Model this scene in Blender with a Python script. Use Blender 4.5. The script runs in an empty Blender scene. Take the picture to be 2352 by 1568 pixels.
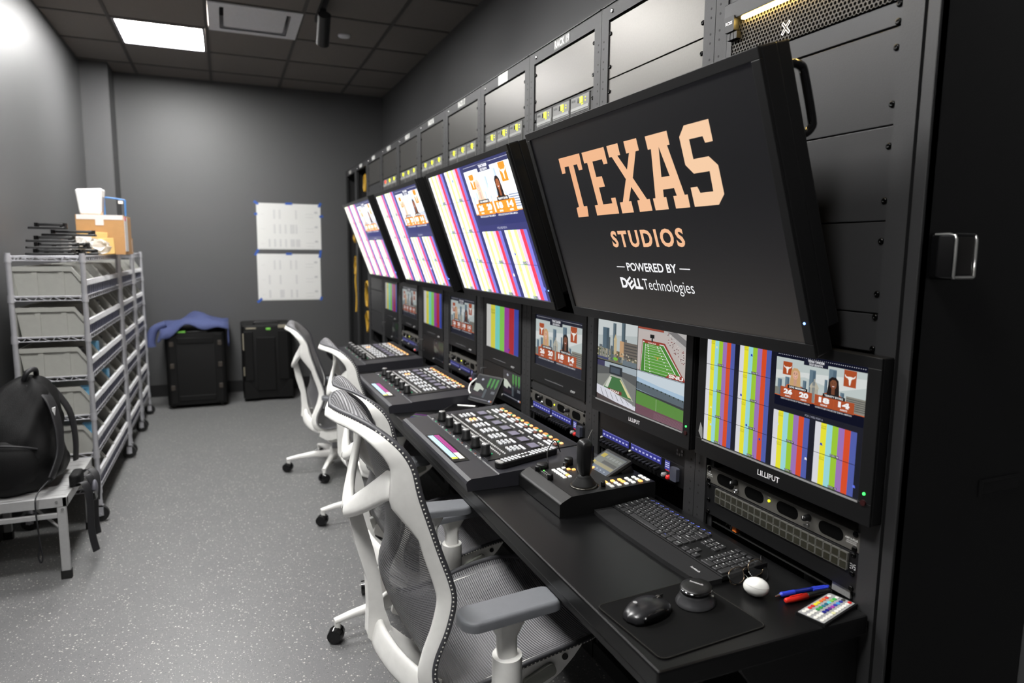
import bpy, math, random
from mathutils import Vector, Matrix
random.seed(11)
SC = bpy.context.scene
COL = SC.collection

# ------------------------------------------------------------------ camera
H = 1.453
cam_d = bpy.data.cameras.new('camera'); cam = bpy.data.objects.new('camera', cam_d); COL.objects.link(cam)
F = 1560.0
def _cam_basis():
    Y = Vector((518-1176, 572-784, F)).normalized()
    r = math.atan2(1048-1176, 13716.0)
    a = Vector((math.sin(r), math.cos(r), 0)); z = Vector((0, 0, 1))
    D = (a + z*(-a.dot(Y)/z.dot(Y))).normalized()
    X = D.cross(Y)
    if X.x < 0: X = -X
    return X, Y, D
_X, _Y, _D = _cam_basis()
_r = Vector((_X.x, _Y.x, -_D.x)); _u = -Vector((_X.y, _Y.y, -_D.y)); _b = -Vector((_X.z, _Y.z, -_D.z))
M = Matrix(((_r.x, _u.x, _b.x, 0), (_r.y, _u.y, _b.y, 0), (_r.z, _u.z, _b.z, H), (0, 0, 0, 1)))
cam.matrix_world = M
cam_d.sensor_fit = 'HORIZONTAL'; cam_d.sensor_width = 36.0; cam_d.lens = F/2352*36.0
cam_d.clip_start = 0.05; cam_d.clip_end = 60
cam_d.dof.use_dof = True; cam_d.dof.focus_distance = 1.85; cam_d.dof.aperture_fstop = 2.9
SC.camera = cam

# ------------------------------------------------------------------ world, exposure
w = bpy.data.worlds.new('world'); SC.world = w; w.use_nodes = True
w.node_tree.nodes['Background'].inputs[0].default_value = (0.5, 0.5, 0.55, 1)
w.node_tree.nodes['Background'].inputs[1].default_value = 0.02
SC.view_settings.view_transform = 'Standard'; SC.view_settings.look = 'None'
SC.view_settings.gamma = 1.0; SC.view_settings.use_curve_mapping = False
SC.view_settings.exposure = 0.0
TROFFER = 73.0            # luminance of the ceiling light panels
CEIL = 3.06
# x0, x1, y0, y1 of the ceiling light panels; only the first is inside the frame
PANELS = [(-0.675, -0.075, 5.715, 6.355), (-0.675, -0.075, 3.855, 4.445), (-0.675, -0.075, 2.005, 2.585), (-0.675, -0.075, 0.165, 0.755)]

# ------------------------------------------------------------------ helpers
def lin(c):
    out = []
    for v in c[:3]:
        v = v/255.0
        out.append(v/12.92 if v <= 0.04045 else ((v+0.055)/1.055)**2.4)
    return out
MATS = {}
def mat(name, rgb, rough=0.5, metal=0.0, var=0.08, scale=40.0, bump=0.0, spec=0.5, emit=None, es=0.0, alpha=1.0, coat=0.0, trans=0.0, bscale=None):
    if name in MATS: return MATS[name]
    m = bpy.data.materials.new(name); m.use_nodes = True
    nt = m.node_tree; p = nt.nodes['Principled BSDF']
    c = lin(rgb)
    tc = nt.nodes.new('ShaderNodeTexCoord'); nz = nt.nodes.new('ShaderNodeTexNoise')
    nz.inputs['Scale'].default_value = scale; nz.inputs['Detail'].default_value = 4
    nt.links.new(tc.outputs['Object'], nz.inputs['Vector'])
    cr = nt.nodes.new('ShaderNodeMix'); cr.data_type = 'RGBA'
    cr.inputs[6].default_value = [v*(1-var) for v in c]+[1]; cr.inputs[7].default_value = [min(1, v*(1+var)) for v in c]+[1]
    nt.links.new(nz.outputs['Fac'], cr.inputs[0]); nt.links.new(cr.outputs[2], p.inputs['Base Color'])
    p.inputs['Roughness'].default_value = rough; p.inputs['Metallic'].default_value = metal
    p.inputs['Specular IOR Level'].default_value = spec
    p.inputs['Coat Weight'].default_value = coat
    if trans: p.inputs['Transmission Weight'].default_value = trans
    if alpha < 1: p.inputs['Alpha'].default_value = alpha
    if bump:
        b = nt.nodes.new('ShaderNodeBump'); b.inputs['Strength'].default_value = bump; b.inputs['Distance'].default_value = 0.002
        src = nz
        if bscale:
            src = nt.nodes.new('ShaderNodeTexNoise'); src.inputs['Scale'].default_value = bscale; nt.links.new(tc.outputs['Object'], src.inputs['Vector'])
        nt.links.new(src.outputs['Fac'], b.inputs['Height']); nt.links.new(b.outputs['Normal'], p.inputs['Normal'])
    if emit:
        p.inputs['Emission Color'].default_value = lin(emit)+[1]; p.inputs['Emission Strength'].default_value = es
    MATS[name] = m
    return m

def screen_mat(name, strength, rough=0.22):
    """lit display: emission taken from the picture's colours (attribute Col)"""
    if name in MATS: return MATS[name]
    m = bpy.data.materials.new(name); m.use_nodes = True
    nt = m.node_tree; p = nt.nodes['Principled BSDF']
    at = nt.nodes.new('ShaderNodeAttribute'); at.attribute_name = 'Col'
    p.inputs['Base Color'].default_value = (0.007, 0.007, 0.007, 1)
    p.inputs['Roughness'].default_value = rough
    nt.links.new(at.outputs['Color'], p.inputs['Emission Color'])
    p.inputs['Emission Strength'].default_value = strength
    MATS[name] = m
    return m

def print_mat(name, rough=0.6):
    """printed or painted graphics: base colour from attribute Col"""
    if name in MATS: return MATS[name]
    m = bpy.data.materials.new(name); m.use_nodes = True
    nt = m.node_tree; p = nt.nodes['Principled BSDF']
    at = nt.nodes.new('ShaderNodeAttribute'); at.attribute_name = 'Col'
    nt.links.new(at.outputs['Color'], p.inputs['Base Color'])
    p.inputs['Roughness'].default_value = rough
    MATS[name] = m
    return m

BK = mat('black powder coat', (21, 21, 22), 0.5, bump=0.12, scale=300)
BKP = mat('black plastic', (12, 12, 13), 0.42, bump=0.05, scale=500)
BKG = mat('glossy black plastic', (10, 10, 11), 0.16)
RACKM = mat('dark grey rack steel', (42, 42, 43), 0.5, bump=0.12, scale=350)
BLANK = mat('grey brushed blank panel', (92, 90, 87), 0.36, metal=0.85, bump=0.04, scale=160, var=0.08)
BLANKD = mat('satin black blank panel', (41, 41, 42), 0.42, bump=0.08, scale=350)
GREYU = mat('warm grey unit face', (78, 76, 72), 0.5, bump=0.06, scale=350)
SCREW = mat('black zinc screw', (24, 24, 24), 0.22, metal=0.9)
STEEL = mat('bright steel', (190, 190, 190), 0.25, metal=1.0)
CHROME = mat('chrome wire', (190, 190, 195), 0.34, metal=0.55)
ALU = mat('brushed aluminium', (184, 184, 184), 0.4, metal=0.55, scale=90)
WHITE = mat('white plastic', (240, 239, 235), 0.34)
WHITEF = mat('studio white frame', (243, 242, 238), 0.38)
LIGHTG = mat('light grey plastic', (150, 150, 154), 0.5)
RUB = mat('black rubber', (14, 14, 14), 0.7)
VOID = mat('unlit recess', (5, 5, 5), 0.9, spec=0.05)

class MB:
    def __init__(s): s.v = []; s.f = []; s.m = []; s.sm = []
    def add(s, vs, fs, m=0, smooth=False, X=None):
        o = len(s.v)
        for p in vs:
            p = Vector(p)
            s.v.append(tuple(X @ p) if X is not None else tuple(p))
        for f in fs:
            s.f.append([o+i for i in f]); s.m.append(m); s.sm.append(smooth)
    def box(s, x0, x1, y0, y1, z0, z1, m=0, X=None):
        vs = [(x, y, z) for z in (z0, z1) for y in (y0, y1) for x in (x0, x1)]
        s.add(vs, [(0, 2, 3, 1), (4, 5, 7, 6), (0, 1, 5, 4), (2, 6, 7, 3), (0, 4, 6, 2), (1, 3, 7, 5)], m, False, X)
    def cbox(s, c, d, m=0, X=None):
        s.box(c[0]-d[0]/2, c[0]+d[0]/2, c[1]-d[1]/2, c[1]+d[1]/2, c[2]-d[2]/2, c[2]+d[2]/2, m, X)
    def cyl(s, p0, p1, r0, r1=None, n=16, m=0, caps=True, X=None):
        if r1 is None: r1 = r0
        p0 = Vector(p0); p1 = Vector(p1); d = (p1-p0).normalized()
        a = Vector((0, 0, 1)) if abs(d.z) < 0.9 else Vector((1, 0, 0))
        e = d.cross(a).normalized(); g = d.cross(e)
        A = [p0+(e*math.cos(2*math.pi*i/n)+g*math.sin(2*math.pi*i/n))*r0 for i in range(n)]
        B = [p1+(e*math.cos(2*math.pi*i/n)+g*math.sin(2*math.pi*i/n))*r1 for i in range(n)]
        s.add(A+B, [(i, (i+1) % n, n+(i+1) % n, n+i) for i in range(n)], m, True, X)
        if caps: s.add(A, [tuple(range(n))[::-1]], m, False, X); s.add(B, [tuple(range(n))], m, False, X)
    def lathe(s, prof, n=24, m=0, X=None, smooth=True):
        vs = []; fs = []
        for r, z in prof:
            for i in range(n): vs.append((r*math.cos(2*math.pi*i/n), r*math.sin(2*math.pi*i/n), z))
        for k in range(len(prof)-1):
            for i in range(n):
                fs.append((k*n+i, k*n+(i+1) % n, (k+1)*n+(i+1) % n, (k+1)*n+i))
        fs.append(tuple(range(n))[::-1]); fs.append(tuple((len(prof)-1)*n+i for i in range(n)))
        s.add(vs, fs, m, smooth, X)
    def ell(s, c, r, nu=16, nv=10, m=0, X=None, p=1.0):
        vs = []; fs = []
        for j in range(1, nv):
            t = math.pi*j/nv-math.pi/2
            for i in range(nu):
                a = 2*math.pi*i/nu
                vs.append((c[0]+r[0]*math.cos(t)*math.cos(a), c[1]+r[1]*math.cos(t)*math.sin(a), c[2]+r[2]*math.sin(t)))
        for j in range(nv-2):
            for i in range(nu): fs.append((j*nu+i, j*nu+(i+1) % nu, (j+1)*nu+(i+1) % nu, (j+1)*nu+i))
        b = len(vs); vs.append((c[0], c[1], c[2]-r[2])); vs.append((c[0], c[1], c[2]+r[2]))
        for i in range(nu): fs.append((b, (i+1) % nu, i)); fs.append((b+1, (nv-2)*nu+i, (nv-2)*nu+(i+1) % nu))
        s.add(vs, fs, m, True, X)
    def prism(s, poly, z0, z1, m=0, X=None, smooth=False):
        n = len(poly)
        vs = [(x, y, z0) for x, y in poly]+[(x, y, z1) for x, y in poly]
        area = sum(poly[i][0]*poly[(i+1) % n][1]-poly[(i+1) % n][0]*poly[i][1] for i in range(n))
        if area < 0: vs = [(x, y, z0) for x, y in poly[::-1]]+[(x, y, z1) for x, y in poly[::-1]]
        s.add(vs, [(i, (i+1) % n, n+(i+1) % n, n+i) for i in range(n)], m, smooth, X)
        s.add(vs, [tuple(range(n))[::-1], tuple(range(n, 2*n))], m, False, X)
    def rbox(s, cx, cy, w_, h_, z0, z1, r, m=0, X=None, top=0.0, k=4, taper=0.0):
        """rounded-corner block; top > 0 rounds the upper rim"""
        def ring(ins, z):
            rr = max(r-ins, 0.0002); out = []
            for (sx, sy, a0) in ((1, 1, 0), (-1, 1, 90), (-1, -1, 180), (1, -1, 270)):
                ox = cx+sx*(w_/2-ins-rr); oy = cy+sy*(h_/2-ins-rr)
                for i in range(k+1):
                    a = math.radians(a0+90*i/k); out.append((ox+rr*math.cos(a), oy+rr*math.sin(a), z))
            return out
        rings = [ring(0, z0)]
        if top > 0:
            for j in range(4):
                a = math.pi/2*j/3
                rings.append(ring(taper+top*(1-math.cos(a)), z1-top+top*math.sin(a)))
        else: rings.append(ring(taper, z1))
        n = len(rings[0]); vs = sum(rings, []); fs = []
        for q in range(len(rings)-1):
            for i in range(n): fs.append((q*n+i, q*n+(i+1) % n, (q+1)*n+(i+1) % n, (q+1)*n+i))
        s.add(vs, fs, m, top > 0, X)
        s.add(rings[0], [tuple(range(n))[::-1]], m, False, X); s.add(rings[-1], [tuple(range(n))], m, False, X)
    def tube(s, pts, r, n=8, m=0, X=None, closed=False, caps=True):
        pts = [Vector(p) for p in pts]; N = len(pts)
        rr = r if isinstance(r, (list, tuple)) else [r]*N
        vs = []; fs = []; e = None
        for i, p in enumerate(pts):
            if closed: t = (pts[(i+1) % N]-pts[i-1]).normalized()
            else: t = (pts[min(i+1, N-1)]-pts[max(i-1, 0)]).normalized()
            if e is None:
                a = Vector((0, 0, 1)) if abs(t.z) < 0.9 else Vector((1, 0, 0)); e = t.cross(a).normalized()
            else: e = (e-t*e.dot(t)).normalized()
            g = t.cross(e)
            for j in range(n):
                a = 2*math.pi*j/n; vs.append(p+(e*math.cos(a)+g*math.sin(a))*rr[i])
        L = N if closed else N-1
        for i in range(L):
            for j in range(n): fs.append((i*n+j, i*n+(j+1) % n, ((i+1) % N)*n+(j+1) % n, ((i+1) % N)*n+j))
        s.add(vs, fs, m, True, X)
        if not closed and caps:
            s.add(vs[:n], [tuple(range(n))[::-1]], m, False, X); s.add(vs[-n:], [tuple(range(n))], m, False, X)
    def ribbon(s, pts, wid, thk, side, n=12, m=0, X=None, off=0.0):
        """sweep of a flattened rounded section; side[i] = direction of the width, off shifts the section along it (in widths)"""
        pts = [Vector(p) for p in pts]; N = len(pts); vs = []; fs = []
        for i, p in enumerate(pts):
            t = (pts[min(i+1, N-1)]-pts[max(i-1, 0)]).normalized()
            sd = Vector(side[i]); sd = (sd-t*sd.dot(t)).normalized(); g = t.cross(sd)
            c = p+sd*wid[i]*off
            for j in range(n):
                a = 2*math.pi*j/n; ca = math.cos(a); sa = math.sin(a)
                ca = math.copysign(abs(ca)**0.7, ca); sa = math.copysign(abs(sa)**0.7, sa)
                vs.append(c+sd*ca*wid[i]/2+g*sa*thk[i]/2)
        for i in range(N-1):
            for j in range(n): fs.append((i*n+j, i*n+(j+1) % n, (i+1)*n+(j+1) % n, (i+1)*n+j))
        s.add(vs, fs, m, True, X)
        s.add(vs[:n], [tuple(range(n))[::-1]], m, False, X); s.add(vs[-n:], [tuple(range(n))], m, False, X)
    def build(s, name, mats, parent=None, label=None, bevel=0.0, at=None):
        me = bpy.data.meshes.new(name)
        me.from_pydata(s.v, [], s.f)
        for q in (mats if isinstance(mats, (list, tuple)) else [mats]): me.materials.append(q)
        me.polygons.foreach_set('material_index', s.m); me.polygons.foreach_set('use_smooth', s.sm)
        me.update()
        o = bpy.data.objects.new(name, me); COL.objects.link(o)
        if parent is not None: o.parent = parent
        if at is not None: o.matrix_local = at if isinstance(at, Matrix) else Matrix.Translation(at)
        if label: o['label'] = label
        if bevel:
            b = o.modifiers.new('bevel', 'BEVEL'); b.width = bevel; b.segments = 2; b.limit_method = 'ANGLE'; b.angle_limit = math.radians(40)
        return o

def tag(o, label=None, cat=None, group=None, kind=None):
    if label: o['label'] = label
    if cat: o['category'] = cat
    if group: o['group'] = group
    if kind: o['kind'] = kind
    return o
def thing(name, label, cat, X=None, group=None):
    o = bpy.data.objects.new(name, None); COL.objects.link(o)
    o.empty_display_size = 0.05
    if X is not None: o.matrix_world = X if isinstance(X, Matrix) else Matrix.Translation(X)
    return tag(o, label, cat, group)
def struct(name, mb, mats, label=None, bevel=0):
    o = mb.build(name, mats, bevel=bevel); o['kind'] = 'structure'
    if label: o['label'] = label
    return o
def dup(root, X, label=None, group=None):
    r = root.copy(); COL.objects.link(r); r.matrix_world = X
    if label: r['label'] = label
    if group: r['group'] = group
    def kids(src, dst):
        for ch in [c for c in src.children]:
            c = ch.copy(); COL.objects.link(c); c.parent = dst; kids(ch, c)
    kids(root, r)
    return r
def cr(pts, k=6):
    """Catmull-Rom through tuples of any length"""
    out = []; N = len(pts)
    for i in range(N-1):
        p0 = pts[max(i-1, 0)]; p1 = pts[i]; p2 = pts[i+1]; p3 = pts[min(i+2, N-1)]
        for j in range(k):
            t = j/k
            out.append(tuple(0.5*((2*b)+(-a+c)*t+(2*a-5*b+4*c-d)*t*t+(-a+3*b-3*c+d)*t**3) for a, b, c, d in zip(p0, p1, p2, p3)))
    out.append(tuple(pts[-1])); return out

# ------------------------------------------------------------------ flat pictures and lettering
_TX = {}
def glyphs(s_, bold=0.0, space=1.0):
    key = (s_, bold, space)
    if key in _TX: return _TX[key]
    cu = bpy.data.curves.new('lettering', 'FONT'); cu.body = s_; cu.size = 1.0; cu.offset = bold; cu.space_character = space
    cu.resolution_u = 3
    o = bpy.data.objects.new('lettering', cu); COL.objects.link(o)
    dg = bpy.context.evaluated_depsgraph_get()
    me = bpy.data.meshes.new_from_object(o.evaluated_get(dg))
    vs = [(v.co.x, v.co.y) for v in me.vertices]; fs = [list(p.vertices) for p in me.polygons]
    bpy.data.objects.remove(o); bpy.data.curves.remove(cu); bpy.data.meshes.remove(me)
    if vs:
        x0 = min(v[0] for v in vs); x1 = max(v[0] for v in vs); y0 = min(v[1] for v in vs); y1 = max(v[1] for v in vs)
    else: x0 = y0 = 0; x1 = y1 = 1
    _TX[key] = (vs, fs, x0, x1, y0, y1); return _TX[key]

class Pic:
    """flat artwork made of coloured faces in a frame x0..x1, y0..y1"""
    def __init__(s, ox=0, oy=0, sx=1, sy=1, z=0.0, dz=0.00012):
        s.v = []; s.f = []; s.c = []; s.ox, s.oy, s.sx, s.sy = ox, oy, sx, sy; s.z = z; s.dz = dz; s.L = 0; s.gain = 1.0; s.wash = None
    def T(s, x, y): return (s.ox+x*s.sx, s.oy+y*s.sy, s.z+s.L*s.dz)
    def col(s, c):
        c = lin(c)
        return [v*s.gain for v in c]
    def sub(s, x, y, w_, h_):
        q = Pic(); q.__dict__ = dict(s.__dict__); q.ox, q.oy = s.ox+x*s.sx, s.oy+y*s.sy; q.sx, q.sy = s.sx*w_, s.sy*h_
        return q                      # shares the lists
    def poly(s, pts, c, L=None):
        if L is not None: s.L = L
        a = sum(pts[i][0]*pts[(i+1) % len(pts)][1]-pts[(i+1) % len(pts)][0]*pts[i][1] for i in range(len(pts)))
        if a < 0: pts = pts[::-1]
        o = len(s.v); s.v.extend(s.T(x, y) for x, y in pts); s.f.append(list(range(o, o+len(pts)))); s.c.append(s.col(c))
    def rect(s, x0, x1, y0, y1, c, L=None): s.poly([(x0, y0), (x1, y0), (x1, y1), (x0, y1)], c, L)
    def oval(s, cx, cy, rx, ry, c, L=None, n=16):
        s.poly([(cx+rx*math.cos(2*math.pi*i/n), cy+ry*math.sin(2*math.pi*i/n)) for i in range(n)], c, L)
    def text(s, t, x0, x1, y0, y1, c, L=None, bold=0.0, space=1.0):
        """lettering fitted into the box"""
        if L is not None: s.L = L
        vs, fs, a0, a1, b0, b1 = glyphs(t, bold, space)
        o = len(s.v)
        s.v.extend(s.T(x0+(x-a0)/(a1-a0)*(x1-x0), y0+(y-b0)/(b1-b0)*(y1-y0)) for x, y in vs)
        k = s.col(c)
        for f in fs: s.f.append([o+i for i in f]); s.c.append(k)
    def build(s, name, material, parent=None, label=None, back=0.0, at=None):
        me = bpy.data.meshes.new(name)
        v = list(s.v); f = list(s.f); c = list(s.c)
        me.from_pydata(v, [], f); me.materials.append(material)
        ca = me.color_attributes.new('Col', 'FLOAT_COLOR', 'CORNER')
        i = 0
        for p, k in zip(me.polygons, c):
            for _ in range(p.loop_total):
                ca.data[i].color = (k[0], k[1], k[2], 1); i += 1
        me.update()
        o = bpy.data.objects.new(name, me); COL.objects.link(o)
        if parent is not None: o.parent = parent
        if at is not None: o.matrix_local = at
        if label: o['label'] = label
        return o
def lettering(name, t, x0, x1, y0, y1, z, rgb, parent, bold=0.0, mname=None, glow=0.0, X=None):
    p = Pic(z=z); p.text(t, x0, x1, y0, y1, rgb, 0, bold)
    m_ = screen_mat('glowing print %g' % glow, glow) if glow else print_mat('printed marks')
    return p.build(name, m_, parent, at=X)

def frame(o, u, v):
    """matrix with local x = u, local y = v, local z = u x v at o"""
    u = Vector(u); v = Vector(v); n = u.cross(v)
    return Matrix(((u.x, v.x, n.x, o[0]), (u.y, v.y, n.y, o[1]), (u.z, v.z, n.z, o[2]), (0, 0, 0, 1)))
RX = 1.166
def bay0(i): return 0.937+0.574*i
def rack_at(i, z): return frame((RX, bay0(i)+0.2415, z), (0, -1, 0), (0, 0, 1))
def desk_at(x, y, z=0.7402, deg=0.0):
    a = math.radians(deg)      # local x runs to the operator's right (-Y), local y away from the operator (+X)
    return frame((x, y, z), (math.sin(a), -math.cos(a), 0), (math.cos(a), math.sin(a), 0))

def buttons(parent, name, items, depth_key=None, limit=100, label_lit=None):
    """items: (x, y, z, w, h, t, material, rotation matrix or None); the nearest 100 become parts, the rest one part"""
    cache = {}
    items = sorted(items, key=lambda q: -(q[0]*1.0-q[1]*0.3))
    rest = MB(); rm = []
    for k, (x, y, z, w_, h_, t, mt, rot) in enumerate(items):
        if k < limit:
            key = (round(w_, 5), round(h_, 5), round(t, 5), mt.name)
            X = Matrix.Translation((x, y, z)) if rot is None else Matrix.Translation((x, y, z)) @ rot
            if key not in cache:
                b = MB(); b.rbox(0, 0, w_, h_, 0, t, min(w_, h_)*0.18, 0, None, min(w_, h_)*0.1, 2)
                o = b.build(name, mt, parent, at=X); cache[key] = o.data
            else:
                o = bpy.data.objects.new(name, cache[key]); COL.objects.link(o); o.parent = parent; o.matrix_local = X
        else:
            if mt not in rm: rm.append(mt)
            X = Matrix.Translation((x, y, z)) if rot is None else Matrix.Translation((x, y, z)) @ rot
            rest.rbox(0, 0, w_, h_, 0, t, min(w_, h_)*0.18, rm.index(mt), X, 0, 1)
    if rm:
        o = rest.build(name+'s', rm, parent); o['kind'] = 'stuff'

# ================================================================== the room
def wall_paint(name, rgb, rough, bump=0.25):
    m = mat(name, rgb, rough, var=0.05, scale=3.0, bump=bump, bscale=220.0, spec=0.9)
    return m
WALLM = wall_paint('charcoal eggshell wall paint', (70, 70, 71), 0.50)
def floor_mat():
    m = bpy.data.materials.new('speckled grey rubber floor'); m.use_nodes = True
    nt = m.node_tree; p = nt.nodes['Principled BSDF']
    tc = nt.nodes.new('ShaderNodeTexCoord')
    base = nt.nodes.new('ShaderNodeTexNoise'); base.inputs['Scale'].default_value = 6; base.inputs['Detail'].default_value = 6
    nt.links.new(tc.outputs['Object'], base.inputs['Vector'])
    r0 = nt.nodes.new('ShaderNodeMix'); r0.data_type = 'RGBA'
    r0.inputs[6].default_value = lin((94, 94, 95))+[1]; r0.inputs[7].default_value = lin((105, 105, 105))+[1]
    nt.links.new(base.outputs['Fac'], r0.inputs[0])
    prev = r0.outputs[2]
    for sc_, th, col_ in ((120, 0.22, (160, 158, 152)), (95, 0.2, (70, 70, 72)), (200, 0.2, (140, 140, 138)), (62, 0.2, (182, 179, 172))):
        v = nt.nodes.new('ShaderNodeTexVoronoi'); v.inputs['Scale'].default_value = sc_; nt.links.new(tc.outputs['Object'], v.inputs['Vector'])
        lt = nt.nodes.new('ShaderNodeMath'); lt.operation = 'LESS_THAN'; lt.inputs[1].default_value = th; nt.links.new(v.outputs['Distance'], lt.inputs[0])
        wn = nt.nodes.new('ShaderNodeTexWhiteNoise'); nt.links.new(v.outputs['Position'], wn.inputs['Vector'])
        g2 = nt.nodes.new('ShaderNodeMath'); g2.operation = 'LESS_THAN'; g2.inputs[1].default_value = 0.45; nt.links.new(wn.outputs['Value'], g2.inputs[0])
        mu = nt.nodes.new('ShaderNodeMath'); mu.operation = 'MULTIPLY'; nt.links.new(lt.outputs[0], mu.inputs[0]); nt.links.new(g2.outputs[0], mu.inputs[1])
        mx = nt.nodes.new('ShaderNodeMix'); mx.data_type = 'RGBA'; nt.links.new(mu.outputs[0], mx.inputs[0])
        nt.links.new(prev, mx.inputs[6]); mx.inputs[7].default_value = lin(col_)+[1]; prev = mx.outputs[2]
    nt.links.new(prev, p.inputs['Base Color']); p.inputs['Roughness'].default_value = 0.42
    b = nt.nodes.new('ShaderNodeBump'); b.inputs['Strength'].default_value = 0.25; b.inputs['Distance'].default_value = 0.001
    nz = nt.nodes.new('ShaderNodeTexNoise'); nz.inputs['Scale'].default_value = 160; nt.links.new(tc.outputs['Object'], nz.inputs['Vector'])
    nt.links.new(nz.outputs['Fac'], b.inputs['Height']); nt.links.new(b.outputs['Normal'], p.inputs['Normal'])
    return m
XL, XR, YB, YF = -1.10, 1.60, 7.42, -2.2
b = MB(); b.box(XL-0.1, XR+0.1, YF-0.1, YB+0.1, -0.1, 0.0); struct('floor', b, floor_mat(), 'speckled grey rubber floor')
# ceiling: lay-in tiles, with the light and vent openings left out, and a T-grid below them
TILE = mat('dark acoustic ceiling tile', (124, 118, 113), 0.85, var=0.1, scale=60, bump=0.4, bscale=240)
GRID = mat('dark ceiling grid', (74, 70, 66), 0.6)
GX = [XL, -0.69, -0.06, 0.56, 1.17, XR]; GY = [YF, -1.8, -1.13, -0.48, 0.15, 0.77, 1.38, 1.99, 2.6, 3.22, 3.84, 4.46, 5.07, 5.70, 6.37, 7.02, YB]
VENT = (-0.045, 0.56, 5.085, 5.71)
def covered(cx, cy):
    for q in PANELS+[VENT]:
        if q[0] < cx < q[1] and q[2] < cy < q[3]: return True
    return False
b = MB(); g = MB()
for i in range(len(GX)-1):
    for j in range(len(GY)-1):
        if covered((GX[i]+GX[i+1])/2, (GY[j]+GY[j+1])/2): continue
        b.box(GX[i]+0.0, GX[i+1]-0.0, GY[j], GY[j+1], CEIL, CEIL+0.015)
for x in GX[1:-1]: b.box(x-0.012, x+0.012, YF, YB, CEIL-0.004, CEIL, 1)
for y in GY[1:-1]: b.box(XL, XR, y-0.012, y+0.012, CEIL-0.0045, CEIL, 1)
b.box(XL-0.1, XR+0.1, YF-0.1, YB+0.1, CEIL+0.16, CEIL+0.24)
struct('ceiling', b, [TILE, GRID], 'dark grey lay-in tile ceiling')
b = MB(); b.box(XL-0.1, XL, YF, YB, 0, CEIL+0.16); struct('wall_left', b, WALLM)
b = MB(); b.box(XL-0.1, XR+0.1, YB, YB+0.1, 0, CEIL+0.16); struct('wall_back', b, WALLM)
b = MB(); b.box(XR, XR+0.1, YF, YB, 0, CEIL+0.16); struct('wall_right', b, WALLM)
b = MB(); b.box(XL-0.1, XR+0.1, YF-0.1, YF, 0, CEIL+0.16); struct('wall_front', b, WALLM)
b = MB(); b.box(XL, -0.885, 7.07, YB, 0, CEIL); struct('trim_1', b, WALLM, 'charcoal painted pilaster in the back left corner')
BASEM = mat('black rubber baseboard', (22, 22, 23), 0.5)
b = MB(); b.box(-0.885, XR, YB-0.008, YB, 0, 0.12); struct('baseboard_back', b, BASEM, bevel=0.003)
b = MB(); b.box(XL, XL+0.008, YF, 7.07, 0, 0.12); struct('baseboard_left', b, BASEM, bevel=0.003)
b = MB(); b.box(XL+0.0, -0.877, 7.062, 7.07, 0, 0.12); b.box(-0.885, -0.877, 7.062, YB-0.008, 0, 0.12); struct('trim_2', b, BASEM, 'black baseboard around the corner pilaster')

# ---- ceiling fixtures
LAMP = mat('lit light panel', (255, 255, 250), 0.5, emit=(255, 254, 252), es=TROFFER)
for k, (x0, x1, y0, y1) in enumerate(PANELS):
    t = thing('ceiling_light', ['glowing flat light panel set in the far ceiling beside the vent', 'lit ceiling panel above the far chairs, out of frame', 'lit ceiling panel above the nearest chair, out of frame', 'lit ceiling panel over the viewer, out of frame'][k], 'light', ((x0+x1)/2, (y0+y1)/2, CEIL-0.004), 'ceiling light panels')
    hx, hy = (x1-x0)/2, (y1-y0)/2
    b = MB(); f_ = 0.018
    for (a0, a1, c0, c1) in ((-hx, hx, -hy, -hy+f_), (-hx, hx, hy-f_, hy), (-hx, -hx+f_, -hy+f_, hy-f_), (hx-f_, hx, -hy+f_, hy-f_)):
        b.box(a0, a1, c0, c1, -0.004, 0.05)
    b.build('trim_frame', LIGHTG, t)
    b = MB(); b.box(-hx+f_, hx-f_, -hy+f_, hy-f_, 0.004, 0.012); b.build('diffuser', LAMP, t)
x0, x1, y0, y1 = VENT; hx, hy = (x1-x0)/2, (y1-y0)/2
VM = mat('pale grey vent metal', (236, 236, 240), 0.5)
t = thing('ceiling_vent', 'pale grey square air diffuser in the ceiling right of the lit panel', 'vent', ((x0+x1)/2, (y0+y1)/2, CEIL-0.004))
b = MB(); f_ = 0.075
for (a0, a1, c0, c1) in ((-hx, hx, -hy, -hy+f_), (-hx, hx, hy-f_, hy), (-hx, -hx+f_, -hy+f_, hy-f_), (hx-f_, hx, -hy+f_, hy-f_)):
    b.box(a0, a1, c0, c1, -0.005, 0.003)
b.box(-hx+f_, hx-f_, -hy+f_-0.003, -hy+f_, -0.005, 0.09); b.box(-hx+f_, hx-f_, hy-f_, hy-f_+0.003, -0.005, 0.09)
b.box(-hx+f_-0.003, -hx+f_, -hy+f_, hy-f_, -0.005, 0.09); b.box(hx-f_, hx-f_+0.003, -hy+f_, hy-f_, -0.005, 0.09)
b.build('frame', VM, t)
b = MB(); b.rbox(0, 0, 2*hx-2*f_-0.05, 2*hy-2*f_-0.05, 0.004, 0.01, 0.02); b.build('centre_plate', VM, t)
b = MB(); b.box(-hx+f_, hx-f_, -hy+f_, hy-f_, 0.085, 0.09); b.cyl((0.04, 0.02, 0.02), (0.04, 0.02, 0.085), 0.14, n=24); b.build('duct_neck', BK, t)
t = thing('smoke_detector', 'small round pale cover on the ceiling right of the vent', 'detector', (0.893, 5.46, CEIL-0.0))
b = MB(); b.lathe([(0.045, 0), (0.045, -0.008), (0.04, -0.014), (0.02, -0.018), (0.001, -0.018)][::-1], 24); b.build('cover', mat('grey cover plastic', (236, 236, 240), 0.5), t)
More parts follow.
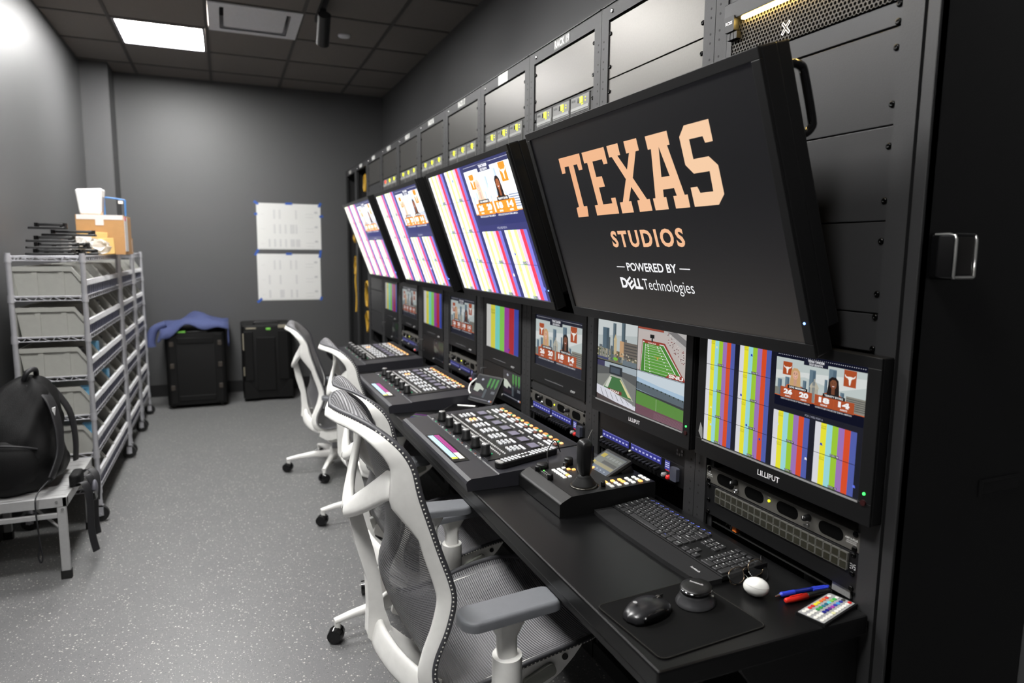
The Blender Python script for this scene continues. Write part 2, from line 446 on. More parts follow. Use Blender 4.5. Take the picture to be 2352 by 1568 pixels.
# spotlight on a track
t = thing('track_spotlight', 'black cylinder spotlight hanging from the ceiling by the vent', 'spotlight', (0.66, 4.9, CEIL))
b = MB(); b.box(-0.018, 0.018, -0.6, 0.25, -0.03, 0); b.build('track', BK, t)
b = MB(); b.cyl((0, 0, -0.03), (0, 0, -0.085), 0.012); b.box(-0.02, 0.02, -0.05, 0.05, -0.05, -0.03); b.build('stem', BK, t)
b = MB(); b.cyl((0, -0.11, -0.085), (0.005, 0.05, -0.225), 0.042, n=24); b.build('lamp_head', BK, t)
b = MB(); b.cyl((0.005, 0.0508, -0.2257), (0.0051, 0.053, -0.2277), 0.034, n=24); b.build('lens', BKG, t)

# ---- drawings taped to the back wall
TAPE = mat('blue painter tape', (52, 92, 178), 0.6)
PAPER = print_mat('print paper')
def drawing(x0, x1, z0, z1, label, seed, tapes):
    rnd = random.Random(seed)
    t = thing('wall_drawing', label, 'drawing', frame(((x0+x1)/2, YB-0.0015, z0), (1, 0, 0), (0, 0, 1)), 'plan sheets taped to the back wall')
    W_, H_ = x1-x0, z1-z0
    p = Pic(-W_/2, 0, W_, H_, 0.0); p.rect(0, 1, 0, 1, (224, 224, 221), 0)
    for row in range(3):
        y = 0.86-0.32*row
        for c_ in range(6):
            if rnd.random() < 0.25: continue
            x = 0.17+0.085*c_
            hh = 0.2 if row < 2 else 0.17
            wide = 0.03 if rnd.random() < 0.85 else 0.07
            for k in range(9): p.rect(x, x+wide, y-hh*k/9-0.013, y-hh*k/9, (198, 198, 198), 1)
        for q in range(2):
            xx = 0.76
            p.rect(xx, xx+0.13, y-0.08-0.07*q, y-0.075-0.07*q, (178, 178, 178), 1)
        p.rect(0.9, 0.95, y-0.06, y-0.02, (190, 190, 190), 1)
        p.rect(0.06, 0.12, y-0.1, y-0.097, (165, 165, 165), 1)
    p.rect(0.02, 0.98, 0.02, 0.024, (170, 170, 170), 1)
    p.build('sheet', PAPER, t)
    b = MB(); b.box(-W_/2, W_/2, 0, H_, -0.0012, -0.0001); b.build('backing', mat('white paper', (224, 224, 221), 0.8), t)
    for (tx, tz, a, l_) in tapes:
        X = Matrix.Translation((tx*W_-W_/2, tz*H_, 0.0006)) @ Matrix.Rotation(math.radians(a), 4, 'Z')
        b = MB(); b.box(-l_/2, l_/2, -0.012, 0.012, 0, 0.0006, X=X); b.build('tape', TAPE, t)
drawing(0.302, 0.93, 1.456, 1.92, 'white plan sheet with column charts, upper of two taped to the back wall', 3,
        [(0.0, 1.0, -35, 0.05), (0.5, 1.0, 0, 0.07), (0.99, 0.99, 60, 0.05), (1.01, 0.74, 10, 0.04), (-0.01, 0.76, 5, 0.03)])
drawing(0.291, 0.915, 0.935, 1.41, 'white plan sheet with faint tables, lower of two taped to the back wall', 8,
        [(0.0, 1.03, 60, 0.07), (0.5, 1.0, 0, 0.06), (1.0, 1.0, 80, 0.08), (0.02, 0.0, 40, 0.06), (1.0, 0.02, 70, 0.04)])

# ================================================================== equipment racks
NB = 11
LABELS = ['', '', 'RACK 19', None, 'RACK 17', 'RACK 16', 'RACK 15', 'RACK 14', 'RACK 13', 'RACK 12', 'RACK 11']
ORD = ['nearest the desk end, behind the large title screen', 'second from the near end', 'third from the near end, top rail marked 19', 'fourth from near end, blank tag on rail',
       'fifth from the near end', 'sixth from the near end', 'seventh from the near end', 'eighth from the near end', 'ninth from the near end', 'open-fronted, tenth from the near end', 'open-fronted, last one against the back wall']
hw = 0.2415
def screw(mb, u, v, n=0.0, r=0.0058, m=0):
    mb.lathe([(r*1.0, 0.0), (r, 0.0012), (r*0.8, 0.0032), (r*0.35, 0.0042), (r*0.3, 0.003), (0.0004, 0.003)], 12, m, Matrix.Translation((u, v, n)))
for i in range(NB):
    t = thing('equipment_rack', 'tall dark grey steel rack frame, '+ORD[i], 'rack', rack_at(i, 0), 'row of rack frames')
    for sgn in (-1, 1):
        b = MB(); g = MB()
        e0, e1 = sgn*hw, sgn*(hw+0.0445)
        lo, hi = min(e0, e1), max(e0, e1)
        b.box(lo, hi, 0.0, 2.235, -0.004, 0.004)
        b.box(e1-0.003 if sgn > 0 else e1, e1 if sgn > 0 else e1+0.003, 0.0, 2.235, -0.42, -0.004)
        ein = e0-sgn*0.016
        b.box(min(ein, e0), max(ein, e0), 0.0, 2.2, -0.012, -0.009)          # drilled rail behind the panel ears
        for k in range(26 if not (i == 0 and sgn > 0) else 0):
            z0 = 0.62+k*0.062
            if z0 > 2.15: break
            for dz in (0.0, 0.022):
                b.cyl((sgn*(hw+0.028), z0+dz, 0.0035), (sgn*(hw+0.028), z0+dz, 0.0043), 0.0032, n=8, m=1)
        b.build('upright', [RACKM, RUB], t)
    b = MB(); b.box(-hw, hw, 2.19, 2.235, -0.02, 0.004); b.box(-hw-0.04, hw+0.04, 2.235, 2.239, -0.42, 0.008)
    b.build('top_rail', RACKM, t)
    b = MB(); screw(b, -hw+0.02, 2.212, 0.0042, 0.007); b.build('rail_bolt', STEEL, t)
    b = MB(); b.box(-hw, hw, 0.0, 0.06, -0.42, 0.0); b.build('plinth', RACKM, t)
    if LABELS[i]:
        pc = Pic(z=0.0048); w_ = 0.115
        pc.rect(-w_/2-0.004, w_/2+0.004, 2.197, 2.231, (120, 120, 118), 0); pc.text(LABELS[i], -w_/2, w_/2, 2.2005, 2.228, (236, 236, 232), 1, 0.03)
        pc.build('rail_label', PAPER, t)
    elif LABELS[i] is None:
        b = MB(); b.box(-0.055, 0.055, 2.19, 2.232, 0.0042, 0.005); b.build('rail_label', mat('white tag', (240, 240, 236), 0.6), t, 'blank white tag')
# near end side panel, strip and groove
t = thing('rack_side_panel', 'black side panel closing the near end of the rack row', 'panel', (RX, 0.862, 0.0))
b = MB(); b.box(0.0, 0.433, 0, 0.024, 0.0, 2.24); b.build('sheet', BKP, t, bevel=0.002)
b = MB(); b.box(-0.004, 0.02, 0.0, 0.024, 0.0, 2.24); b.build('edge_strip', RACKM, t, bevel=0.0015)
b = MB(); b.box(0.231, 0.358, -0.004, 0.0, 0.966, 1.001); b.box(0.236, 0.353, -0.0045, -0.0035, 0.971, 0.996, 1)
b.build('latch', [BKP, RUB], t)
b = MB(); vs = [(0.24, -0.0055, 0.995), (0.345, -0.0055, 0.995), (0.352, -0.0046, 0.972), (0.236, -0.0046, 0.972)]
b.add(vs, [(0, 3, 2, 1)], 0); b.build('latch_flap', BKG, t)
# card reader on the side panel
t = thing('card_reader', 'black card reader with silver U-shaped trim on the rack side panel', 'card reader', frame((1.2195, 0.86, 1.452), (1, 0, 0), (0, 0, 1)))
b = MB(); b.rbox(0, 0, 0.060, 0.084, 0.0, 0.042, 0.007, 0, None, 0.003); b.build('housing', BKG, t)
b = MB()
b.tube([(-0.027, 0.039, 0.004), (-0.027, 0.0395, 0.03), (-0.027, 0.037, 0.041), (-0.027, 0.03, 0.0435), (-0.027, 0, 0.044), (-0.0275, -0.036, 0.044), (-0.024, -0.038, 0.044), (0.024, -0.038, 0.044), (0.0275, -0.036, 0.044), (0.027, 0, 0.044), (0.027, 0.03, 0.0435), (0.027, 0.037, 0.041), (0.027, 0.0395, 0.03), (0.027, 0.039, 0.004)], 0.0026, 8)
b.box(-0.027, 0.027, -0.0395, -0.0345, 0.041, 0.0455)
b.build('silver_trim', mat('satin silver trim', (190, 190, 188), 0.3, metal=0.8), t, 'satin silver trim')
b = MB(); b.rbox(0, 0.002, 0.046, 0.066, 0.042, 0.0425, 0.004); b.build('reader_window', mat('smoked window', (34, 32, 31), 0.3), t)
# near upright corner post (between the side panel and the first rack)
# ---- blank panels, panels carry their screws as parts
def blank(i, z0, units, label, material, n=0.0, group='blank rack panels'):
    h = units*0.04445
    t = thing('blank_panel', label, 'blank panel', rack_at(i, z0), group)
    b = MB(); b.box(-hw+0.0006, hw-0.0006, 0.0012, h-0.0012, -0.0085, n+0.0)
    b.build('plate', material, t, bevel=0.0012)
    offs = [0.0381, h-0.0381] if units >= 3 else ([0.0064, h-0.0064] if units == 1 else [0.0064, h-0.0064])
    if units > 5: offs = [0.0381, h/2, h-0.0381]
    for sgn in (-1, 1):
        for z in offs:
            b = MB(); screw(b, sgn*(hw-0.0085), z, n, 0.0066); b.build('screw', SCREW, t)
    return t
U = 0.04445
Z1 = 1.874
for k, (z0, un) in enumerate([(1.696, 4), (1.518, 4), (1.340, 4)]):
    blank(0, z0, un, ['dark blank panel right of the handle, uppermost of three tall ones', 'dark blank panel beside the title screen, middle of three tall ones', 'black blank panel beside the title screen, lowest of three tall ones'][k], BLANKD)
blank(0, 1.875, 1, 'narrow dark blank panel just under the glowing honeycomb bezel', BLANKD)
blank(0, 2.0545, 3, 'dark blank panel above the glowing honeycomb bezel', BLANKD)
blank(0, 1.264, 1.7, 'black blank panel directly above the near multiview screen', BLANKD)
WHERE = ['', 'second rack', 'third rack', 'fourth rack', 'fifth rack', 'sixth rack', 'seventh rack', 'eighth rack', 'ninth rack']
for i in range(1, 9):
    blank(i, 2.007, 4, 'grey blank panel under the top rail of the %s from the near end' % WHERE[i], BLANK)
blank(1, 1.829, 4, 'grey blank panel above the title screen, lower of two in the second rack', BLANK)
for i in range(1, 9):
    h0 = 1.262
    top = 1.829 if i == 1 else 1.868
    blank(i, 1.30, (top-1.30)/U, 'tall grey blank panel behind the hanging screens in the %s' % WHERE[i], BLANKD)
blank(8, 1.868, 3, 'dark blank panel below the top one in the ninth rack', BLANKD)
for (z0, un, tx) in ((1.12, 4, 'upper'), (0.94, 4, 'middle'), (0.76, 4, 'lower')):
    blank(8, z0, un, 'dark blank panel beside the cable racks, %s of three near the desk end' % tx, BLANKD)
for i in range(0, 9):
    blank(i, 0.40, 6, 'black blank panel below the desk in the %s' % (WHERE[i] or 'nearest rack'), BLANKD, group='blank panels under the desk')
# ---- power supply shelves with yellow lamps
YEL = mat('yellow status lamp', (235, 235, 40), 0.4, emit=(225, 235, 30), es=1.6)
REDL = mat('red status lamp', (230, 30, 30), 0.4, emit=(255, 30, 40), es=2.5)
GRNL = mat('green status lamp', (60, 230, 90), 0.4, emit=(70, 255, 110), es=1.8)
MODM = mat('grey module face', (112, 112, 110), 0.45)
MODL = mat('light module strip', (150, 150, 148), 0.45)
RIBM = mat('ribbed dark grille', (60, 60, 60), 0.5)
for i in range(2, 8):
    sh = thing('module_shelf', 'black shelf frame for power modules under the blank panel of the %s' % WHERE[i], 'shelf', rack_at(i, 1.870), 'power module shelves')
    b = MB(); q_ = hw-0.017; b.box(-q_, q_, 0, 0.005, -0.3, 0); b.box(-q_, q_, 0.128, 0.133, -0.3, 0); b.box(-hw+0.001, -hw+0.02, 0.0, 0.133, -0.0085, 0.001); b.box(hw-0.02, hw-0.001, 0.0, 0.133, -0.0085, 0.001)
    b.box(-q_, q_, 0, 0.133, -0.3, -0.29)
    b.build('shelf_body', BK, sh)
    for sgn in (-1, 1):
        b = MB(); screw(b, sgn*(hw-0.0085), 0.1, 0.001, 0.0066); screw(b, sgn*(hw-0.0085), 0.03, 0.001, 0.0066); b.build('screw_pair', SCREW, sh)
    for k in range(3):
        u0 = -hw+0.024+k*0.146; 
        pm = thing('power_module', '%s of the three grey power modules with yellow lamps in the %s' % (['leftmost', 'middle', 'rightmost'][k], WHERE[i]), 'power module', rack_at(i, 1.870) @ Matrix.Translation((u0+0.0675, 0.0056, 0)), 'power modules with yellow lamps')
        b = MB(); b.box(-0.0675, 0.0675, 0.0, 0.1215, -0.2, 0.002); b.build('face', MODM, pm, bevel=0.002)
        b = MB()
        for q in range(13): b.box(-0.064, 0.064, 0.006+q*0.005, 0.0085+q*0.005, 0.0019, 0.0038)
        b.build('grille', RIBM, pm)
        b = MB(); b.box(-0.064, 0.064, 0.074, 0.084, 0.0019, 0.0034); b.build('handle_strip', MODL, pm)
        b = MB(); b.box(-0.012, 0.004, 0.096, 0.112, 0.0019, 0.004); b.build('display', BKG, pm)
        red = (i == 7 and k == 0)
        b = MB(); b.box(0.004, 0.022, 0.094, 0.114, 0.0019, 0.0045); b.build('status_lamp', REDL if red else YEL, pm, 'glowing %s lamp' % ('red' if red else 'yellow'))
        b = MB()
        for (x, z) in ((0.016, 0.089), (0.024, 0.0895), (0.042, 0.108), (0.042, 0.098)): b.box(x-0.002, x+0.002, z-0.0015, z+0.0015, 0.0019, 0.003)
        b.build('small_lamps', YEL, pm)
        lettering('brand_mark', 'ROSS', -0.058, -0.03, 0.104, 0.112, 0.0025, (40, 40, 40), pm, 0.03)

# ---- processing frame with honeycomb bezel and amber light bar
t = thing('processing_frame', 'rack unit with honeycomb bezel and a glowing amber light bar', 'rack unit', rack_at(0, 1.9205))
b = MB(); b.box(-hw+0.001, hw-0.001, 0.092, 0.132, -0.0085, 0.016); b.build('upper_bezel', BLANKD, t, bevel=0.002)
b = MB(); b.box(-hw+0.018, hw-0.018, 0.0, 0.132, -0.03, -0.012); b.build('backing', VOID, t)
b = MB(); b.box(-hw+0.001, -hw+0.018, 0.0, 0.092, -0.0085, 0.004); b.build('ear', BLANKD, t); b = MB(); b.box(hw-0.018, hw-0.001, 0.0, 0.092, -0.0085, 0.004); b.build('ear', BLANKD, t)
hm = mat('honeycomb bezel metal', (66, 63, 60), 0.5, metal=0.3)
def honeycomb(x0, x1, y0, y1, pitch, r, z0, z1):
    """perforated plate: each hexagonal cell is a ring of faces between the cell border and its hole"""
    mb = MB(); row = 0; y = y0+pitch*0.577
    while y < y1-pitch*0.5:
        x = x0+pitch*0.5+(pitch*0.5 if row % 2 else 0)
        while x < x1-pitch*0.45:
            O = [(x+pitch/math.sqrt(3)*math.cos(math.radians(30+60*k)), y+pitch/math.sqrt(3)*math.sin(math.radians(30+60*k))) for k in range(6)]
            I = [(x+r*math.cos(math.radians(30+60*k)), y+r*math.sin(math.radians(30+60*k))) for k in range(6)]
            vs = [(a, c, z1) for a, c in O]+[(a, c, z1) for a, c in I]+[(a, c, z0) for a, c in I]
            fs = [(k, (k+1) % 6, 6+(k+1) % 6, 6+k) for k in range(6)]+[(6+k, 6+(k+1) % 6, 12+(k+1) % 6, 12+k) for k in range(6)]
            mb.add(vs, fs); x += pitch
        y += pitch*0.866; row += 1
    return mb
honeycomb(-hw+0.018, hw-0.018, 0.0, 0.094, 0.0098, 0.0041, -0.006, 0.003).build('honeycomb_grille', hm, t)
b = MB(); b.box(-hw+0.06, hw-0.02, 0.0855, 0.0915, 0.003, 0.013)
b.build('light_bar', mat('amber light bar', (255, 225, 150), 0.5, emit=(255, 214, 120), es=55.0), t, 'glowing amber bar')
b = MB(); b.rbox(-hw+0.026, 0.082, 0.034, 0.036, -0.004, 0.02, 0.003); b.build('badge_block', BKP, t)
lettering('brand_mark', 'ROSS', -hw+0.014, -hw+0.038, 0.08, 0.088, 0.0208, (235, 235, 235), t, 0.04)
b = MB()
for q in range(3): b.box(-hw+0.016+q*0.012, -hw+0.026+q*0.012, 0.046, 0.062, 0.003, 0.016)
b.build('latch_tabs', BKP, t)
lettering('frame_name', 'openGear', -0.1, 0.0, 0.098, 0.113, 0.0165, (225, 225, 225), t, 0.0)
pc = Pic(z=0.0045)
for sg in (-1, 1):
    cx, cy = -0.045, 0.028; d = (0.011, 0.0125*sg); nx, ny = -d[1]*0.22, d[0]*0.22
    pc.poly([(cx-d[0]-nx, cy-d[1]-ny), (cx+d[0]-nx, cy+d[1]-ny), (cx+d[0]+nx, cy+d[1]+ny), (cx-d[0]+nx, cy-d[1]+ny)], (240, 240, 240), 0 if sg < 0 else 1)
for sg in (-1, 1):
    d = (0.0095, 0.011*sg); nx, ny = -d[1]*0.1, d[0]*0.1
    pc.poly([(cx-d[0]-nx, cy-d[1]-ny), (cx+d[0]-nx, cy+d[1]-ny), (cx+d[0]+nx, cy+d[1]+ny), (cx-d[0]+nx, cy-d[1]+ny)], (60, 50, 40), 2 if sg < 0 else 3)
pc.build('cross_mark', PAPER, t)

# ================================================================== pictures shown on the screens
def bars(p, x0, x1, y0, y1, cols, tag_=None, name=None, dark=(16, 18, 34)):
    n = len(cols); w_ = (x1-x0)/n
    for k, c in enumerate(cols): p.rect(x0+k*w_, x0+(k+1)*w_, y0, y1, c, 1)
    if tag_:
        cx = x0+w_*3.6
        p.rect(cx-w_*0.75, cx+w_*0.75, y0+0.002, y0+(y1-y0)*0.085, (14, 14, 30), 2); p.text(tag_, cx-w_*0.68, cx+w_*0.68, y0+0.005, y0+(y1-y0)*0.075, (232, 232, 238), 3, 0.02)
    if name:
        a, c_ = name
        yy = y1-(y1-y0)*0.12
        p.text(a, x0+w_*0.95, x0+w_*1.9, yy, yy+(y1-y0)*0.045, (150, 140, 30), 2, 0.0); p.text(c_, x0+w_*0.95, x0+w_*1.9, yy-(y1-y0)*0.07, yy-(y1-y0)*0.02, (150, 140, 30), 2, 0.0)
BARS = [(226, 226, 232), (240, 234, 50), (158, 222, 226), (160, 206, 52), (160, 118, 190), (222, 78, 36), (82, 96, 176)]
HOT = [(255, 255, 255), (252, 252, 140), (225, 252, 252), (205, 240, 140), (206, 178, 222), (226, 52, 74), (110, 108, 190)]
SONY = [(196, 196, 192), (208, 202, 60), (110, 200, 190), (124, 196, 74), (150, 50, 150), (168, 30, 40), (50, 66, 160)]
def longhorn(p, cx, cy, w_, h_, c, L):
    P = [(-0.5, 0.34), (-0.47, 0.2), (-0.36, 0.1), (-0.2, 0.06), (-0.2, 0.0), (-0.12, -0.03), (-0.1, -0.2), (-0.07, -0.42), (-0.05, -0.5)]
    P = P+[(-x, y) for x, y in P[::-1]]
    T_ = [(0.46, 0.36), (0.42, 0.28), (0.32, 0.2), (0.18, 0.2), (0.08, 0.22)]
    P = P+T_+[(-x, y) for x, y in T_[::-1]]
    p.poly([(cx+x*w_, cy+y*h_) for x, y in P], c, L)
def team(p, hot=False):
    """unit square: two players in front of a skyline with their figures"""
    OR = (232, 132, 30) if hot else (176, 78, 36); ORL = (250, 160, 60) if hot else (214, 96, 40)
    NAVY = (40, 44, 84) if hot else (22, 25, 44); SKY = (246, 250, 255) if hot else (196, 206, 204); SKY2 = (255, 255, 255) if hot else (222, 226, 224)
    B1 = (196, 210, 232) if hot else (104, 126, 140); B2 = (170, 186, 214) if hot else (82, 104, 120); STN = (238, 240, 244) if hot else (190, 184, 166)
    p.rect(0, 1, 0, 1, NAVY, 0)
    for k in range(44): p.rect(0.02+k*0.022, 0.028+k*0.022, 0.958, 0.968, (230, 230, 240), 1)
    p.rect(0.0, 1, 0.2, 0.905, SKY, 1); p.poly([(0, 0.5), (0.35, 0.62), (0.7, 0.5), (1, 0.66), (1, 0.8), (0.5, 0.72), (0, 0.66)], SKY2, 2)
    for (a, b_, c_, d) in ((0.03, 0.08, 0.2, 0.5), (0.12, 0.17, 0.2, 0.56), (0.33, 0.37, 0.2, 0.56), (0.40, 0.47, 0.2, 0.78), (0.57, 0.6, 0.2, 0.66), (0.61, 0.69, 0.2, 0.86), (0.74, 0.78, 0.2, 0.5), (0.30, 0.33, 0.2, 0.44)):
        p.rect(a, b_, c_, d, B1, 3); p.rect(a+(b_-a)*0.55, b_, c_, d-0.02, B2, 4)
    for q in range(6): p.rect(0.805, 1.0, 0.24+q*0.035, 0.255+q*0.035, (120, 130, 150) if hot else (88, 88, 86), 4)
    p.rect(0.8, 1.0, 0.2, 0.46, (214, 220, 236) if hot else (140, 138, 128), 3)
    p.rect(0.0, 0.1, 0.2, 0.34, (205, 212, 226) if hot else (128, 128, 116), 3)
    # domed capitol
    p.rect(0.38, 0.54, 0.2, 0.36, STN, 4); p.rect(0.415, 0.505, 0.36, 0.47, STN, 4)
    p.poly([(0.405+0.11*k/10, 0.47+0.12*math.sin(math.pi*k/10)) for k in range(11)], STN, 4); p.rect(0.452, 0.468, 0.58, 0.63, STN, 4)
    for k in range(6): p.rect(0.42+0.015*k, 0.425+0.015*k, 0.37, 0.46, (150, 150, 140), 5)
    p.rect(0, 1, 0.186, 0.2, ORL, 3)
    for (x0, x1, y0, y1) in ((0.085, 0.195, 0.6, 0.84), (0.765, 0.89, 0.62, 0.9)):
        p.rect(x0, x1, y0, y1, OR, 5); longhorn(p, (x0+x1)/2, (y0+y1)/2-0.01, (x1-x0)*0.86, (y1-y0)*0.72, (248, 246, 240), 6)
    def person(cx, hy, skin, hair, lip):
        p.poly([(cx-0.13, 0.2), (cx-0.125, 0.34), (cx-0.095, 0.42), (cx-0.04, 0.455), (cx+0.04, 0.455), (cx+0.095, 0.42), (cx+0.125, 0.34), (cx+0.13, 0.2)], ORL, 6)
        p.poly([(cx-0.055, hy-0.02), (cx-0.05, hy+0.1), (cx-0.02, hy+0.15), (cx+0.02, hy+0.15), (cx+0.05, hy+0.1), (cx+0.06, hy-0.02), (cx+0.07, 0.32), (cx+0.03, 0.3), (cx-0.03, 0.3), (cx-0.075, 0.32)], hair, 7)
        p.rect(cx-0.018, cx+0.018, 0.43, hy, tuple(int(v*0.9) for v in skin), 8)
        p.oval(cx, hy+0.03, 0.036, 0.088, skin, 9)
        p.poly([(cx-0.036, hy+0.06), (cx-0.03, hy+0.12), (cx, hy+0.135), (cx+0.03, hy+0.12), (cx+0.036, hy+0.06), (cx+0.02, hy+0.1), (cx-0.012, hy+0.105)], hair, 10)
        for sx in (-1, 1): p.oval(cx+sx*0.014, hy+0.045, 0.005, 0.008, (50, 40, 36), 10, 8); p.rect(cx+sx*0.014-0.007, cx+sx*0.014+0.007, hy+0.062, hy+0.067, (90, 70, 50), 10)
        p.poly([(cx-0.003, hy+0.04), (cx+0.004, hy+0.015), (cx-0.006, hy+0.015)], tuple(int(v*0.85) for v in skin), 10)
        p.poly([(cx-0.018, hy-0.002), (cx+0.018, hy-0.002), (cx+0.009, hy-0.022), (cx-0.009, hy-0.022)], lip, 10)
        p.poly([(cx-0.014, hy-0.004), (cx+0.014, hy-0.004), (cx+0.007, hy-0.014), (cx-0.007, hy-0.014)], (250, 246, 242), 11)
        for sx in (-1, 1): p.poly([(cx+sx*0.036, hy+0.06), (cx+sx*0.05, hy-0.02), (cx+sx*0.072, 0.32), (cx+sx*0.03, 0.3), (cx+sx*0.028, hy-0.06)], hair, 11)
    person(0.24, 0.6, (214, 178, 160) if hot else (226, 176, 150), (206, 186, 164) if hot else (206, 166, 116), (200, 90, 90))
    person(0.665, 0.58, (150, 84, 48) if hot else (128, 76, 50), (26, 14, 12), (150, 60, 60))
    p.rect(0.33, 0.6, 0.845, 0.965, NAVY, 12)
    p.text('TEXAS TANDEM', 0.375, 0.555, 0.905, 0.95, (240, 240, 244), 13, 0.03); p.text('2023 SEASON', 0.39, 0.54, 0.855, 0.892, (240, 240, 244), 13, 0.02)
    for (x0, x1, y0, nm, v1, v2, cap, nx0) in ((0.07, 0.445, 0.175, 'LEXI MISSIMO', '26', '20', 'UNITED SOCCER COACHES 1ST TEAM ALL-AMERICAN', 0.155), (0.475, 0.89, 0.175, 'TRINITY BYARS', '18', '14', 'UNITED SOCCER COACHES 2ND TEAM ALL-AMERICAN', 0.56)):
        p.rect(x0, x1, y0, y0+0.195, OR, 12); p.rect((x0+x1)/2-0.001, (x0+x1)/2+0.001, y0+0.03, y0+0.17, ORL, 13)
        p.rect(nx0, nx0+0.235, y0+0.185, y0+0.245, (18, 16, 18), 13); p.text(nm, nx0+0.02, nx0+0.215, y0+0.198, y0+0.232, (244, 244, 244), 14, 0.025)
        w_ = (x1-x0)/2
        for k, (vv, cc) in enumerate(((v1, 'GOALS'), (v2, 'ASSISTS'))):
            a = x0+w_*k+w_*0.22
            p.text(vv, a, a+w_*0.56, y0+0.07, y0+0.168, (252, 252, 252), 13, 0.06); p.text(cc, a+w_*0.1, a+w_*0.46, y0+0.02, y0+0.048, (248, 248, 248), 13, 0.03)
        p.text(cap, x0+0.012, x1-0.02, y0-0.04, y0-0.012, (226, 226, 232), 13, 0.01)
def multiview(p, hot=False):
    BC = HOT if hot else BARS
    p.rect(0, 1, 0, 1, (46, 48, 96) if hot else (16, 18, 34), 0)
    cells = [(0.0, 0), (0.251, 0), (0.502, 2), (0.752, 2)]
    num = {(0, 0): 1, (1, 0): 2, (0, 1): 3, (1, 1): 4, (0, 2): 5, (1, 2): 6, (2, 2): 7, (3, 2): 8, (0, 3): 9, (1, 3): 10, (2, 3): 11, (3, 3): 12}
    for (c_, r_), n_ in num.items():
        x0 = cells[c_][0]; y1 = 1-0.25*r_
        bars(p, x0, x0+0.216, y1-0.247, y1-0.001, BC, 'CCU %02d' % n_, ('CCU %d' % n_, 'TEXAS'))
    q = p.sub(0.502, 0.545, 0.498, 0.452); team(q, hot)
    p.text('PCR 2 ME3 PGM A', 0.69, 0.79, 0.512, 0.528, (170, 172, 190), 1, 0.0)
    cur = (40, 66, 190)
    for (x, y, c_) in ((0.075, 0.93, (224, 240, 190)), (0.335, 0.92, cur), (0.275, 0.54, cur), (0.325, 0.28, cur), (0.42, 0.195, cur), (0.53, 0.385, (220, 224, 230)), (0.79, 0.33, cur), (0.71, 0.17, (244, 244, 250)), (0.97, 0.09, (100, 120, 240)), (0.055, 0.17, (200, 232, 232)), (0.05, 0.34, (250, 246, 170))):
        p.oval(x, y, 0.0065, 0.009, c_, 3, 7); p.poly([(x-0.009, y-0.012), (x+0.009, y-0.012), (x+0.004, y+0.002)], c_, 4)
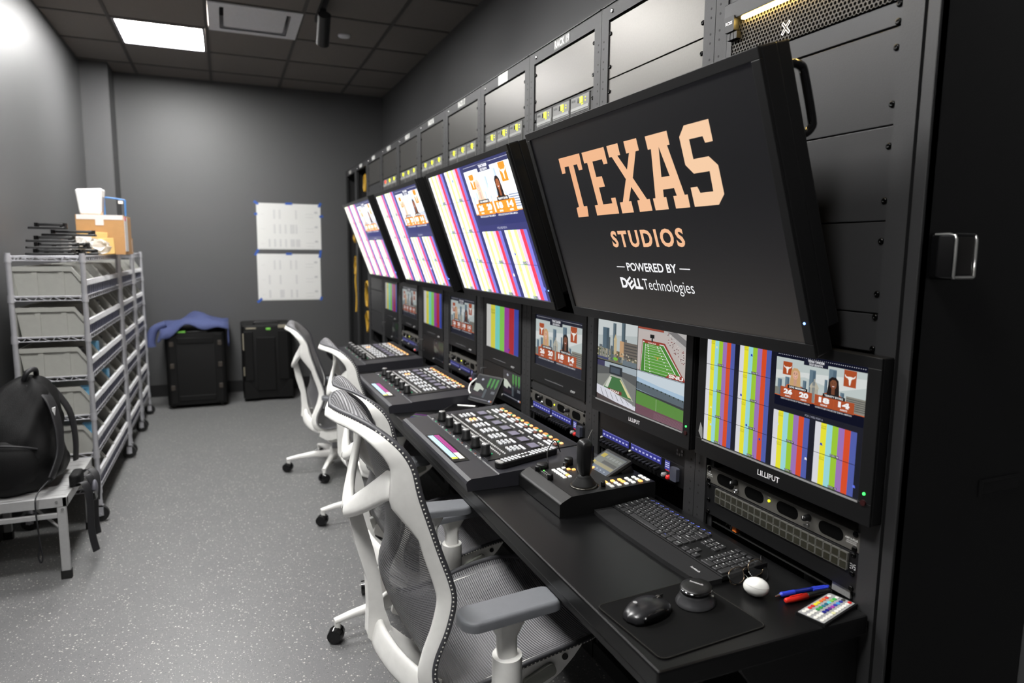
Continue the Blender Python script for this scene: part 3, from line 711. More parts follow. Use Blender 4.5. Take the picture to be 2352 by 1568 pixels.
def quad(p):
    G = (92, 158, 60); G2 = (70, 136, 48)
    p.rect(0, 1, 0, 1, (10, 10, 12), 0)
    # skyline
    q = p.sub(0.002, 0.502, 0.494, 0.496)
    q.rect(0, 1, 0, 1, (186, 194, 194), 1); q.poly([(0, 0.6), (1, 0.75), (1, 1), (0, 1)], (206, 212, 212), 2); q.rect(0, 1, 0, 0.3, (112, 110, 88), 3)
    rn = random.Random(4)
    for k in range(34):
        x = rn.random()*0.95; w_ = 0.03+rn.random()*0.07; h_ = 0.12+rn.random()*0.24
        c_ = rn.choice([(120, 126, 128), (150, 146, 130), (98, 106, 110), (176, 168, 146), (84, 96, 104), (136, 100, 78)])
        q.rect(x, x+w_, 0.04, h_+0.04, c_, 4)
    for (x, w_, h_, c_) in ((0.13, 0.17, 0.82, (84, 104, 118)), (0.40, 0.08, 0.96, (98, 116, 126)), (0.62, 0.09, 1.0, (90, 108, 118)), (0.27, 0.06, 0.6, (110, 120, 122)), (0.7, 0.05, 0.62, (110, 118, 120))):
        q.rect(x, x+w_, 0.3, h_, c_, 5); q.rect(x+w_*0.6, x+w_, 0.3, h_*0.98, tuple(int(v*0.8) for v in c_), 6)
    q.rect(0.43, 0.5, 0.2, 0.6, (196, 178, 140), 7); q.poly([(0.42, 0.55), (0.51, 0.55), (0.465, 0.7)], (196, 178, 140), 7)
    q.rect(0.58, 0.68, 0.18, 0.56, (200, 160, 118), 7); q.rect(0.68, 1, 0.16, 0.56, (112, 104, 96), 7)
    for k in range(5): q.rect(0.7, 1, 0.2+k*0.07, 0.225+k*0.07, (74, 72, 70), 8)
    for k in range(60): q.rect(rn.random()*0.96, 0, 0, 0, (0, 0, 0), 8) if False else q.oval(rn.random(), 0.05+rn.random()*0.22, 0.012, 0.02, rn.choice([(214, 206, 180), (80, 92, 56), (170, 150, 120), (60, 70, 50)]), 8, 6)
    q.oval(0.48, 0.1, 0.06, 0.04, (120, 190, 60), 9); q.rect(0.0, 0.3, 0.02, 0.08, (70, 74, 110), 9); q.rect(0.66, 1, 0.0, 0.12, (108, 120, 128), 9)
    # football field
    q = p.sub(0.502, 0.506, 0.497, 0.494)
    q.rect(0, 1, 0, 1, (196, 186, 182), 1)
    q.poly([(0, 0.92), (0.6, 0.92), (1, 0.62), (1, 1), (0, 1)], (188, 184, 182), 2); q.poly([(0, 0.95), (0.55, 0.95), (0.55, 1), (0, 1)], (158, 74, 56), 3)
    q.poly([(0.62, 0.98), (1, 0.72), (1, 0.86), (0.8, 1)], (128, 126, 126), 3)
    for k in range(60):
        a = rn.random(); q.oval(0.62+0.36*a, 0.78-0.45*a+rn.random()*0.3-0.04, 0.012, 0.01, rn.choice([(130, 40, 40), (90, 50, 50), (214, 210, 206)]), 4, 5)
    q.poly([(0.06, 0.0), (0.1, 0.72), (0.58, 0.72), (1.0, 0.0)], (150, 62, 50), 5)
    q.poly([(0.07, 0.0), (0.11, 0.68), (0.56, 0.68), (0.98, 0.0)], (226, 224, 220), 6)
    q.poly([(0.08, 0.0), (0.12, 0.66), (0.55, 0.66), (0.96, 0.0)], G2, 7)
    q.poly([(0.17, 0.02), (0.17, 0.63), (0.48, 0.63), (0.84, 0.02)], G, 8)
    for k in range(11):
        f = k/10; f2 = f**1.25; y = 0.62-0.58*f2; xl = 0.17; xr = 0.48+0.36*(0.63-y)/0.61
        q.rect(xl, xr, y-0.003, y+0.003, (220, 232, 210), 9)
        for xx in (xl+(xr-xl)*0.18, xl+(xr-xl)*0.82): q.oval(xx, y-0.012, 0.012, 0.012, (240, 244, 236), 10, 8)
    q.poly([(0.17, 0.02), (0.16, 0.02), (0.165, 0.63), (0.175, 0.63)], (240, 240, 236), 9); q.poly([(0.48, 0.63), (0.495, 0.63), (0.87, 0.02), (0.85, 0.02)], (240, 240, 236), 9)
    q.rect(0.15, 0.47, 0.645, 0.685, (160, 66, 52), 11); q.text('TEXAS', 0.22, 0.4, 0.65, 0.68, (238, 230, 224), 12, 0.03)
    longhorn(q, 0.44, 0.37, 0.14, 0.09, (196, 160, 70), 11)
    q.poly([(0.62, 0.0), (0.7, 0.1), (0.96, 0.1), (1.0, 0.0)], (160, 60, 48), 11); q.text('SNU', 0.68, 0.96, 0.01, 0.09, (244, 240, 236), 12, 0.05)
    q.rect(0.27, 0.36, 0.78, 0.86, (24, 24, 26), 11); q.rect(0.3, 0.33, 0.7, 0.78, (50, 50, 50), 11)
    # stadium interior
    q = p.sub(0.002, 0.0, 0.494, 0.492)
    q.rect(0, 1, 0, 1, (126, 128, 124), 1); q.rect(0, 1, 0.78, 1, (166, 178, 186), 2); q.poly([(0, 0.62), (0.35, 0.72), (0.65, 0.72), (1, 0.6), (1, 0.84), (0, 0.88)], (90, 92, 92), 3)
    q.rect(0.33, 0.66, 0.72, 0.94, (38, 44, 50), 4); q.rect(0.36, 0.6, 0.76, 0.9, (74, 84, 96), 5); q.rect(0.0, 0.2, 0.86, 1.0, (60, 58, 92), 4)
    q.poly([(0.12, 0.28), (0.36, 0.7), (0.64, 0.7), (0.95, 0.22)], (176, 178, 166), 5); q.poly([(0.16, 0.28), (0.38, 0.67), (0.62, 0.67), (0.9, 0.24)], (66, 116, 66), 6)
    q.poly([(0.34, 0.64), (0.4, 0.64), (0.3, 0.36), (0.22, 0.36)], (214, 216, 204), 7); q.poly([(0.6, 0.64), (0.63, 0.64), (0.9, 0.28), (0.82, 0.28)], (224, 214, 160), 7)
    q.rect(0.3, 0.66, 0.27, 0.35, (120, 50, 44), 8); q.text('TEXAS', 0.36, 0.6, 0.28, 0.34, (236, 228, 220), 9, 0.04)
    q.poly([(0, 0.14), (0, 0.36), (0.35, 0.32), (1.0, 0.12), (1, 0.0), (0.5, 0.0)], (222, 222, 232), 9); q.poly([(0, 0), (0, 0.13), (0.5, 0.06), (1, 0.02), (1, 0)], (74, 62, 62), 10)
    for k in range(7): q.poly([(0.1+k*0.13, 0.3-k*0.02), (0.115+k*0.13, 0.3-k*0.02), (0.2+k*0.13, 0.1), (0.18+k*0.13, 0.1)], (140, 142, 146), 10)
    # soccer field with track
    q = p.sub(0.502, 0.0, 0.497, 0.5)
    q.rect(0, 1, 0, 1, (172, 198, 220), 1); q.poly([(0, 0.84), (0.5, 0.76), (1, 0.72), (1, 1), (0, 1)], (206, 218, 226), 2)
    q.poly([(0, 0.56), (0, 0.74), (0.5, 0.68), (1, 0.62), (1, 0.46)], (92, 104, 112), 3)
    for k in range(12): q.oval(k*0.085+0.03, 0.72-k*0.01, 0.012, 0.02, (40, 56, 44), 4, 6)
    q.poly([(0, 0.48), (0, 0.55), (1, 0.47), (1, 0.38)], (54, 58, 60), 4); q.poly([(0, 0.2), (0, 0.52), (1, 0.42), (1, 0.16)], (92, 142, 62), 5)
    q.poly([(0, 0), (0, 0.22), (1, 0.17), (1, 0)], (112, 76, 88), 6); q.rect(0.44, 0.445, 0.2, 0.46, (196, 214, 186), 7)
    for k in range(6): q.poly([(0.4, 0.02+0.025*k), (1, 0.0+0.025*k), (1, 0.004+0.025*k), (0.4, 0.024+0.025*k)], (150, 120, 130), 7)
    p.rect(0.498, 0.502, 0, 1, (8, 8, 8), 12); p.rect(0, 1, 0.492, 0.496, (8, 8, 8), 12)
def title(p):
    """slab lettering on a near-black ground, corners taken in fractions of the screen"""
    for k in range(40):      # screen's off-axis glow painted into the picture, lighter towards its foot
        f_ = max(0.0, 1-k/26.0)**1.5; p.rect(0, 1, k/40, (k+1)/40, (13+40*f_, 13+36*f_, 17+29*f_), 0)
    OR1 = (244, 188, 146); OR2 = (240, 198, 158)
    TX = [
        ([(0.151, 0.861), (0.282, 0.861), (0.278, 0.779), (0.256, 0.779), (0.254, 0.811), (0.232, 0.811), (0.23, 0.592), (0.25, 0.592), (0.243, 0.536), (0.18, 0.536), (0.183, 0.588), (0.2, 0.592), (0.202, 0.811), (0.176, 0.811), (0.172, 0.779), (0.15, 0.779)], (240, 178, 134)),
        ([(0.296, 0.86), (0.418, 0.86), (0.418, 0.781), (0.397, 0.781), (0.395, 0.806), (0.343, 0.806), (0.343, 0.728), (0.373, 0.728), (0.376, 0.676), (0.343, 0.676), (0.343, 0.59), (0.392, 0.59), (0.392, 0.616), (0.415, 0.616), (0.414, 0.537), (0.294, 0.537), (0.295, 0.59), (0.313, 0.59), (0.313, 0.806), (0.296, 0.806)], (242, 184, 140)),
        ([(0.433, 0.86), (0.488, 0.86), (0.488, 0.806), (0.474, 0.806), (0.503, 0.735), (0.53, 0.806), (0.517, 0.806), (0.517, 0.86), (0.575, 0.86), (0.575, 0.806), (0.56, 0.806), (0.52, 0.694), (0.56, 0.59), (0.572, 0.59), (0.572, 0.536), (0.515, 0.536), (0.516, 0.59), (0.528, 0.59), (0.503, 0.655), (0.476, 0.59), (0.487, 0.59), (0.487, 0.536), (0.43, 0.536), (0.431, 0.59), (0.446, 0.59), (0.487, 0.694), (0.446, 0.806), (0.433, 0.806)], (244, 190, 148)),
        ([(0.612, 0.857), (0.7, 0.857), (0.7, 0.8), (0.69, 0.8), (0.714, 0.59), (0.725, 0.59), (0.724, 0.536), (0.67, 0.536), (0.67, 0.59), (0.684, 0.59), (0.68, 0.623), (0.636, 0.623), (0.632, 0.59), (0.642, 0.59), (0.641, 0.536), (0.586, 0.536), (0.586, 0.59), (0.597, 0.59), (0.625, 0.8), (0.612, 0.8)], (245, 196, 156)),
        ([(0.764, 0.859), (0.847, 0.859), (0.847, 0.777), (0.822, 0.777), (0.818, 0.803), (0.772, 0.803), (0.772, 0.725), (0.824, 0.725), (0.848, 0.686), (0.848, 0.575), (0.824, 0.536), (0.741, 0.536), (0.741, 0.616), (0.765, 0.616), (0.771, 0.59), (0.815, 0.59), (0.817, 0.669), (0.763, 0.669), (0.74, 0.708), (0.74, 0.82)], (246, 204, 166))]
    for pts, c in TX: p.poly(pts, c, 1)
    p.poly([(0.657, 0.802), (0.641, 0.676), (0.674, 0.676)], (13, 13, 17), 2)
    p.text('STUDIOS', 0.34, 0.675, 0.366, 0.452, OR1, 1, 0.035, 1.25)
    p.rect(0.33, 0.373, 0.2605, 0.2655, (244, 244, 246), 1); p.rect(0.628, 0.67, 0.2625, 0.2675, (244, 244, 246), 1)
    p.text('POWERED BY', 0.384, 0.616, 0.243, 0.287, (246, 246, 248), 1, 0.02)
    WH = (246, 246, 248)
    p.text('D', 0.332, 0.366, 0.15, 0.206, WH, 1, 0.045)
    cx, cy = 0.383, 0.178                     # the tilted E
    a = math.radians(32)
    def R(x, y): return (cx+(x*math.cos(a)-y*math.sin(a))*0.5625, cy+(x*math.sin(a)+y*math.cos(a)))
    for (x0, x1, y0, y1) in ((-0.026, -0.012, -0.028, 0.028), (-0.026, 0.026, -0.028, -0.017), (-0.026, 0.026, -0.0055, 0.0055), (-0.026, 0.026, 0.017, 0.028)):
        p.poly([R(x0, y0), R(x1, y0), R(x1, y1), R(x0, y1)], WH, 1)
    p.text('LL', 0.402, 0.442, 0.15, 0.206, WH, 1, 0.05); p.text('Technologies', 0.446, 0.668, 0.134, 0.206, WH, 1, -0.004)
def waves(p, dim=False):
    k = 0.55 if dim else 1.0
    c = lambda t: tuple(int(v*k) for v in t)
    p.rect(0, 1, 0, 1, (20, 22, 30), 0)
    for q in range(3): p.rect(0.52+0.16*q, 0.62+0.16*q, 0.62, 0.95, c((50, 120, 52)), 1); p.rect(0.555+0.16*q, 0.585+0.16*q, 0.55, 0.95, c((80, 160, 70)), 2)
    p.oval(0.25, 0.85, 0.05, 0.045, c((180, 184, 196)), 1)
    p.poly([(0.02, 0.66), (0.2, 0.66), (0.45, 0.5), (0.45, 0.42), (0.3, 0.46), (0.24, 0.34), (0.04, 0.38)], c((196, 204, 190)), 1)
    p.rect(0.5, 0.6, 0.15, 0.5, c((74, 82, 88)), 1); p.rect(0.8, 0.95, 0.36, 0.46, c((100, 104, 110)), 1)
    p.rect(0.03, 0.8, 0.055, 0.09, c((120, 120, 126)), 1); p.rect(0.84, 0.92, 0.04, 0.1, c((190, 196, 220)), 1); p.rect(0.93, 0.98, 0.04, 0.1, c((200, 120, 70)), 1)
    p.rect(0.02, 0.5, 0.18, 0.32, c((44, 34, 42)), 1)

# ================================================================== large tilted screens
MON = [dict(y0=1.020, xb=1.068, zb=1.276, a=0.321), dict(y0=2.213, xb=1.082, zb=1.274, a=0.336), dict(y0=3.401, xb=1.082, zb=1.270, a=0.351), dict(y0=4.531, xb=1.066, zb=1.267, a=0.357)]
MW, MH = 0.98, 0.551
MLAB = ['large tilted screen showing the orange slab title on black', 'large tilted multiview screen next to the black title screen', 'large tilted multiview screen, middle one of the three showing colour bars', 'large tilted multiview screen hanging farthest from the viewer']
for k, q in enumerate(MON):
    s_, c_ = math.sin(q['a']), math.cos(q['a'])
    X = frame((q['xb'], q['y0']+MW/2, q['zb']), (0, -1, 0), (-s_, 0, c_))
    t = thing('wall_monitor', MLAB[k], 'monitor', X, 'tilted screens above the desk')
    b = MB()
    b.box(-MW/2-0.022, MW/2+0.022, -0.03, MH+0.022, -0.045, -0.004)
    b.build('housing', BKP, t, bevel=0.004)
    b = MB(); e = 0.022
    b.box(-MW/2-e, MW/2+e, MH, MH+e, -0.004, 0.003); b.box(-MW/2-e, MW/2+e, -0.03, 0, -0.004, 0.003)
    b.box(-MW/2-e, -MW/2, 0, MH, -0.004, 0.003); b.box(MW/2, MW/2+e, 0, MH, -0.004, 0.003)
    b.build('bezel', BKP, t, bevel=0.0012)
    pc = Pic(-MW/2, 0, MW, MH, -0.002, 0.00008)
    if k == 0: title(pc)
    else: multiview(pc, True)
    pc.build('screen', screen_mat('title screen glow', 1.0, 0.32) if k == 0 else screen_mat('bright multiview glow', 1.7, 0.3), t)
    if k == 0: lettering('maker_mark', 'NEC', -0.012, 0.012, -0.02, -0.014, 0.0035, (60, 60, 62), t)
    b = MB(); b.cyl((MW/2+0.010, 0.045, 0.003), (MW/2+0.010, 0.045, 0.0042), 0.0024, n=12)
    b.build('power_lamp', mat('blue power lamp', (120, 160, 255), 0.4, emit=(120, 160, 255), es=5), t)
    # rear mounting box and side grab handles
    b = MB(); b.box(-MW/2-0.01, -MW/2+0.05, 0.02, MH+0.018, -0.075, -0.045); b.build('side_rail', BKP, t, bevel=0.003); b = MB(); b.box(MW/2-0.05, MW/2+0.02, 0.02, MH+0.02, -0.075, -0.045); b.build('side_rail', BKP, t, bevel=0.003)
    b = MB(); b.box(-0.2, 0.2, 0.12, 0.4, -0.1, -0.045); b.build('rear_box', BKP, t, bevel=0.004)
    b = MB(); b.box(-0.06, 0.06, 0.06, 0.13, -0.085, -0.045); b.build('mount_bracket', RACKM, t)
    for sg in ((1, -1) if k == 0 else (1, -1)):
        ux = sg*(MW/2+0.006)
        hx = ux+sg*0.0
        pts = [(hx, 0.525, -0.07), (hx, 0.527, -0.088), (hx, 0.52, -0.104), (hx, 0.505, -0.110), (hx, 0.42, -0.110), (hx, 0.405, -0.104), (hx, 0.398, -0.088), (hx, 0.40, -0.07)]
        b = MB(); b.tube(cr(pts, 3), 0.0085, 10); b.build('grab_handle', BKG, t)

# ================================================================== rack monitors
def rack_monitor(i, z, W_, Hs, prot, label, art, strength, mk, u_off=0.0, body=(0.02, 0.02, 0.02, 0.03), deep=0.06, mark_c=(225, 225, 225), mark_w=0.05, group='small rack monitors', rough=0.25):
    """z = bottom of the lit picture; prot = how far the face stands proud of the rack"""
    t = thing('rack_monitor', label, 'monitor', rack_at(i, z) @ Matrix.Translation((u_off, 0, prot)), group)
    l_, r_, tp, bt = body
    b = MB(); b.box(-W_/2-l_, W_/2+r_, -bt, Hs+tp, -prot+0.0045 if prot > 0.02 else -0.012, -0.003); b.box(-0.215-u_off, 0.215-u_off, -bt+0.01, Hs+tp-0.01, -deep-prot, -prot+0.0045 if prot > 0.02 else -0.012); b.build('housing', BKP, t, bevel=0.003)
    b = MB(); b.box(-W_/2-l_, W_/2+r_, Hs, Hs+tp, -0.003, 0.002); b.box(-W_/2-l_, W_/2+r_, -bt, 0, -0.003, 0.002); b.box(-W_/2-l_, -W_/2, 0, Hs, -0.003, 0.002); b.box(W_/2, W_/2+r_, 0, Hs, -0.003, 0.002)
    b.build('bezel', BKP, t, bevel=0.001)
    pc = Pic(-W_/2, 0, W_, Hs, -0.0015, 0.00006); art(pc)
    pc.build('screen', screen_mat('display glow %g' % strength, strength, rough), t)
    if mk: lettering('maker_mark', mk, -mark_w/2, mark_w/2, -bt*0.72, -bt*0.72+mark_w*0.19, 0.0026, mark_c, t, 0.012)
    return t
u1 = bay0(0)+0.2415-(0.922+1.399)/2
t = rack_monitor(0, 0.974, 0.477, 0.265, 0.036, 'rack monitor showing twelve colour bar tiles, nearest the desk end', lambda p: multiview(p), 0.86, 'LILLIPUT', u1, (0.028, 0.030, 0.022, 0.045), mark_w=0.068, mark_c=(235, 235, 235))
b = MB(); b.box(-0.2385, 0.2385, -0.0045, -0.001, 0.0015, 0.0035); b.build('lower_trim', ALU, t, 'thin bright strip under the picture')
b = MB(); b.cyl((0.252, 0.018, 0.002), (0.252, 0.018, 0.0035), 0.003, n=12); b.build('power_lamp', GRNL, t)
b = MB(); b.cyl((0.252, 0.0, 0.002), (0.252, 0.0, 0.005), 0.006, n=16); b.build('power_button', mat('dark red button', (46, 12, 12), 0.4), t)
# plastic film peeling at the lower left corner
b = MB(); b.add([(-0.2395, 0.0, 0.004), (-0.245, 0.02, 0.01), (-0.2405, 0.045, 0.008), (-0.2375, 0.03, 0.004), (-0.236, 0.004, 0.0035)], [(0, 1, 4), (1, 2, 3), (1, 3, 4)], 0, True)
b.build('loose_film', mat('clear film', (225, 225, 225), 0.15, alpha=0.55), t)
u2 = bay0(1)+0.2415-(1.483+1.957)/2
t = rack_monitor(1, 0.972, 0.474, 0.265, 0.036, 'rack monitor split into four stadium and skyline views', quad, 0.86, 'LILLIPUT', u2, (0.028, 0.030, 0.022, 0.045), mark_w=0.062, mark_c=(225, 225, 225))
b = MB(); b.box(-0.237, 0.237, -0.0045, -0.001, 0.0015, 0.0035); b.build('lower_trim', ALU, t)
b = MB(); b.cyl((0.252, 0.018, 0.002), (0.252, 0.018, 0.0035), 0.003, n=12); b.build('power_lamp', GRNL, t)
b = MB(); b.cyl((0.252, 0.0, 0.002), (0.252, 0.0, 0.005), 0.006, n=16); b.build('power_button', MATS['dark red button'], t)
SW, SH = 0.40, 0.205
def sony(i, label, art, strength, dy=0.0):
    t = rack_monitor(i, 0.998, SW, SH, 0.006, label, art, strength, 'SONY', 0.01, (0.036, 0.03, 0.03, 0.07), mark_c=(120, 120, 122), mark_w=0.03)
    b = MB(); b.box(-0.1, 0.06, -0.0505, -0.0475, 0.002, 0.003); b.build('button_strip', mat('dim legend strip', (90, 90, 92), 0.5), t)
    b = MB()
    for q in range(3): b.cyl((0.13+0.012*q, -0.054, 0.002), (0.13+0.012*q, -0.054, 0.006), 0.0042, n=12)
    b.build('control_knobs', mat('pale knob', (150, 150, 150), 0.5), t)
    return t
def barpic(p):
    p.rect(0, 1, 0, 1, (8, 8, 10), 0); n = 7
    for k, c in enumerate(SONY): p.rect(k/n, (k+1)/n, 0, 1, c, 1)
    p.text('CCU 5', 0.15, 0.27, 0.86, 0.9, (60, 60, 20), 2); p.text('TEXAS', 0.15, 0.27, 0.8, 0.84, (60, 60, 20), 2); p.oval(0.72, 0.08, 0.02, 0.03, (60, 40, 150), 2)
sony(2, 'rack monitor showing two players on orange score boxes, beside the stadium views', lambda p: team(p), 0.8)
sony(3, 'rack monitor filled with seven plain colour bars, nearest of its kind', barpic, 0.9)
sony(4, 'rack monitor showing two players between two plain colour bar monitors', lambda p: team(p), 0.65)
sony(5, 'rack monitor filled with plain colour bars, middle one of three', barpic, 0.8)
sony(6, 'dimmer rack monitor showing two players, farthest of its kind', lambda p: team(p), 0.5)
sony(7, 'rack monitor filled with colour bars, farthest from the viewer', barpic, 0.6)

# ================================================================== 1U audio monitors, intercom panels, scopes
def audio_unit(i, z0, label, big):
    t = thing('audio_monitor_unit', label, 'audio monitor', rack_at(i, z0), 'grey audio monitor units')
    b = MB(); b.box(-hw+0.001, hw-0.001, 0.0008, 0.0436, -0.0085, 0.002); b.box(-0.215, 0.215, 0.002, 0.042, -0.15, -0.0085); b.build('face_plate', GREYU, t, bevel=0.0012)
    for cu_ in (-0.165, -0.062, 0.045, 0.168):
        b = MB(); pts = []
        for k in range(17):
            a = math.pi/2+math.pi*k/16; pts.append((cu_-0.018+0.0145*math.cos(a), 0.0222+0.0145*math.sin(a)))
        for k in range(17):
            a = -math.pi/2+math.pi*k/16; pts.append((cu_+0.018+0.0145*math.cos(a), 0.0222+0.0145*math.sin(a)))
        b.prism(pts, 0.002, 0.0024); b.build('speaker_opening', VOID, t, 'black oval speaker opening')
    b = MB(); b.cyl((-0.011, 0.025, 0.002), (-0.011, 0.025, 0.0045), 0.0032, n=12); b.build('power_lamp', YEL, t, 'glowing yellow-green lamp')
    for cu_, zz in ((-0.126, 0.032), (0.108, 0.029)):
        b = MB(); X = Matrix.Translation((cu_, zz, 0.002))
        b.lathe([(0.0078, 0), (0.0075, 0.004), (0.0062, 0.0165), (0.0052, 0.018), (0.0005, 0.018)], 18, 0, X); b.box(-0.0008, 0.0008, 0.0, 0.0055, 0.0182, 0.0188, 1, X); b.build('knob', [BKP, WHITE], t)
    b = MB(); b.lathe([(0.0065, 0), (0.0065, 0.003), (0.005, 0.004), (0.005, 0.0075), (0.0032, 0.0075), (0.0032, 0.002), (0.0004, 0.002)], 18, 0, Matrix.Translation((-0.122, 0.0125, 0.002))); b.build('headphone_jack', STEEL, t)
    b = MB(); b.cyl((0.108, 0.011, 0.002), (0.108, 0.011, 0.006), 0.0036, n=12); b.cyl((0.108, 0.011, 0.006), (0.106, 0.013, 0.015), 0.0015, 0.002, n=8); b.build('toggle_switch', STEEL, t)
    if big:
        pc = Pic(z=0.0026); pc.text('AMP1A-PLUS', 0.205, 0.236, 0.023, 0.0275, (225, 225, 222), 0, 0.02); pc.text('ANALOG AUDIO', 0.209, 0.233, 0.0185, 0.0212, (215, 215, 212), 0); pc.text('MONITOR PANEL', 0.208, 0.234, 0.0145, 0.0172, (215, 215, 212), 0); pc.build('model_mark', PAPER, t); pc = Pic(z=0.0026)
        pc.text('WOHLER', -0.236, -0.217, 0.022, 0.0255, (225, 225, 222), 0, 0.02); pc.text('TECHNOLOGIES', -0.238, -0.214, 0.018, 0.0205, (215, 215, 212), 0); pc.poly([(-0.23, 0.029), (-0.2265, 0.0275), (-0.223, 0.029), (-0.2245, 0.035), (-0.2265, 0.0325), (-0.2285, 0.035)], (200, 200, 198), 0); pc.build('maker_mark', PAPER, t); pc = Pic(z=0.0026)
        pc.text('POWER', -0.016, -0.006, 0.0315, 0.034, (215, 215, 212), 0); pc.build('power_legend', PAPER, t); pc = Pic(z=0.0026); pc.text('SOURCE', 0.101, 0.113, 0.0175, 0.0198, (215, 215, 212), 0)
        pc.build('source_legend', PAPER, t)
    for sg in (-1, 1):
        for zz in (0.0064, 0.038):
            b = MB(); screw(b, sg*(hw-0.012), zz, 0.002, 0.0066); b.build('screw', SCREW, t)
audio_unit(0, 0.849, 'grey audio monitor panel with four oval openings below the near multiview', True)
audio_unit(2, 0.836, 'grey audio monitor panel above the blue displays in the third rack', False)
audio_unit(4, 0.836, 'grey audio monitor panel in the fifth rack, behind the small tilted tablet', False)
audio_unit(6, 0.833, 'grey audio monitor panel in the seventh rack, farthest of its kind', False)
# button panel
t = thing('button_panel', 'black rack panel with two rows of square unlit buttons at desk level', 'button panel', rack_at(0, 0.763))
b = MB(); b.box(-hw+0.001, hw-0.001, 0.0, 0.0845, -0.0085, 0.001); b.build('face_plate', BKP, t, bevel=0.001)
KEYM = mat('smoky olive key cap', (44, 43, 34), 0.22, coat=0.3); KEYR = mat('grey key rim', (96, 95, 90), 0.4)
b = MB(); n_ = 20; kw = 0.0208
for c_ in range(n_):
    for r_ in range(2):
        X = Matrix.Translation((-0.1985+kw*(c_+0.5), 0.0815-0.0195*(r_+0.5)-0.001, 0.001))
        b = MB(); b.rbox(0, 0, kw-0.0012, 0.0182, 0, 0.0055, 0.0015, 1, X, 0, 2); b.rbox(0, 0, kw-0.0046, 0.0148, 0.0055, 0.0062, 0.001, 0, X, 0, 2)
        if c_ == 0 and r_ == 0:
            k0 = b.build('key', [KEYM, KEYR], t); X0 = X
        else:
            o = bpy.data.objects.new('key', k0.data); COL.objects.link(o); o.parent = t; o.matrix_local = X @ X0.inverted()
pc = Pic(z=0.0016)
def evs(pc, x, y, w_, h_, c):
    s_ = w_/3.4
    for q in range(3): pc.rect(x, x+s_, y+h_*(0.5*q)-h_*0.07+h_*0.0, y+h_*(0.5*q)+h_*0.07, c, 0)
    x1 = x+s_*1.2
    pc.poly([(x1, y+h_), (x1+s_*0.18, y+h_), (x1+s_*0.5, y+h_*0.15), (x1+s_*0.82, y+h_), (x1+s_, y+h_), (x1+s_*0.56, y-h_*0.07), (x1+s_*0.44, y-h_*0.07)], c, 0)
    x2 = x+s_*2.4
    for q in range(3): pc.rect(x2, x2+s_, y+h_*(0.5*q)-h_*0.07, y+h_*(0.5*q)+h_*0.07, c, 0)
    pc.rect(x2, x2+s_*0.15, y+h_*0.5, y+h_, c, 0); pc.rect(x2+s_*0.85, x2+s_, y, y+h_*0.5, c, 0)
evs(pc, 0.2245-0.004, 0.049, 0.0155*0.9, 0.010, (205, 205, 205)); pc.build('brand_mark', PAPER, t)
for sg in (-1, 1):
    for zz in (0.0064, 0.038, 0.078):
        b = MB(); screw(b, sg*(hw-0.014), zz, 0.001, 0.0062); b.build('screw', SCREW, t)
# pale perforated metal seen through the slot under the button panel
t = thing('fan_tray', 'grey perforated metal tray seen under the button panel', 'tray', rack_at(0, 0.742) @ Matrix.Translation((0, 0, -0.06)))
PERF = mat('pale perforated metal', (160, 160, 158), 0.5, metal=0.5, scale=900, var=0.4)
b = MB(); b.box(0.175, 0.221, 0.0, 0.019, -0.03, 0.055); b.build('perforated_end', PERF, t)
b = MB(); b.box(0.085, 0.10, 0.0, 0.019, -0.03, 0.0); b.build('perforated_tab', PERF, t)
b = MB(); b.box(-0.03, -0.024, 0, 0.019, -0.03, 0); b.build('perforated_tab', PERF, t)
b = MB(); b.box(-0.22, -0.208, 0, 0.019, -0.03, 0); b.build('perforated_tab', PERF, t)
b = MB(); b.box(-0.222, 0.222, -0.002, 0.0, -0.06, 0.05); b.build('tray_floor', RUB, t)
t = thing('cable_bundle', 'loose cables with an orange plug below the left end of the button panel', 'cables', rack_at(0, 0.742) @ Matrix.Translation((-0.15, 0, -0.02)))
for k, (c_, pts) in enumerate((((150, 150, 150), [(-0.01, 0.0, 0.0), (0.0, 0.014, 0.004), (0.015, 0.01, 0.0), (0.02, 0.002, 0.0)]), ((60, 60, 50), [(-0.03, 0.0, 0.0), (-0.02, 0.012, 0.0), (-0.01, 0.004, 0.0), (0.03, 0.001, 0.004)]))):
    b = MB(); b.tube(cr(pts, 4), 0.0026, 8); b.build('cable', mat('cable %d' % k, c_, 0.5), t)
b = MB(); b.box(0.008, 0.022, 0.004, 0.018, 0.0, 0.012); b.build('plug', mat('orange plug', (216, 110, 40), 0.5), t, 'orange plug')
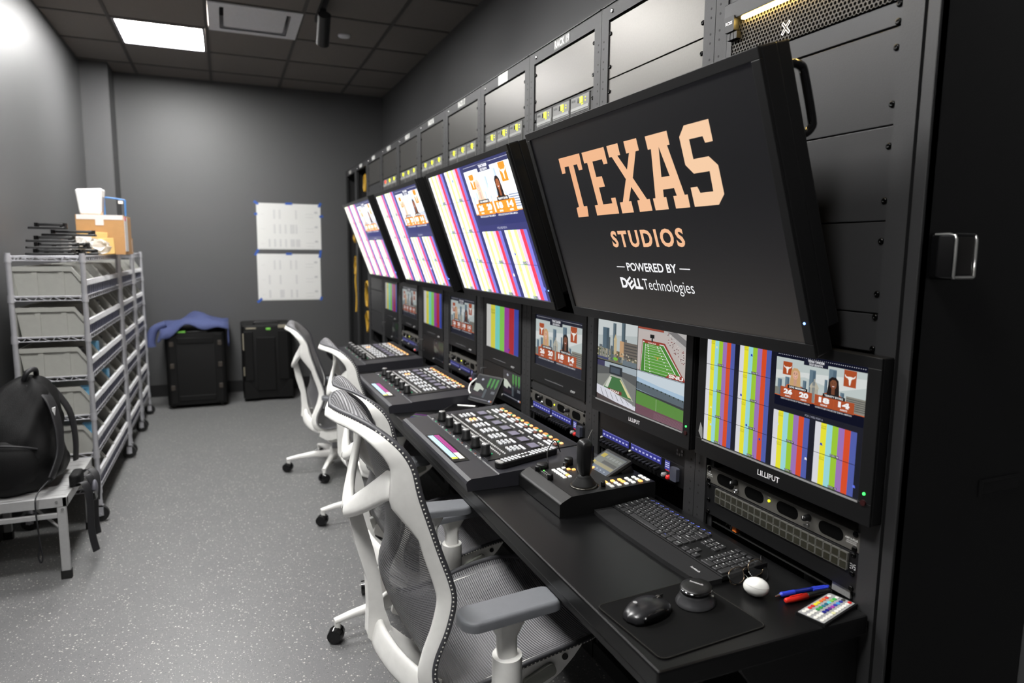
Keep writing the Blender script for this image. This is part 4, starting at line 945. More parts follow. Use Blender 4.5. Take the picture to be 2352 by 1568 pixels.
# intercom panels with blue displays
BLUE = screen_mat('blue display glow', 1.0)
def intercom(i, z0, label, full=True, s_=0.9):
    t = thing('intercom_panel', label, 'intercom panel', rack_at(i, z0), 'intercom panels with blue displays')
    b = MB(); b.box(-hw+0.001, hw-0.001, 0, 0.0655 if full else 0.046, -0.0085, 0.0); b.box(-0.215, 0.215, 0.001, 0.0645 if full else 0.045, -0.1, -0.0085); b.build('face_plate', BKP, t, bevel=0.001)
    zt = 0.041 if full else 0.024
    for u0 in (-0.215, -0.038):
        pc = Pic(z=0.0012); pc.rect(u0, u0+0.165, zt, zt+0.022, (52, 54, 140), 0); pc.rect(u0, u0+0.165, zt+0.0195, zt+0.022, (110, 112, 190), 1)
        for q in range(8): pc.rect(u0+0.006+q*0.02, u0+0.017+q*0.02, zt+0.007, zt+0.012, (190, 192, 236), 1)
        pc.build('blue_display', screen_mat('blue display glow %g' % s_, s_), t, 'glowing blue channel display')
        b = MB()
        for q in range(8):
            b.cyl((u0+0.01+q*0.0206, zt-0.012, 0.0), (u0+0.01+q*0.0206, zt-0.016, 0.02), 0.0045, 0.0062, n=10)
        b.build('lever_keys', BKP, t)
    b = MB(); b.cyl((-0.218, zt-0.004, 0), (-0.218, zt-0.004, 0.006), 0.003, n=8); b.cyl((-0.04, zt-0.004, 0), (-0.04, zt-0.004, 0.006), 0.003, n=8); b.build('lit_pin', mat('white pin', (235, 235, 220), 0.4), t)
    pc = Pic(z=0.0012); pc.rect(0.145, 0.17, zt-0.006, zt+0.022, (70, 72, 150), 0)
    for q in range(3): pc.rect(0.148, 0.167, zt+0.001+q*0.006, zt+0.004+q*0.006, (200, 202, 240), 1)
    pc.rect(0.15, 0.168, zt-0.009, zt-0.006, (220, 40, 40), 1)
    pc.build('keypad_display', screen_mat('blue display glow %g' % s_, s_), t)
    b = MB(); b.lathe([(0.007, 0), (0.0068, 0.012), (0.004, 0.015), (0.0004, 0.015)], 14, 0, Matrix.Translation((0.15, zt-0.026+0.004, 0))); b.build('volume_knob', mat('pale knob', (150, 150, 150), 0.5), t)
    b = MB(); b.lathe([(0.0075, 0), (0.0073, 0.014), (0.0045, 0.017), (0.0004, 0.017)], 14, 0, Matrix.Translation((0.176, zt-0.026+0.004, 0))); b.build('red_knob', mat('red knob', (214, 40, 36), 0.4), t, 'red knob')
    b = MB(); b.rbox(0.2, zt-0.006, 0.03, 0.04, 0, 0.012, 0.004); b.build('connector_block', mat('clear grey plastic', (70, 72, 84), 0.2), t)
    return t
intercom(1, 0.7905, 'black intercom panel with blue displays under the four stadium views')
intercom(2, 0.789, 'black intercom panel with blue displays, directly below a grey audio panel in the third rack', False)
intercom(4, 0.789, 'black intercom panel with blue displays in the fifth rack behind the tablet', False, 0.6)
intercom(6, 0.786, 'black intercom panel with blue displays in the seventh rack, farthest', False, 0.5)
t = thing('control_strip', 'black panel with a cluster of small round buttons below the stadium monitor', 'panel', rack_at(1, 0.857))
b = MB(); b.box(-hw+0.001, hw-0.001, 0.0, 0.07, -0.0085, 0.0); b.build('face_plate', BKP, t, bevel=0.001)
for (x, z, mm) in ((0.20, 0.058, 'g'), (0.224, 0.061, 'r'), (0.203, 0.04, 'g'), (0.224, 0.042, 'g'), (0.203, 0.03, 'g'), (0.2135, 0.0295, 'g'), (0.224, 0.0315, 'g')):
    b = MB(); b.cyl((x, z, 0), (x, z, 0.002), 0.004, n=12); b.build('round_button', REDL if mm == 'r' else mat('grey button', (110, 110, 112), 0.5), t, 'red button' if mm == 'r' else None)
blank(2, 0.882, 1, 'black blank strip between the players monitor and the grey audio panel', BLANKD)
# waveform scopes
for (i, nm, st, dim, lab) in ((3, 0, 0.9, False, 'small scope screen with green traces beside the tilted tablet'), (5, 1, 0.5, True, 'small dim scope screen in the sixth rack'), (7, 2, 0.35, True, 'small dark scope screen in the eighth rack')):
    t = thing('waveform_scope', lab, 'scope', rack_at(i, 0.765), 'small scope screens')
    b = MB(); b.box(-hw+0.001, hw-0.001, 0, 0.16, -0.0085, 0.002); b.box(-0.215, 0.215, 0.002, 0.158, -0.08, -0.0085); b.build('housing', BKP, t, bevel=0.002)
    pc = Pic(0.028, 0.026, 0.205, 0.125, 0.0028, 0.00006)
    waves(pc, dim); pc.build('screen', screen_mat('display glow %g' % st, st), t)
    b = MB(); b.cyl((0.02, 0.028, 0.002), (0.02, 0.028, 0.007), 0.0055, n=12); b.build('knob', MATS['pale knob'], t)
    b = MB(); b.tube([(-0.2, 0.12, 0.002), (-0.2, 0.12, 0.03), (-0.2, 0.05, 0.03), (-0.2, 0.05, 0.002)], 0.003, 8); b.build('pull_handle', RACKM, t)
# open far racks: looped yellow cables
YC = mat('yellow cable', (190, 148, 36), 0.5)
for (i, zc, r_, k) in ((9, 2.06, 0.05, 0), (9, 1.45, 0.07, 1), (9, 1.05, 0.08, 2), (10, 1.62, 0.06, 3), (10, 1.3, 0.06, 4), (9, 0.80, 0.065, 5)):
    b = MB(); pts = []
    rn = random.Random(k)
    for q in range(37):
        a = 2*math.pi*q/12
        pts.append((r_*math.cos(a)*(1+0.1*rn.random())+0.02, r_*1.4*math.sin(a)*(1+0.1*rn.random()), 0.012*rn.random()+q*0.0006))
    b.tube(pts, 0.006, 6)
    o = b.build('coiled_cable', YC, at=rack_at(i, zc) @ Matrix.Translation((0, 0, -0.05)))
    tag(o, ['yellow cable coil high in the first open-fronted rack', 'yellow cable coil at screen height in the first open-fronted rack', 'yellow cable coil at chest height in the first open-fronted rack', 'yellow cable coil, upper of two in the last rack by the back wall', 'yellow cable coil, lower of two in the last rack by the back wall', 'yellow cable coil low in the first open-fronted rack'][k], 'cable', 'yellow cable coils in the open racks')
b = MB(); b.tube(cr([(0.0, 0.44, 0), (0.005, 0.3, 0.01), (0.0, 0.15, 0), (0.01, 0.0, 0.01)], 4), 0.009, 8)
o = b.build('hanging_cable', YC, at=rack_at(10, 0.84) @ Matrix.Translation((0, 0, -0.035))); tag(o, 'straight yellow cable hanging down inside the last rack by the back wall', 'cable')

# ================================================================== desk
DX0, DX1, DY0, DY1, DZ = 0.654, 1.155, 0.897, 5.12, 0.74
DESKM = mat('black laminate worktop', (9, 9, 10), 0.33, spec=0.4, var=0.1, scale=30, bump=0.12, bscale=700)
t = thing('long_desk', 'long black worktop running along the rack row', 'desk', (0.9, (DY0+DY1)/2, 0))
oy = (DY0+DY1)/2
b = MB(); b.box(DX0-0.9, DX1-0.9, DY0-oy, DY1-oy, DZ-0.042, DZ); b.build('worktop', DESKM, t, bevel=0.005)
b = MB(); b.box(DX0-0.9+0.004, DX0-0.9+0.03, DY0-oy+0.01, DY1-oy-0.01, DZ-0.058, DZ-0.0425); b.build('front_apron', BKP, t)
for k, yy in enumerate((DY0+0.02, 2.03, 3.15, 4.3, DY1-0.04)):
    b = MB(); b.prism([(DX1-0.9, DZ-0.043), (DX1-0.9-0.3, DZ-0.043), (DX1-0.9-0.3, DZ-0.06), (DX1-0.9-0.03, 0.35), (DX1-0.9, 0.35)], -0.0, 0.02, X=Matrix(((1, 0, 0, 0), (0, 0, 1, yy-oy), (0, 1, 0, 0), (0, 0, 0, 1))))
    b.build('support_gusset', BKP, t)
D = 0.0002
# ---- mouse mat, mice
t = thing('mouse_mat', 'black cloth mouse mat with a stitched rim at the desk corner', 'mouse mat', desk_at(0.80, 1.035, DZ+D, 4))
b = MB(); b.rbox(0, 0, 0.205, 0.255, 0, 0.002, 0.014, 0, None, 0, 6); b.build('cloth_top', mat('black mat cloth', (12, 12, 12), 0.9, spec=0.12, bump=0.3, bscale=1500), t)
ringp = []
for (sx, sy, a0) in ((1, 1, 0), (-1, 1, 90), (-1, -1, 180), (1, -1, 270)):
    for k in range(7):
        a = math.radians(a0+15*k); ringp.append((sx*(0.1025-0.014)+0.014*math.cos(a), sy*(0.1275-0.014)+0.014*math.sin(a), 0.0018))
b = MB(); b.tube(ringp, 0.0014, 6, closed=True); b.build('stitched_edge', mat('dark grey stitching', (38, 37, 35), 0.9, spec=0.1), t)
MOUSEM = mat('dark grey mouse shell', (32, 32, 34), 0.28); GLD = mat('satin grey print', (150, 150, 150), 0.5)
def shell(mb, prof, zs, m=0, nx=18, ny=24, under=0.0):
    """prof(t) -> half width left, right at length t (0..1); zs(t) -> ridge height"""
    vs = []; fs = []; L_ = prof['len']
    for i in range(ny+1):
        t_ = i/ny; y = -L_/2+L_*t_
        wl, wr, hh = prof['f'](t_)
        for j in range(nx+1):
            a = math.pi*j/nx; x = math.cos(a); w_ = wl if x < 0 else wr
            zz = hh*abs(math.sin(a))**0.62
            vs.append((x*w_, y, zz))
    for i in range(ny):
        for j in range(nx): fs.append((i*(nx+1)+j, (i+1)*(nx+1)+j, (i+1)*(nx+1)+j+1, i*(nx+1)+j+1))
    for i in range(ny): fs.append((i*(nx+1), i*(nx+1)+nx, (i+1)*(nx+1)+nx, (i+1)*(nx+1)))
    mb.add(vs, fs, m, True)
def bump_(t_, p=0.5): return max(0.0, math.sin(math.pi*min(max(t_, 0), 1)))**p
# ordinary mouse, low and wide, facing the racks
t = thing('computer_mouse', 'low dark grey computer mouse on the left half of the mat', 'mouse', desk_at(0.742, 1.062, DZ+0.0024, 14))
b = MB(); shell(b, {'len': 0.112, 'f': lambda q: (0.033*bump_(q, 0.3)*(1-0.10*math.cos(2*math.pi*q)*0.5)+0.0004, 0.033*bump_(q, 0.3)+0.0004, 0.031*bump_(0.05+q*0.9, 0.5)+0.0004)}, None)
b.build('body', MOUSEM, t)
b = MB(); b.ell((0.0285, -0.006, 0.012), (0.0065, 0.036, 0.0105), 16, 10); b.build('side_grip', BKG, t)
b = MB(); b.box(-0.0006, 0.0006, 0.012, 0.044, 0.02, 0.0305); b.build('button_seam', RUB, t)
b = MB(); b.cyl((-0.003, 0.03, 0.0215), (0.003, 0.03, 0.0215), 0.0085, n=18); b.build('scroll_wheel', GREYU, t)
pc = Pic(z=0.0325); pc.oval(-0.006, -0.03, 0.0045, 0.0045, (150, 150, 150), 0); pc.build('maker_mark', PAPER, t)
# sculpted wireless mouse, tall, seen end-on
t = thing('sculpted_mouse', 'tall glossy dark mouse with flared thumb side beside the glasses', 'mouse', desk_at(0.862, 1.066, DZ+0.0024, 30))
b = MB()
b.lathe([(0.0425, 0.0), (0.043, 0.003), (0.0395, 0.008), (0.036, 0.015), (0.034, 0.021), (0.034, 0.0255)], 40, 0, Matrix.Diagonal((0.92, 1.08, 1, 1)))
b.build('flared_base', mat('satin gunmetal plastic', (72, 72, 74), 0.24, metal=0.4), t)
b = MB(); b.lathe([(0.0335, 0.0), (0.0345, 0.003), (0.0345, 0.006), (0.033, 0.0085)], 40, 0, Matrix.Translation((0, 0, 0.0255)) @ Matrix.Diagonal((0.93, 1.12, 1, 1))); b.build('chrome_band', mat('dark chrome', (110, 110, 112), 0.08, metal=1.0), t, 'dark chrome band')
b = MB(); b.ell((0, 0, 0.0335), (0.0312, 0.0372, 0.0075), 28, 12); b.build('top_shell', BKP, t)
lettering('maker_mark', 'logitech', -0.014, 0.014, -0.004, 0.004, 0.0413, (200, 200, 200), t, 0.02)
b = MB(); b.cyl((0.034, 0.0, 0.024), (0.038, 0.0, 0.024), 0.003, n=10); b.build('side_wheel', GREYU, t)
# white pebble case
t = thing('earbud_case', 'white pebble-shaped case with a fine seam, behind the mat', 'case', (1.000, 1.044, DZ+D))
X = Matrix.Rotation(math.radians(46), 4, 'Z')
b = MB(); b.ell((0, 0, 0.0195), (0.0205, 0.0262, 0.0195), 36, 22, 0, X); b.build('shell', mat('gloss white plastic', (236, 235, 230), 0.22), t)
pts = []
for k in range(40):
    a = 2*math.pi*k/40; zz = 0.025+0.003*math.sin(a); r_ = math.sqrt(max(0, 1-((zz-0.0195)/0.0195)**2)); pts.append(X @ Vector((0.0205*r_*math.cos(a)*1.004, 0.0262*r_*math.sin(a)*1.004, zz)))
b = MB(); b.tube(pts, 0.00028, 5, closed=True); b.build('lid_seam', mat('seam grey', (120, 118, 112), 0.6), t)
# pens
def rotz(d): return Matrix.Rotation(math.radians(d), 4, 'Z')
t = thing('ballpoint_pen', 'blue click ballpoint pen with a clear blue barrel', 'pen', Matrix.Translation((1.036, 1.020, DZ+D+0.0058)) @ rotz(-5))
BLUEP = mat('blue rubber grip', (44, 62, 190), 0.4); CLB = mat('clear blue barrel', (30, 46, 150), 0.12, trans=0.35)
b = MB(); b.cyl((-0.006, 0, -0.002), (0.006, 0, -0.0012), 0.0007, 0.003, n=14); b.build('metal_tip', STEEL, t)
b = MB(); b.cyl((0.006, 0, -0.001), (0.010, 0, -0.0006), 0.0032, 0.0054, n=16); b.cyl((0.010, 0, -0.0006), (0.042, 0, 0), 0.0054, 0.0052, n=16); b.build('grip', BLUEP, t)
b = MB(); b.cyl((0.042, 0, 0), (0.088, 0, 0), 0.0047, n=16); b.build('barrel', CLB, t)
b = MB(); b.cyl((0.088, 0, 0), (0.122, 0, 0), 0.0050, 0.0044, n=16); b.cyl((0.122, 0, 0), (0.131, 0, 0), 0.0032, n=12); b.build('cap_end', BLUEP, t)
b = MB(); b.box(0.086, 0.124, -0.0085, -0.0052, -0.001, 0.0035); b.box(0.116, 0.124, -0.006, 0.0, -0.001, 0.0035); b.build('clip', BLUEP, t, bevel=0.0008)
t = thing('marker_pen', 'red capped marker pen with a black barrel, lying before the blue pen', 'marker', Matrix.Translation((1.031, 0.994, DZ+D+0.0068)) @ rotz(-1.4))
b = MB(); b.lathe([(0.0028, 0), (0.0046, 0.001), (0.0055, 0.006), (0.0062, 0.02), (0.0066, 0.058)], 18, 0, Matrix.Rotation(math.pi/2, 4, 'Y')); b.box(0.012, 0.045, -0.001, 0.001, 0.0045, 0.0078)
b.build('cap', mat('red marker cap', (214, 42, 30), 0.35), t)
b = MB(); b.lathe([(0.0062, 0.058), (0.0064, 0.062), (0.0064, 0.098), (0.0058, 0.101), (0.0058, 0.113), (0.0062, 0.115), (0.006, 0.121), (0.004, 0.123)], 18, 0, Matrix.Rotation(math.pi/2, 4, 'Y')); b.build('barrel', mat('black marker barrel', (18, 18, 18), 0.3), t)
# small lighting remote with coloured keys
t = thing('lighting_remote', 'small grey remote with rows of coloured oval keys at the desk end', 'remote', frame((1.090, 0.9425, DZ+D), (0.9641, 0.2656, 0), (-0.2656, 0.9641, 0)))
b = MB(); b.rbox(0, 0, 0.133, 0.062, 0, 0.0065, 0.003, 0); b.build('body', BKP, t, bevel=0.001)
b = MB(); b.rbox(0, 0, 0.125, 0.054, 0.0065, 0.0069, 0.002, 0); b.build('face', mat('silver remote face', (160, 160, 160), 0.4), t)
W5 = (232, 230, 222)
ROWS = [[W5, W5, (206, 44, 40), (206, 44, 40), (238, 216, 40), (232, 210, 44), (224, 110, 50), (224, 110, 50), (210, 50, 44), W5],
        [W5, W5, W5, (50, 150, 70), (50, 150, 70), (40, 120, 140), (30, 96, 120), (100, 200, 210), (130, 190, 80), (60, 170, 80), W5],
        [W5, W5, W5, (30, 34, 130), (30, 34, 130), (90, 40, 130), (160, 50, 160), (50, 60, 170), (70, 150, 210), (40, 50, 150), (60, 60, 60)],
        [W5]*4+[(222, 220, 170)]+[W5]*5+[(206, 44, 40)]]
kcache = {}
for r_, row in enumerate(ROWS):
    for c_, col_ in enumerate(row):
        m_ = mat('remote key %d %d %d' % col_, col_, 0.35)
        X = Matrix.Translation((-0.0555+0.0111*c_+(0.004 if r_ == 0 else 0), 0.0195-0.013*r_, 0.0069))
        if col_ not in kcache:
            b = MB(); b.rbox(0, 0, 0.0092, 0.0078, 0, 0.0014, 0.0038, 0, None, 0.0005, 4); o = b.build('key', m_, t, at=X); kcache[col_] = o.data
        else:
            o = bpy.data.objects.new('key', kcache[col_]); COL.objects.link(o); o.parent = t; o.matrix_local = X
# ---- glasses
t = thing('eyeglasses', 'wire-rimmed eyeglasses with black temples resting by the keyboard corner', 'glasses', frame((1.030, 1.108, DZ+D), (0.976, 0.217, 0), (-0.217, 0.976, 0)))
GM = mat('thin bronze wire', (150, 132, 112), 0.25, metal=0.9)
for sx in (-1, 1):
    pts = []
    for k in range(24):
        a = 2*math.pi*k/24; x = math.copysign(abs(math.cos(a))**0.65, math.cos(a))*0.0245; z = math.copysign(abs(math.sin(a))**0.7, math.sin(a))*0.0155
        pts.append((sx*0.034+x, 0.006*(z/0.0155), 0.018+z))
    b = MB(); b.tube(pts, 0.0011, 6, closed=True); b.build('rim', GM, t)
    b = MB(); b.add(pts, [tuple(range(24))], 0, True); b.build('lens', mat('thin clear lens', (250, 250, 250), 0.02, alpha=0.035, spec=0.2), t)
    b = MB(); b.tube(cr([(sx*0.0095, 0.0, 0.016), (sx*0.007, -0.006, 0.013), (sx*0.008, -0.01, 0.009)], 4), 0.0007, 6); b.ell((sx*0.0075, -0.0105, 0.009), (0.002, 0.0012, 0.004), 8, 6); b.build('nose_pad', STEEL, t)
    b = MB(); b.tube(cr([(-0.0585, 0.003, 0.026), (-0.063, -0.004, 0.022), (-0.055, -0.014, 0.013), (-0.02, -0.022, 0.005), (0.03, -0.024, 0.003)] if sx < 0 else [(0.0585, 0.003, 0.026), (0.072, 0.012, 0.032), (0.07, -0.004, 0.012), (0.03, -0.031, 0.004), (-0.05, -0.031, 0.003)], 4), 0.0016, 6); b.build('temple', BKP, t)
b = MB(); b.tube(cr([(-0.0095, 0.002, 0.022), (0, 0.003, 0.026), (0.0095, 0.002, 0.022)], 4), 0.0009, 6); b.build('bridge', GM, t)
# ---- keyboard
t = thing('keyboard', 'wide black keyboard with a dotted palm rest and blue-lit function row', 'keyboard', desk_at(0.0, 1.3385, DZ+D, -0.5))
t.matrix_world = desk_at(0.985, 1.340, DZ+D, 1.0)
KBM = mat('matte keyboard plastic', (12, 12, 13), 0.5, spec=0.3)
b = MB()
poly = [(-0.2265, -0.075), (-0.16, -0.082), (-0.07, -0.084), (0.1, -0.083), (0.19, -0.079), (0.216, -0.072), (0.2265, -0.056), (0.2265, -0.018), (-0.2265, -0.018)]
b.prism(poly, 0.0, 0.0115); b.build('palm_rest', mat('dotted palm rest', (30, 30, 31), 0.6, spec=0.3, bump=0.5, bscale=600), t, bevel=0.003)
TILT = Matrix.Translation((0, -0.018, 0.010)) @ Matrix.Rotation(math.radians(4.5), 4, 'X')
b = MB(); b.box(-0.2265, 0.2265, 0.0, 0.128, -0.006, 0.0045, X=TILT); b.box(-0.22, 0.22, 0.095, 0.12, -0.018, -0.006, X=TILT); b.build('deck', KBM, t, bevel=0.002)
KEYB = mat('black key', (42, 42, 43), 0.4, spec=0.5)
items = []; leg = Pic(z=0); P_ = 0.0188
rows = [
 (0.011, [('ctrl', 1.25), ('', 1.25), ('alt', 1.25), (' ', 6.2), ('alt', 1.2), ('fn', 1.3), ('', 1.3), ('ctrl', 1.25)]),
 (0.030, [('shift', 2.25)]+[(c, 1) for c in 'ZXCVBNM,./']+[('shift', 2.75)]),
 (0.049, [('caps', 1.75)]+[(c, 1) for c in "ASDFGHJKL;'"]+[('enter', 2.25)]),
 (0.068, [('tab', 1.5)]+[(c, 1) for c in 'QWERTYUIOP[]']+[('\\', 1.5)]),
 (0.087, [(c, 1) for c in '`1234567890-=']+[('back', 2)]),
]
def key(x, y, w_, h_, name, lit=False):
    X = TILT @ Matrix.Translation((x, y, 0.0045))
    Rm = Matrix.Rotation(math.radians(4.5), 4, 'X'); c = X.to_translation()
    items.append((c.x, c.y, c.z, w_-0.0024, h_-0.0024, 0.0042, KEYB, Rm))
    if name.strip():
        ww = min(0.0034*len(name) if len(name) < 2 else 0.0028*len(name), w_*0.6); hh = 0.0030
        vs, fs, a0, a1, b0, b1 = glyphs(name, 0.01, 1.0)
        o = len(leg.v); xx = x-w_*0.28; yy = y+h_*0.05
        for (gx, gy) in vs:
            q = X @ Vector(((gx-a0)/(a1-a0)*ww-w_*0.28, (gy-b0)/(b1-b0)*hh+h_*0.08, 0.0044)); leg.v.append(tuple(q))
        for f in fs: leg.f.append([o+i for i in f]); leg.c.append(lin((90, 110, 230) if lit else (226, 226, 226)))
for y, row in rows:
    x = -0.218
    for nm, w_ in row:
        key(x+w_*P_/2, y+0.001, w_*P_, 0.0188, nm, nm == 'fn'); x += w_*P_
for k in range(13): key(-0.218+0.0105+0.0215*k, 0.106, 0.0205, 0.0125, 'esc' if k == 0 else 'F%d' % k, k > 0)
for k, (a, c) in enumerate((('ins', 'home'), ('del', 'end'))):
    key(0.074+P_*0.5, 0.088-P_*k, P_, 0.0188, a); key(0.074+P_*1.5, 0.088-P_*k, P_, 0.0188, c); key(0.074+P_*2.5, 0.088-P_*k, P_, 0.0188, 'pg')
for k in range(3): key(0.074+P_*(0.5+k), 0.012, P_, 0.0188, '<v>'[k])
key(0.074+P_*1.5, 0.031, P_, 0.0188, '^')
for r_, ks in enumerate((('num', '/', '*', '-'), ('7', '8', '9', '+'), ('4', '5', '6', ''), ('1', '2', '3', ''), ('0', '.', '', ''))):
    y = 0.088-0.019*r_
    if r_ == 4: key(0.145+P_, y, 2*P_, 0.0188, '0'); key(0.145+2.5*P_, y, P_, 0.0188, '.'); continue
    for k, nm in enumerate(ks):
        if k == 3 and r_ == 2: key(0.145+P_*3.5, y+0.0, P_, 0.0188, ''); continue
        if k == 3 and r_ == 3: key(0.145+P_*3.5, y-0.0095, P_, 0.0375, ''); continue
        key(0.145+P_*(k+0.5), y, P_, 0.0188, nm)
for k in range(4): key(0.1545+P_*k, 0.107, P_*0.9, 0.0115, '')
buttons(t, 'key', items)
leg.build('key_legends', print_mat('printed marks'), t)
pc = Pic(z=0)
for k in range(12):
    X = TILT @ Matrix.Translation((-0.19+0.0215*k, 0.1155, 0.0056)); c = X.to_translation()
    o = len(pc.v)
    for (dx, dy) in ((-0.0026, -0.0012), (0.0026, -0.0012), (0.0026, 0.0012), (-0.0026, 0.0012)): pc.v.append((c.x+dx, c.y+dy, c.z))
    pc.f.append([o, o+1, o+2, o+3]); pc.c.append(lin((110, 130, 255)))
pc.build('lit_legends', screen_mat('blue legend glow', 1.4), t, 'blue-lit function symbols')
lettering('maker_mark', 'logitech', 0.155, 0.185, -0.052, -0.043, 0.0119, (205, 205, 205), t, 0.02)

# ---- camera joystick controller
t = thing('joystick_controller', 'black camera control desk unit with a joystick, lit buttons and tilted touch screen', 'controller', desk_at(0.955, 1.709, DZ+D, 0.0))
WJ, LJ = 0.28, 0.305      # along the desk, away from the operator
b = MB()
zf, zb = 0.050, 0.066
yz = [(-LJ/2, 0.0), (LJ/2, 0.0), (LJ/2, zb), (-LJ/2+0.035, zf+0.006), (-LJ/2+0.006, zf-0.008), (-LJ/2, zf-0.014)]
XJ = Matrix(((0, 0, 1, 0), (1, 0, 0, 0), (0, 1, 0, 0), (0, 0, 0, 1)))
b.prism(yz, -WJ/2, WJ/2, 0, XJ); b.build('body', BKP, t, bevel=0.003)
def jz(y): return zf+0.006+(y+LJ/2-0.035)/(LJ-0.035)*(zb-zf-0.006)
JT = math.atan2(zb-zf-0.006, LJ-0.035); JR = Matrix.Rotation(JT, 4, 'X')
b = MB(); b.box(-WJ/2+0.002, WJ/2-0.002, -LJ/2+0.0355, -LJ/2+0.0367, jz(-LJ/2+0.036)+0.0001, jz(-LJ/2+0.036)+0.0006); b.build('front_groove', RUB, t)
jx, jy = 0.078, -0.045
XS = Matrix.Translation((jx, jy, jz(jy))) @ JR
b = MB(); b.lathe([(0.041, 0), (0.041, 0.002), (0.036, 0.004), (0.03, 0.004)], 32, 0, XS); b.build('joystick_plate', mat('dark steel plate', (60, 58, 54), 0.25, metal=0.8), t)
b = MB(); b.lathe([(0.033, 0.003), (0.034, 0.006), (0.030, 0.008), (0.031, 0.011), (0.027, 0.013), (0.028, 0.016), (0.023, 0.018), (0.024, 0.021), (0.019, 0.023), (0.02, 0.026), (0.013, 0.034)], 32, 0, XS); b.build('bellows', RUB, t)
b = MB(); st = Matrix.Translation((jx, jy, jz(jy)+0.03)) @ Matrix.Rotation(math.radians(4), 4, 'X') @ Matrix.Rotation(math.radians(6), 4, 'Y')
sec = [(0.000, 0.012, 0.013), (0.018, 0.018, 0.018), (0.045, 0.0195, 0.019), (0.075, 0.0205, 0.0185), (0.094, 0.021, 0.018), (0.105, 0.015, 0.014), (0.108, 0.008, 0.008)]
vs = []; fs = []; n = 16
for z, rx, ry in sec:
    for k in range(n):
        a = 2*math.pi*k/n+math.pi/n; ca, sa = math.cos(a), math.sin(a)
        vs.append((rx*math.copysign(abs(ca)**0.5, ca), ry*math.copysign(abs(sa)**0.5, sa), z))
for q in range(len(sec)-1):
    for k in range(n): fs.append((q*n+k, q*n+(k+1) % n, (q+1)*n+(k+1) % n, (q+1)*n+k))
fs.append(tuple((len(sec)-1)*n+k for k in range(n))); b.add(vs, fs, 0, True, st)
b.build('joystick_grip', mat('black grip', (22, 22, 23), 0.33), t)
b = MB(); b.box(-0.004, 0.012, 0.017, 0.024, 0.045, 0.09, X=st); b.build('trigger', BKP, t, bevel=0.002)
b = MB(); b.cyl((-0.004, 0.012, 0.106), (-0.012, 0.03, 0.128), 0.0012, n=8, X=st); b.build('stub_wire', GREYU, t)
# knobs
KN = [(-0.165, -0.085, 0.019, 0.014), (-0.135, -0.11, 0.009, 0.016), (-0.15, 0.0, 0.014, 0.022), (-0.125, -0.02, 0.008, 0.016), (-0.155, 0.06, 0.008, 0.012), (-0.125, 0.05, 0.008, 0.012), (-0.13, 0.085, 0.008, 0.012), (-0.1, 0.06, 0.008, 0.012), (-0.045, 0.0, 0.008, 0.016), (-0.01, -0.11, 0.009, 0.018), (0.155, 0.0, 0.007, 0.014)]
for (x, y, r_, h_) in KN:
    x *= 0.69
    b = MB(); b.lathe([(r_, 0), (r_*0.98, h_*0.8), (r_*0.9, h_), (0.0004, h_)], 20, 0, Matrix.Translation((x, y, jz(y))) @ JR); b.build('knob', BKP, t)
LW = mat('white lit button', (206, 206, 204), 0.4, emit=(255, 252, 245), es=0.35); LO = mat('orange lit button', (240, 170, 90), 0.4, emit=(255, 176, 96), es=1.2); LG = mat('green lit dot', (90, 220, 90), 0.4, emit=(110, 255, 90), es=1.2); LM = mat('grey dot button', (130, 130, 130), 0.5)
items = []
for c_ in range(6):
    for r_ in range(2):
        m_ = LO if (c_, r_) in ((4, 1),) else LW
        y = -0.066+0.0175*r_
        items.append((-0.075+0.0145*c_, y, jz(y), 0.0108, 0.0105, 0.0035, m_, JR))
for (x, y, m_) in ((-0.115, -0.03, LW), (-0.09, -0.022, LO), (-0.075, -0.01, LO), (-0.068, 0.085, LO), (-0.045, 0.098, LW), (-0.045, 0.075, LW), (-0.06, 0.052, LO), (-0.02, 0.1, LW)):
    items.append((x*0.69, y, jz(y), 0.0108, 0.0105, 0.0035, m_, JR))
for c_ in range(7):
    for r_ in range(2):
        y = -0.103+0.009*r_; items.append((-0.085+0.010*c_, y, jz(y), 0.0042, 0.0042, 0.002, LG if (c_, r_) == (0, 1) else LM, JR))
for q in range(6):
    for r_ in range(3):
        m_ = LO if (q, r_) in ((0, 0), (1, 0), (2, 0), (2, 1), (4, 2)) else LW
        x = 0.118+0.0, 0
        items.append((0.086+0.0175*r_, 0.02+0.0235*q, jz(0.02+0.0235*q), 0.013, 0.0105, 0.0035, m_, JR))
items = [q for q in items if q[1] < 0.15]
buttons(t, 'lit_button', items)
b = MB()
for c_ in range(4):
    y = -0.043; b.cyl((-0.05+0.0145*c_, y, jz(y)), (-0.05+0.0145*c_, y, jz(y)+0.001), 0.0018, n=8)
b.build('status_dots', LG, t)
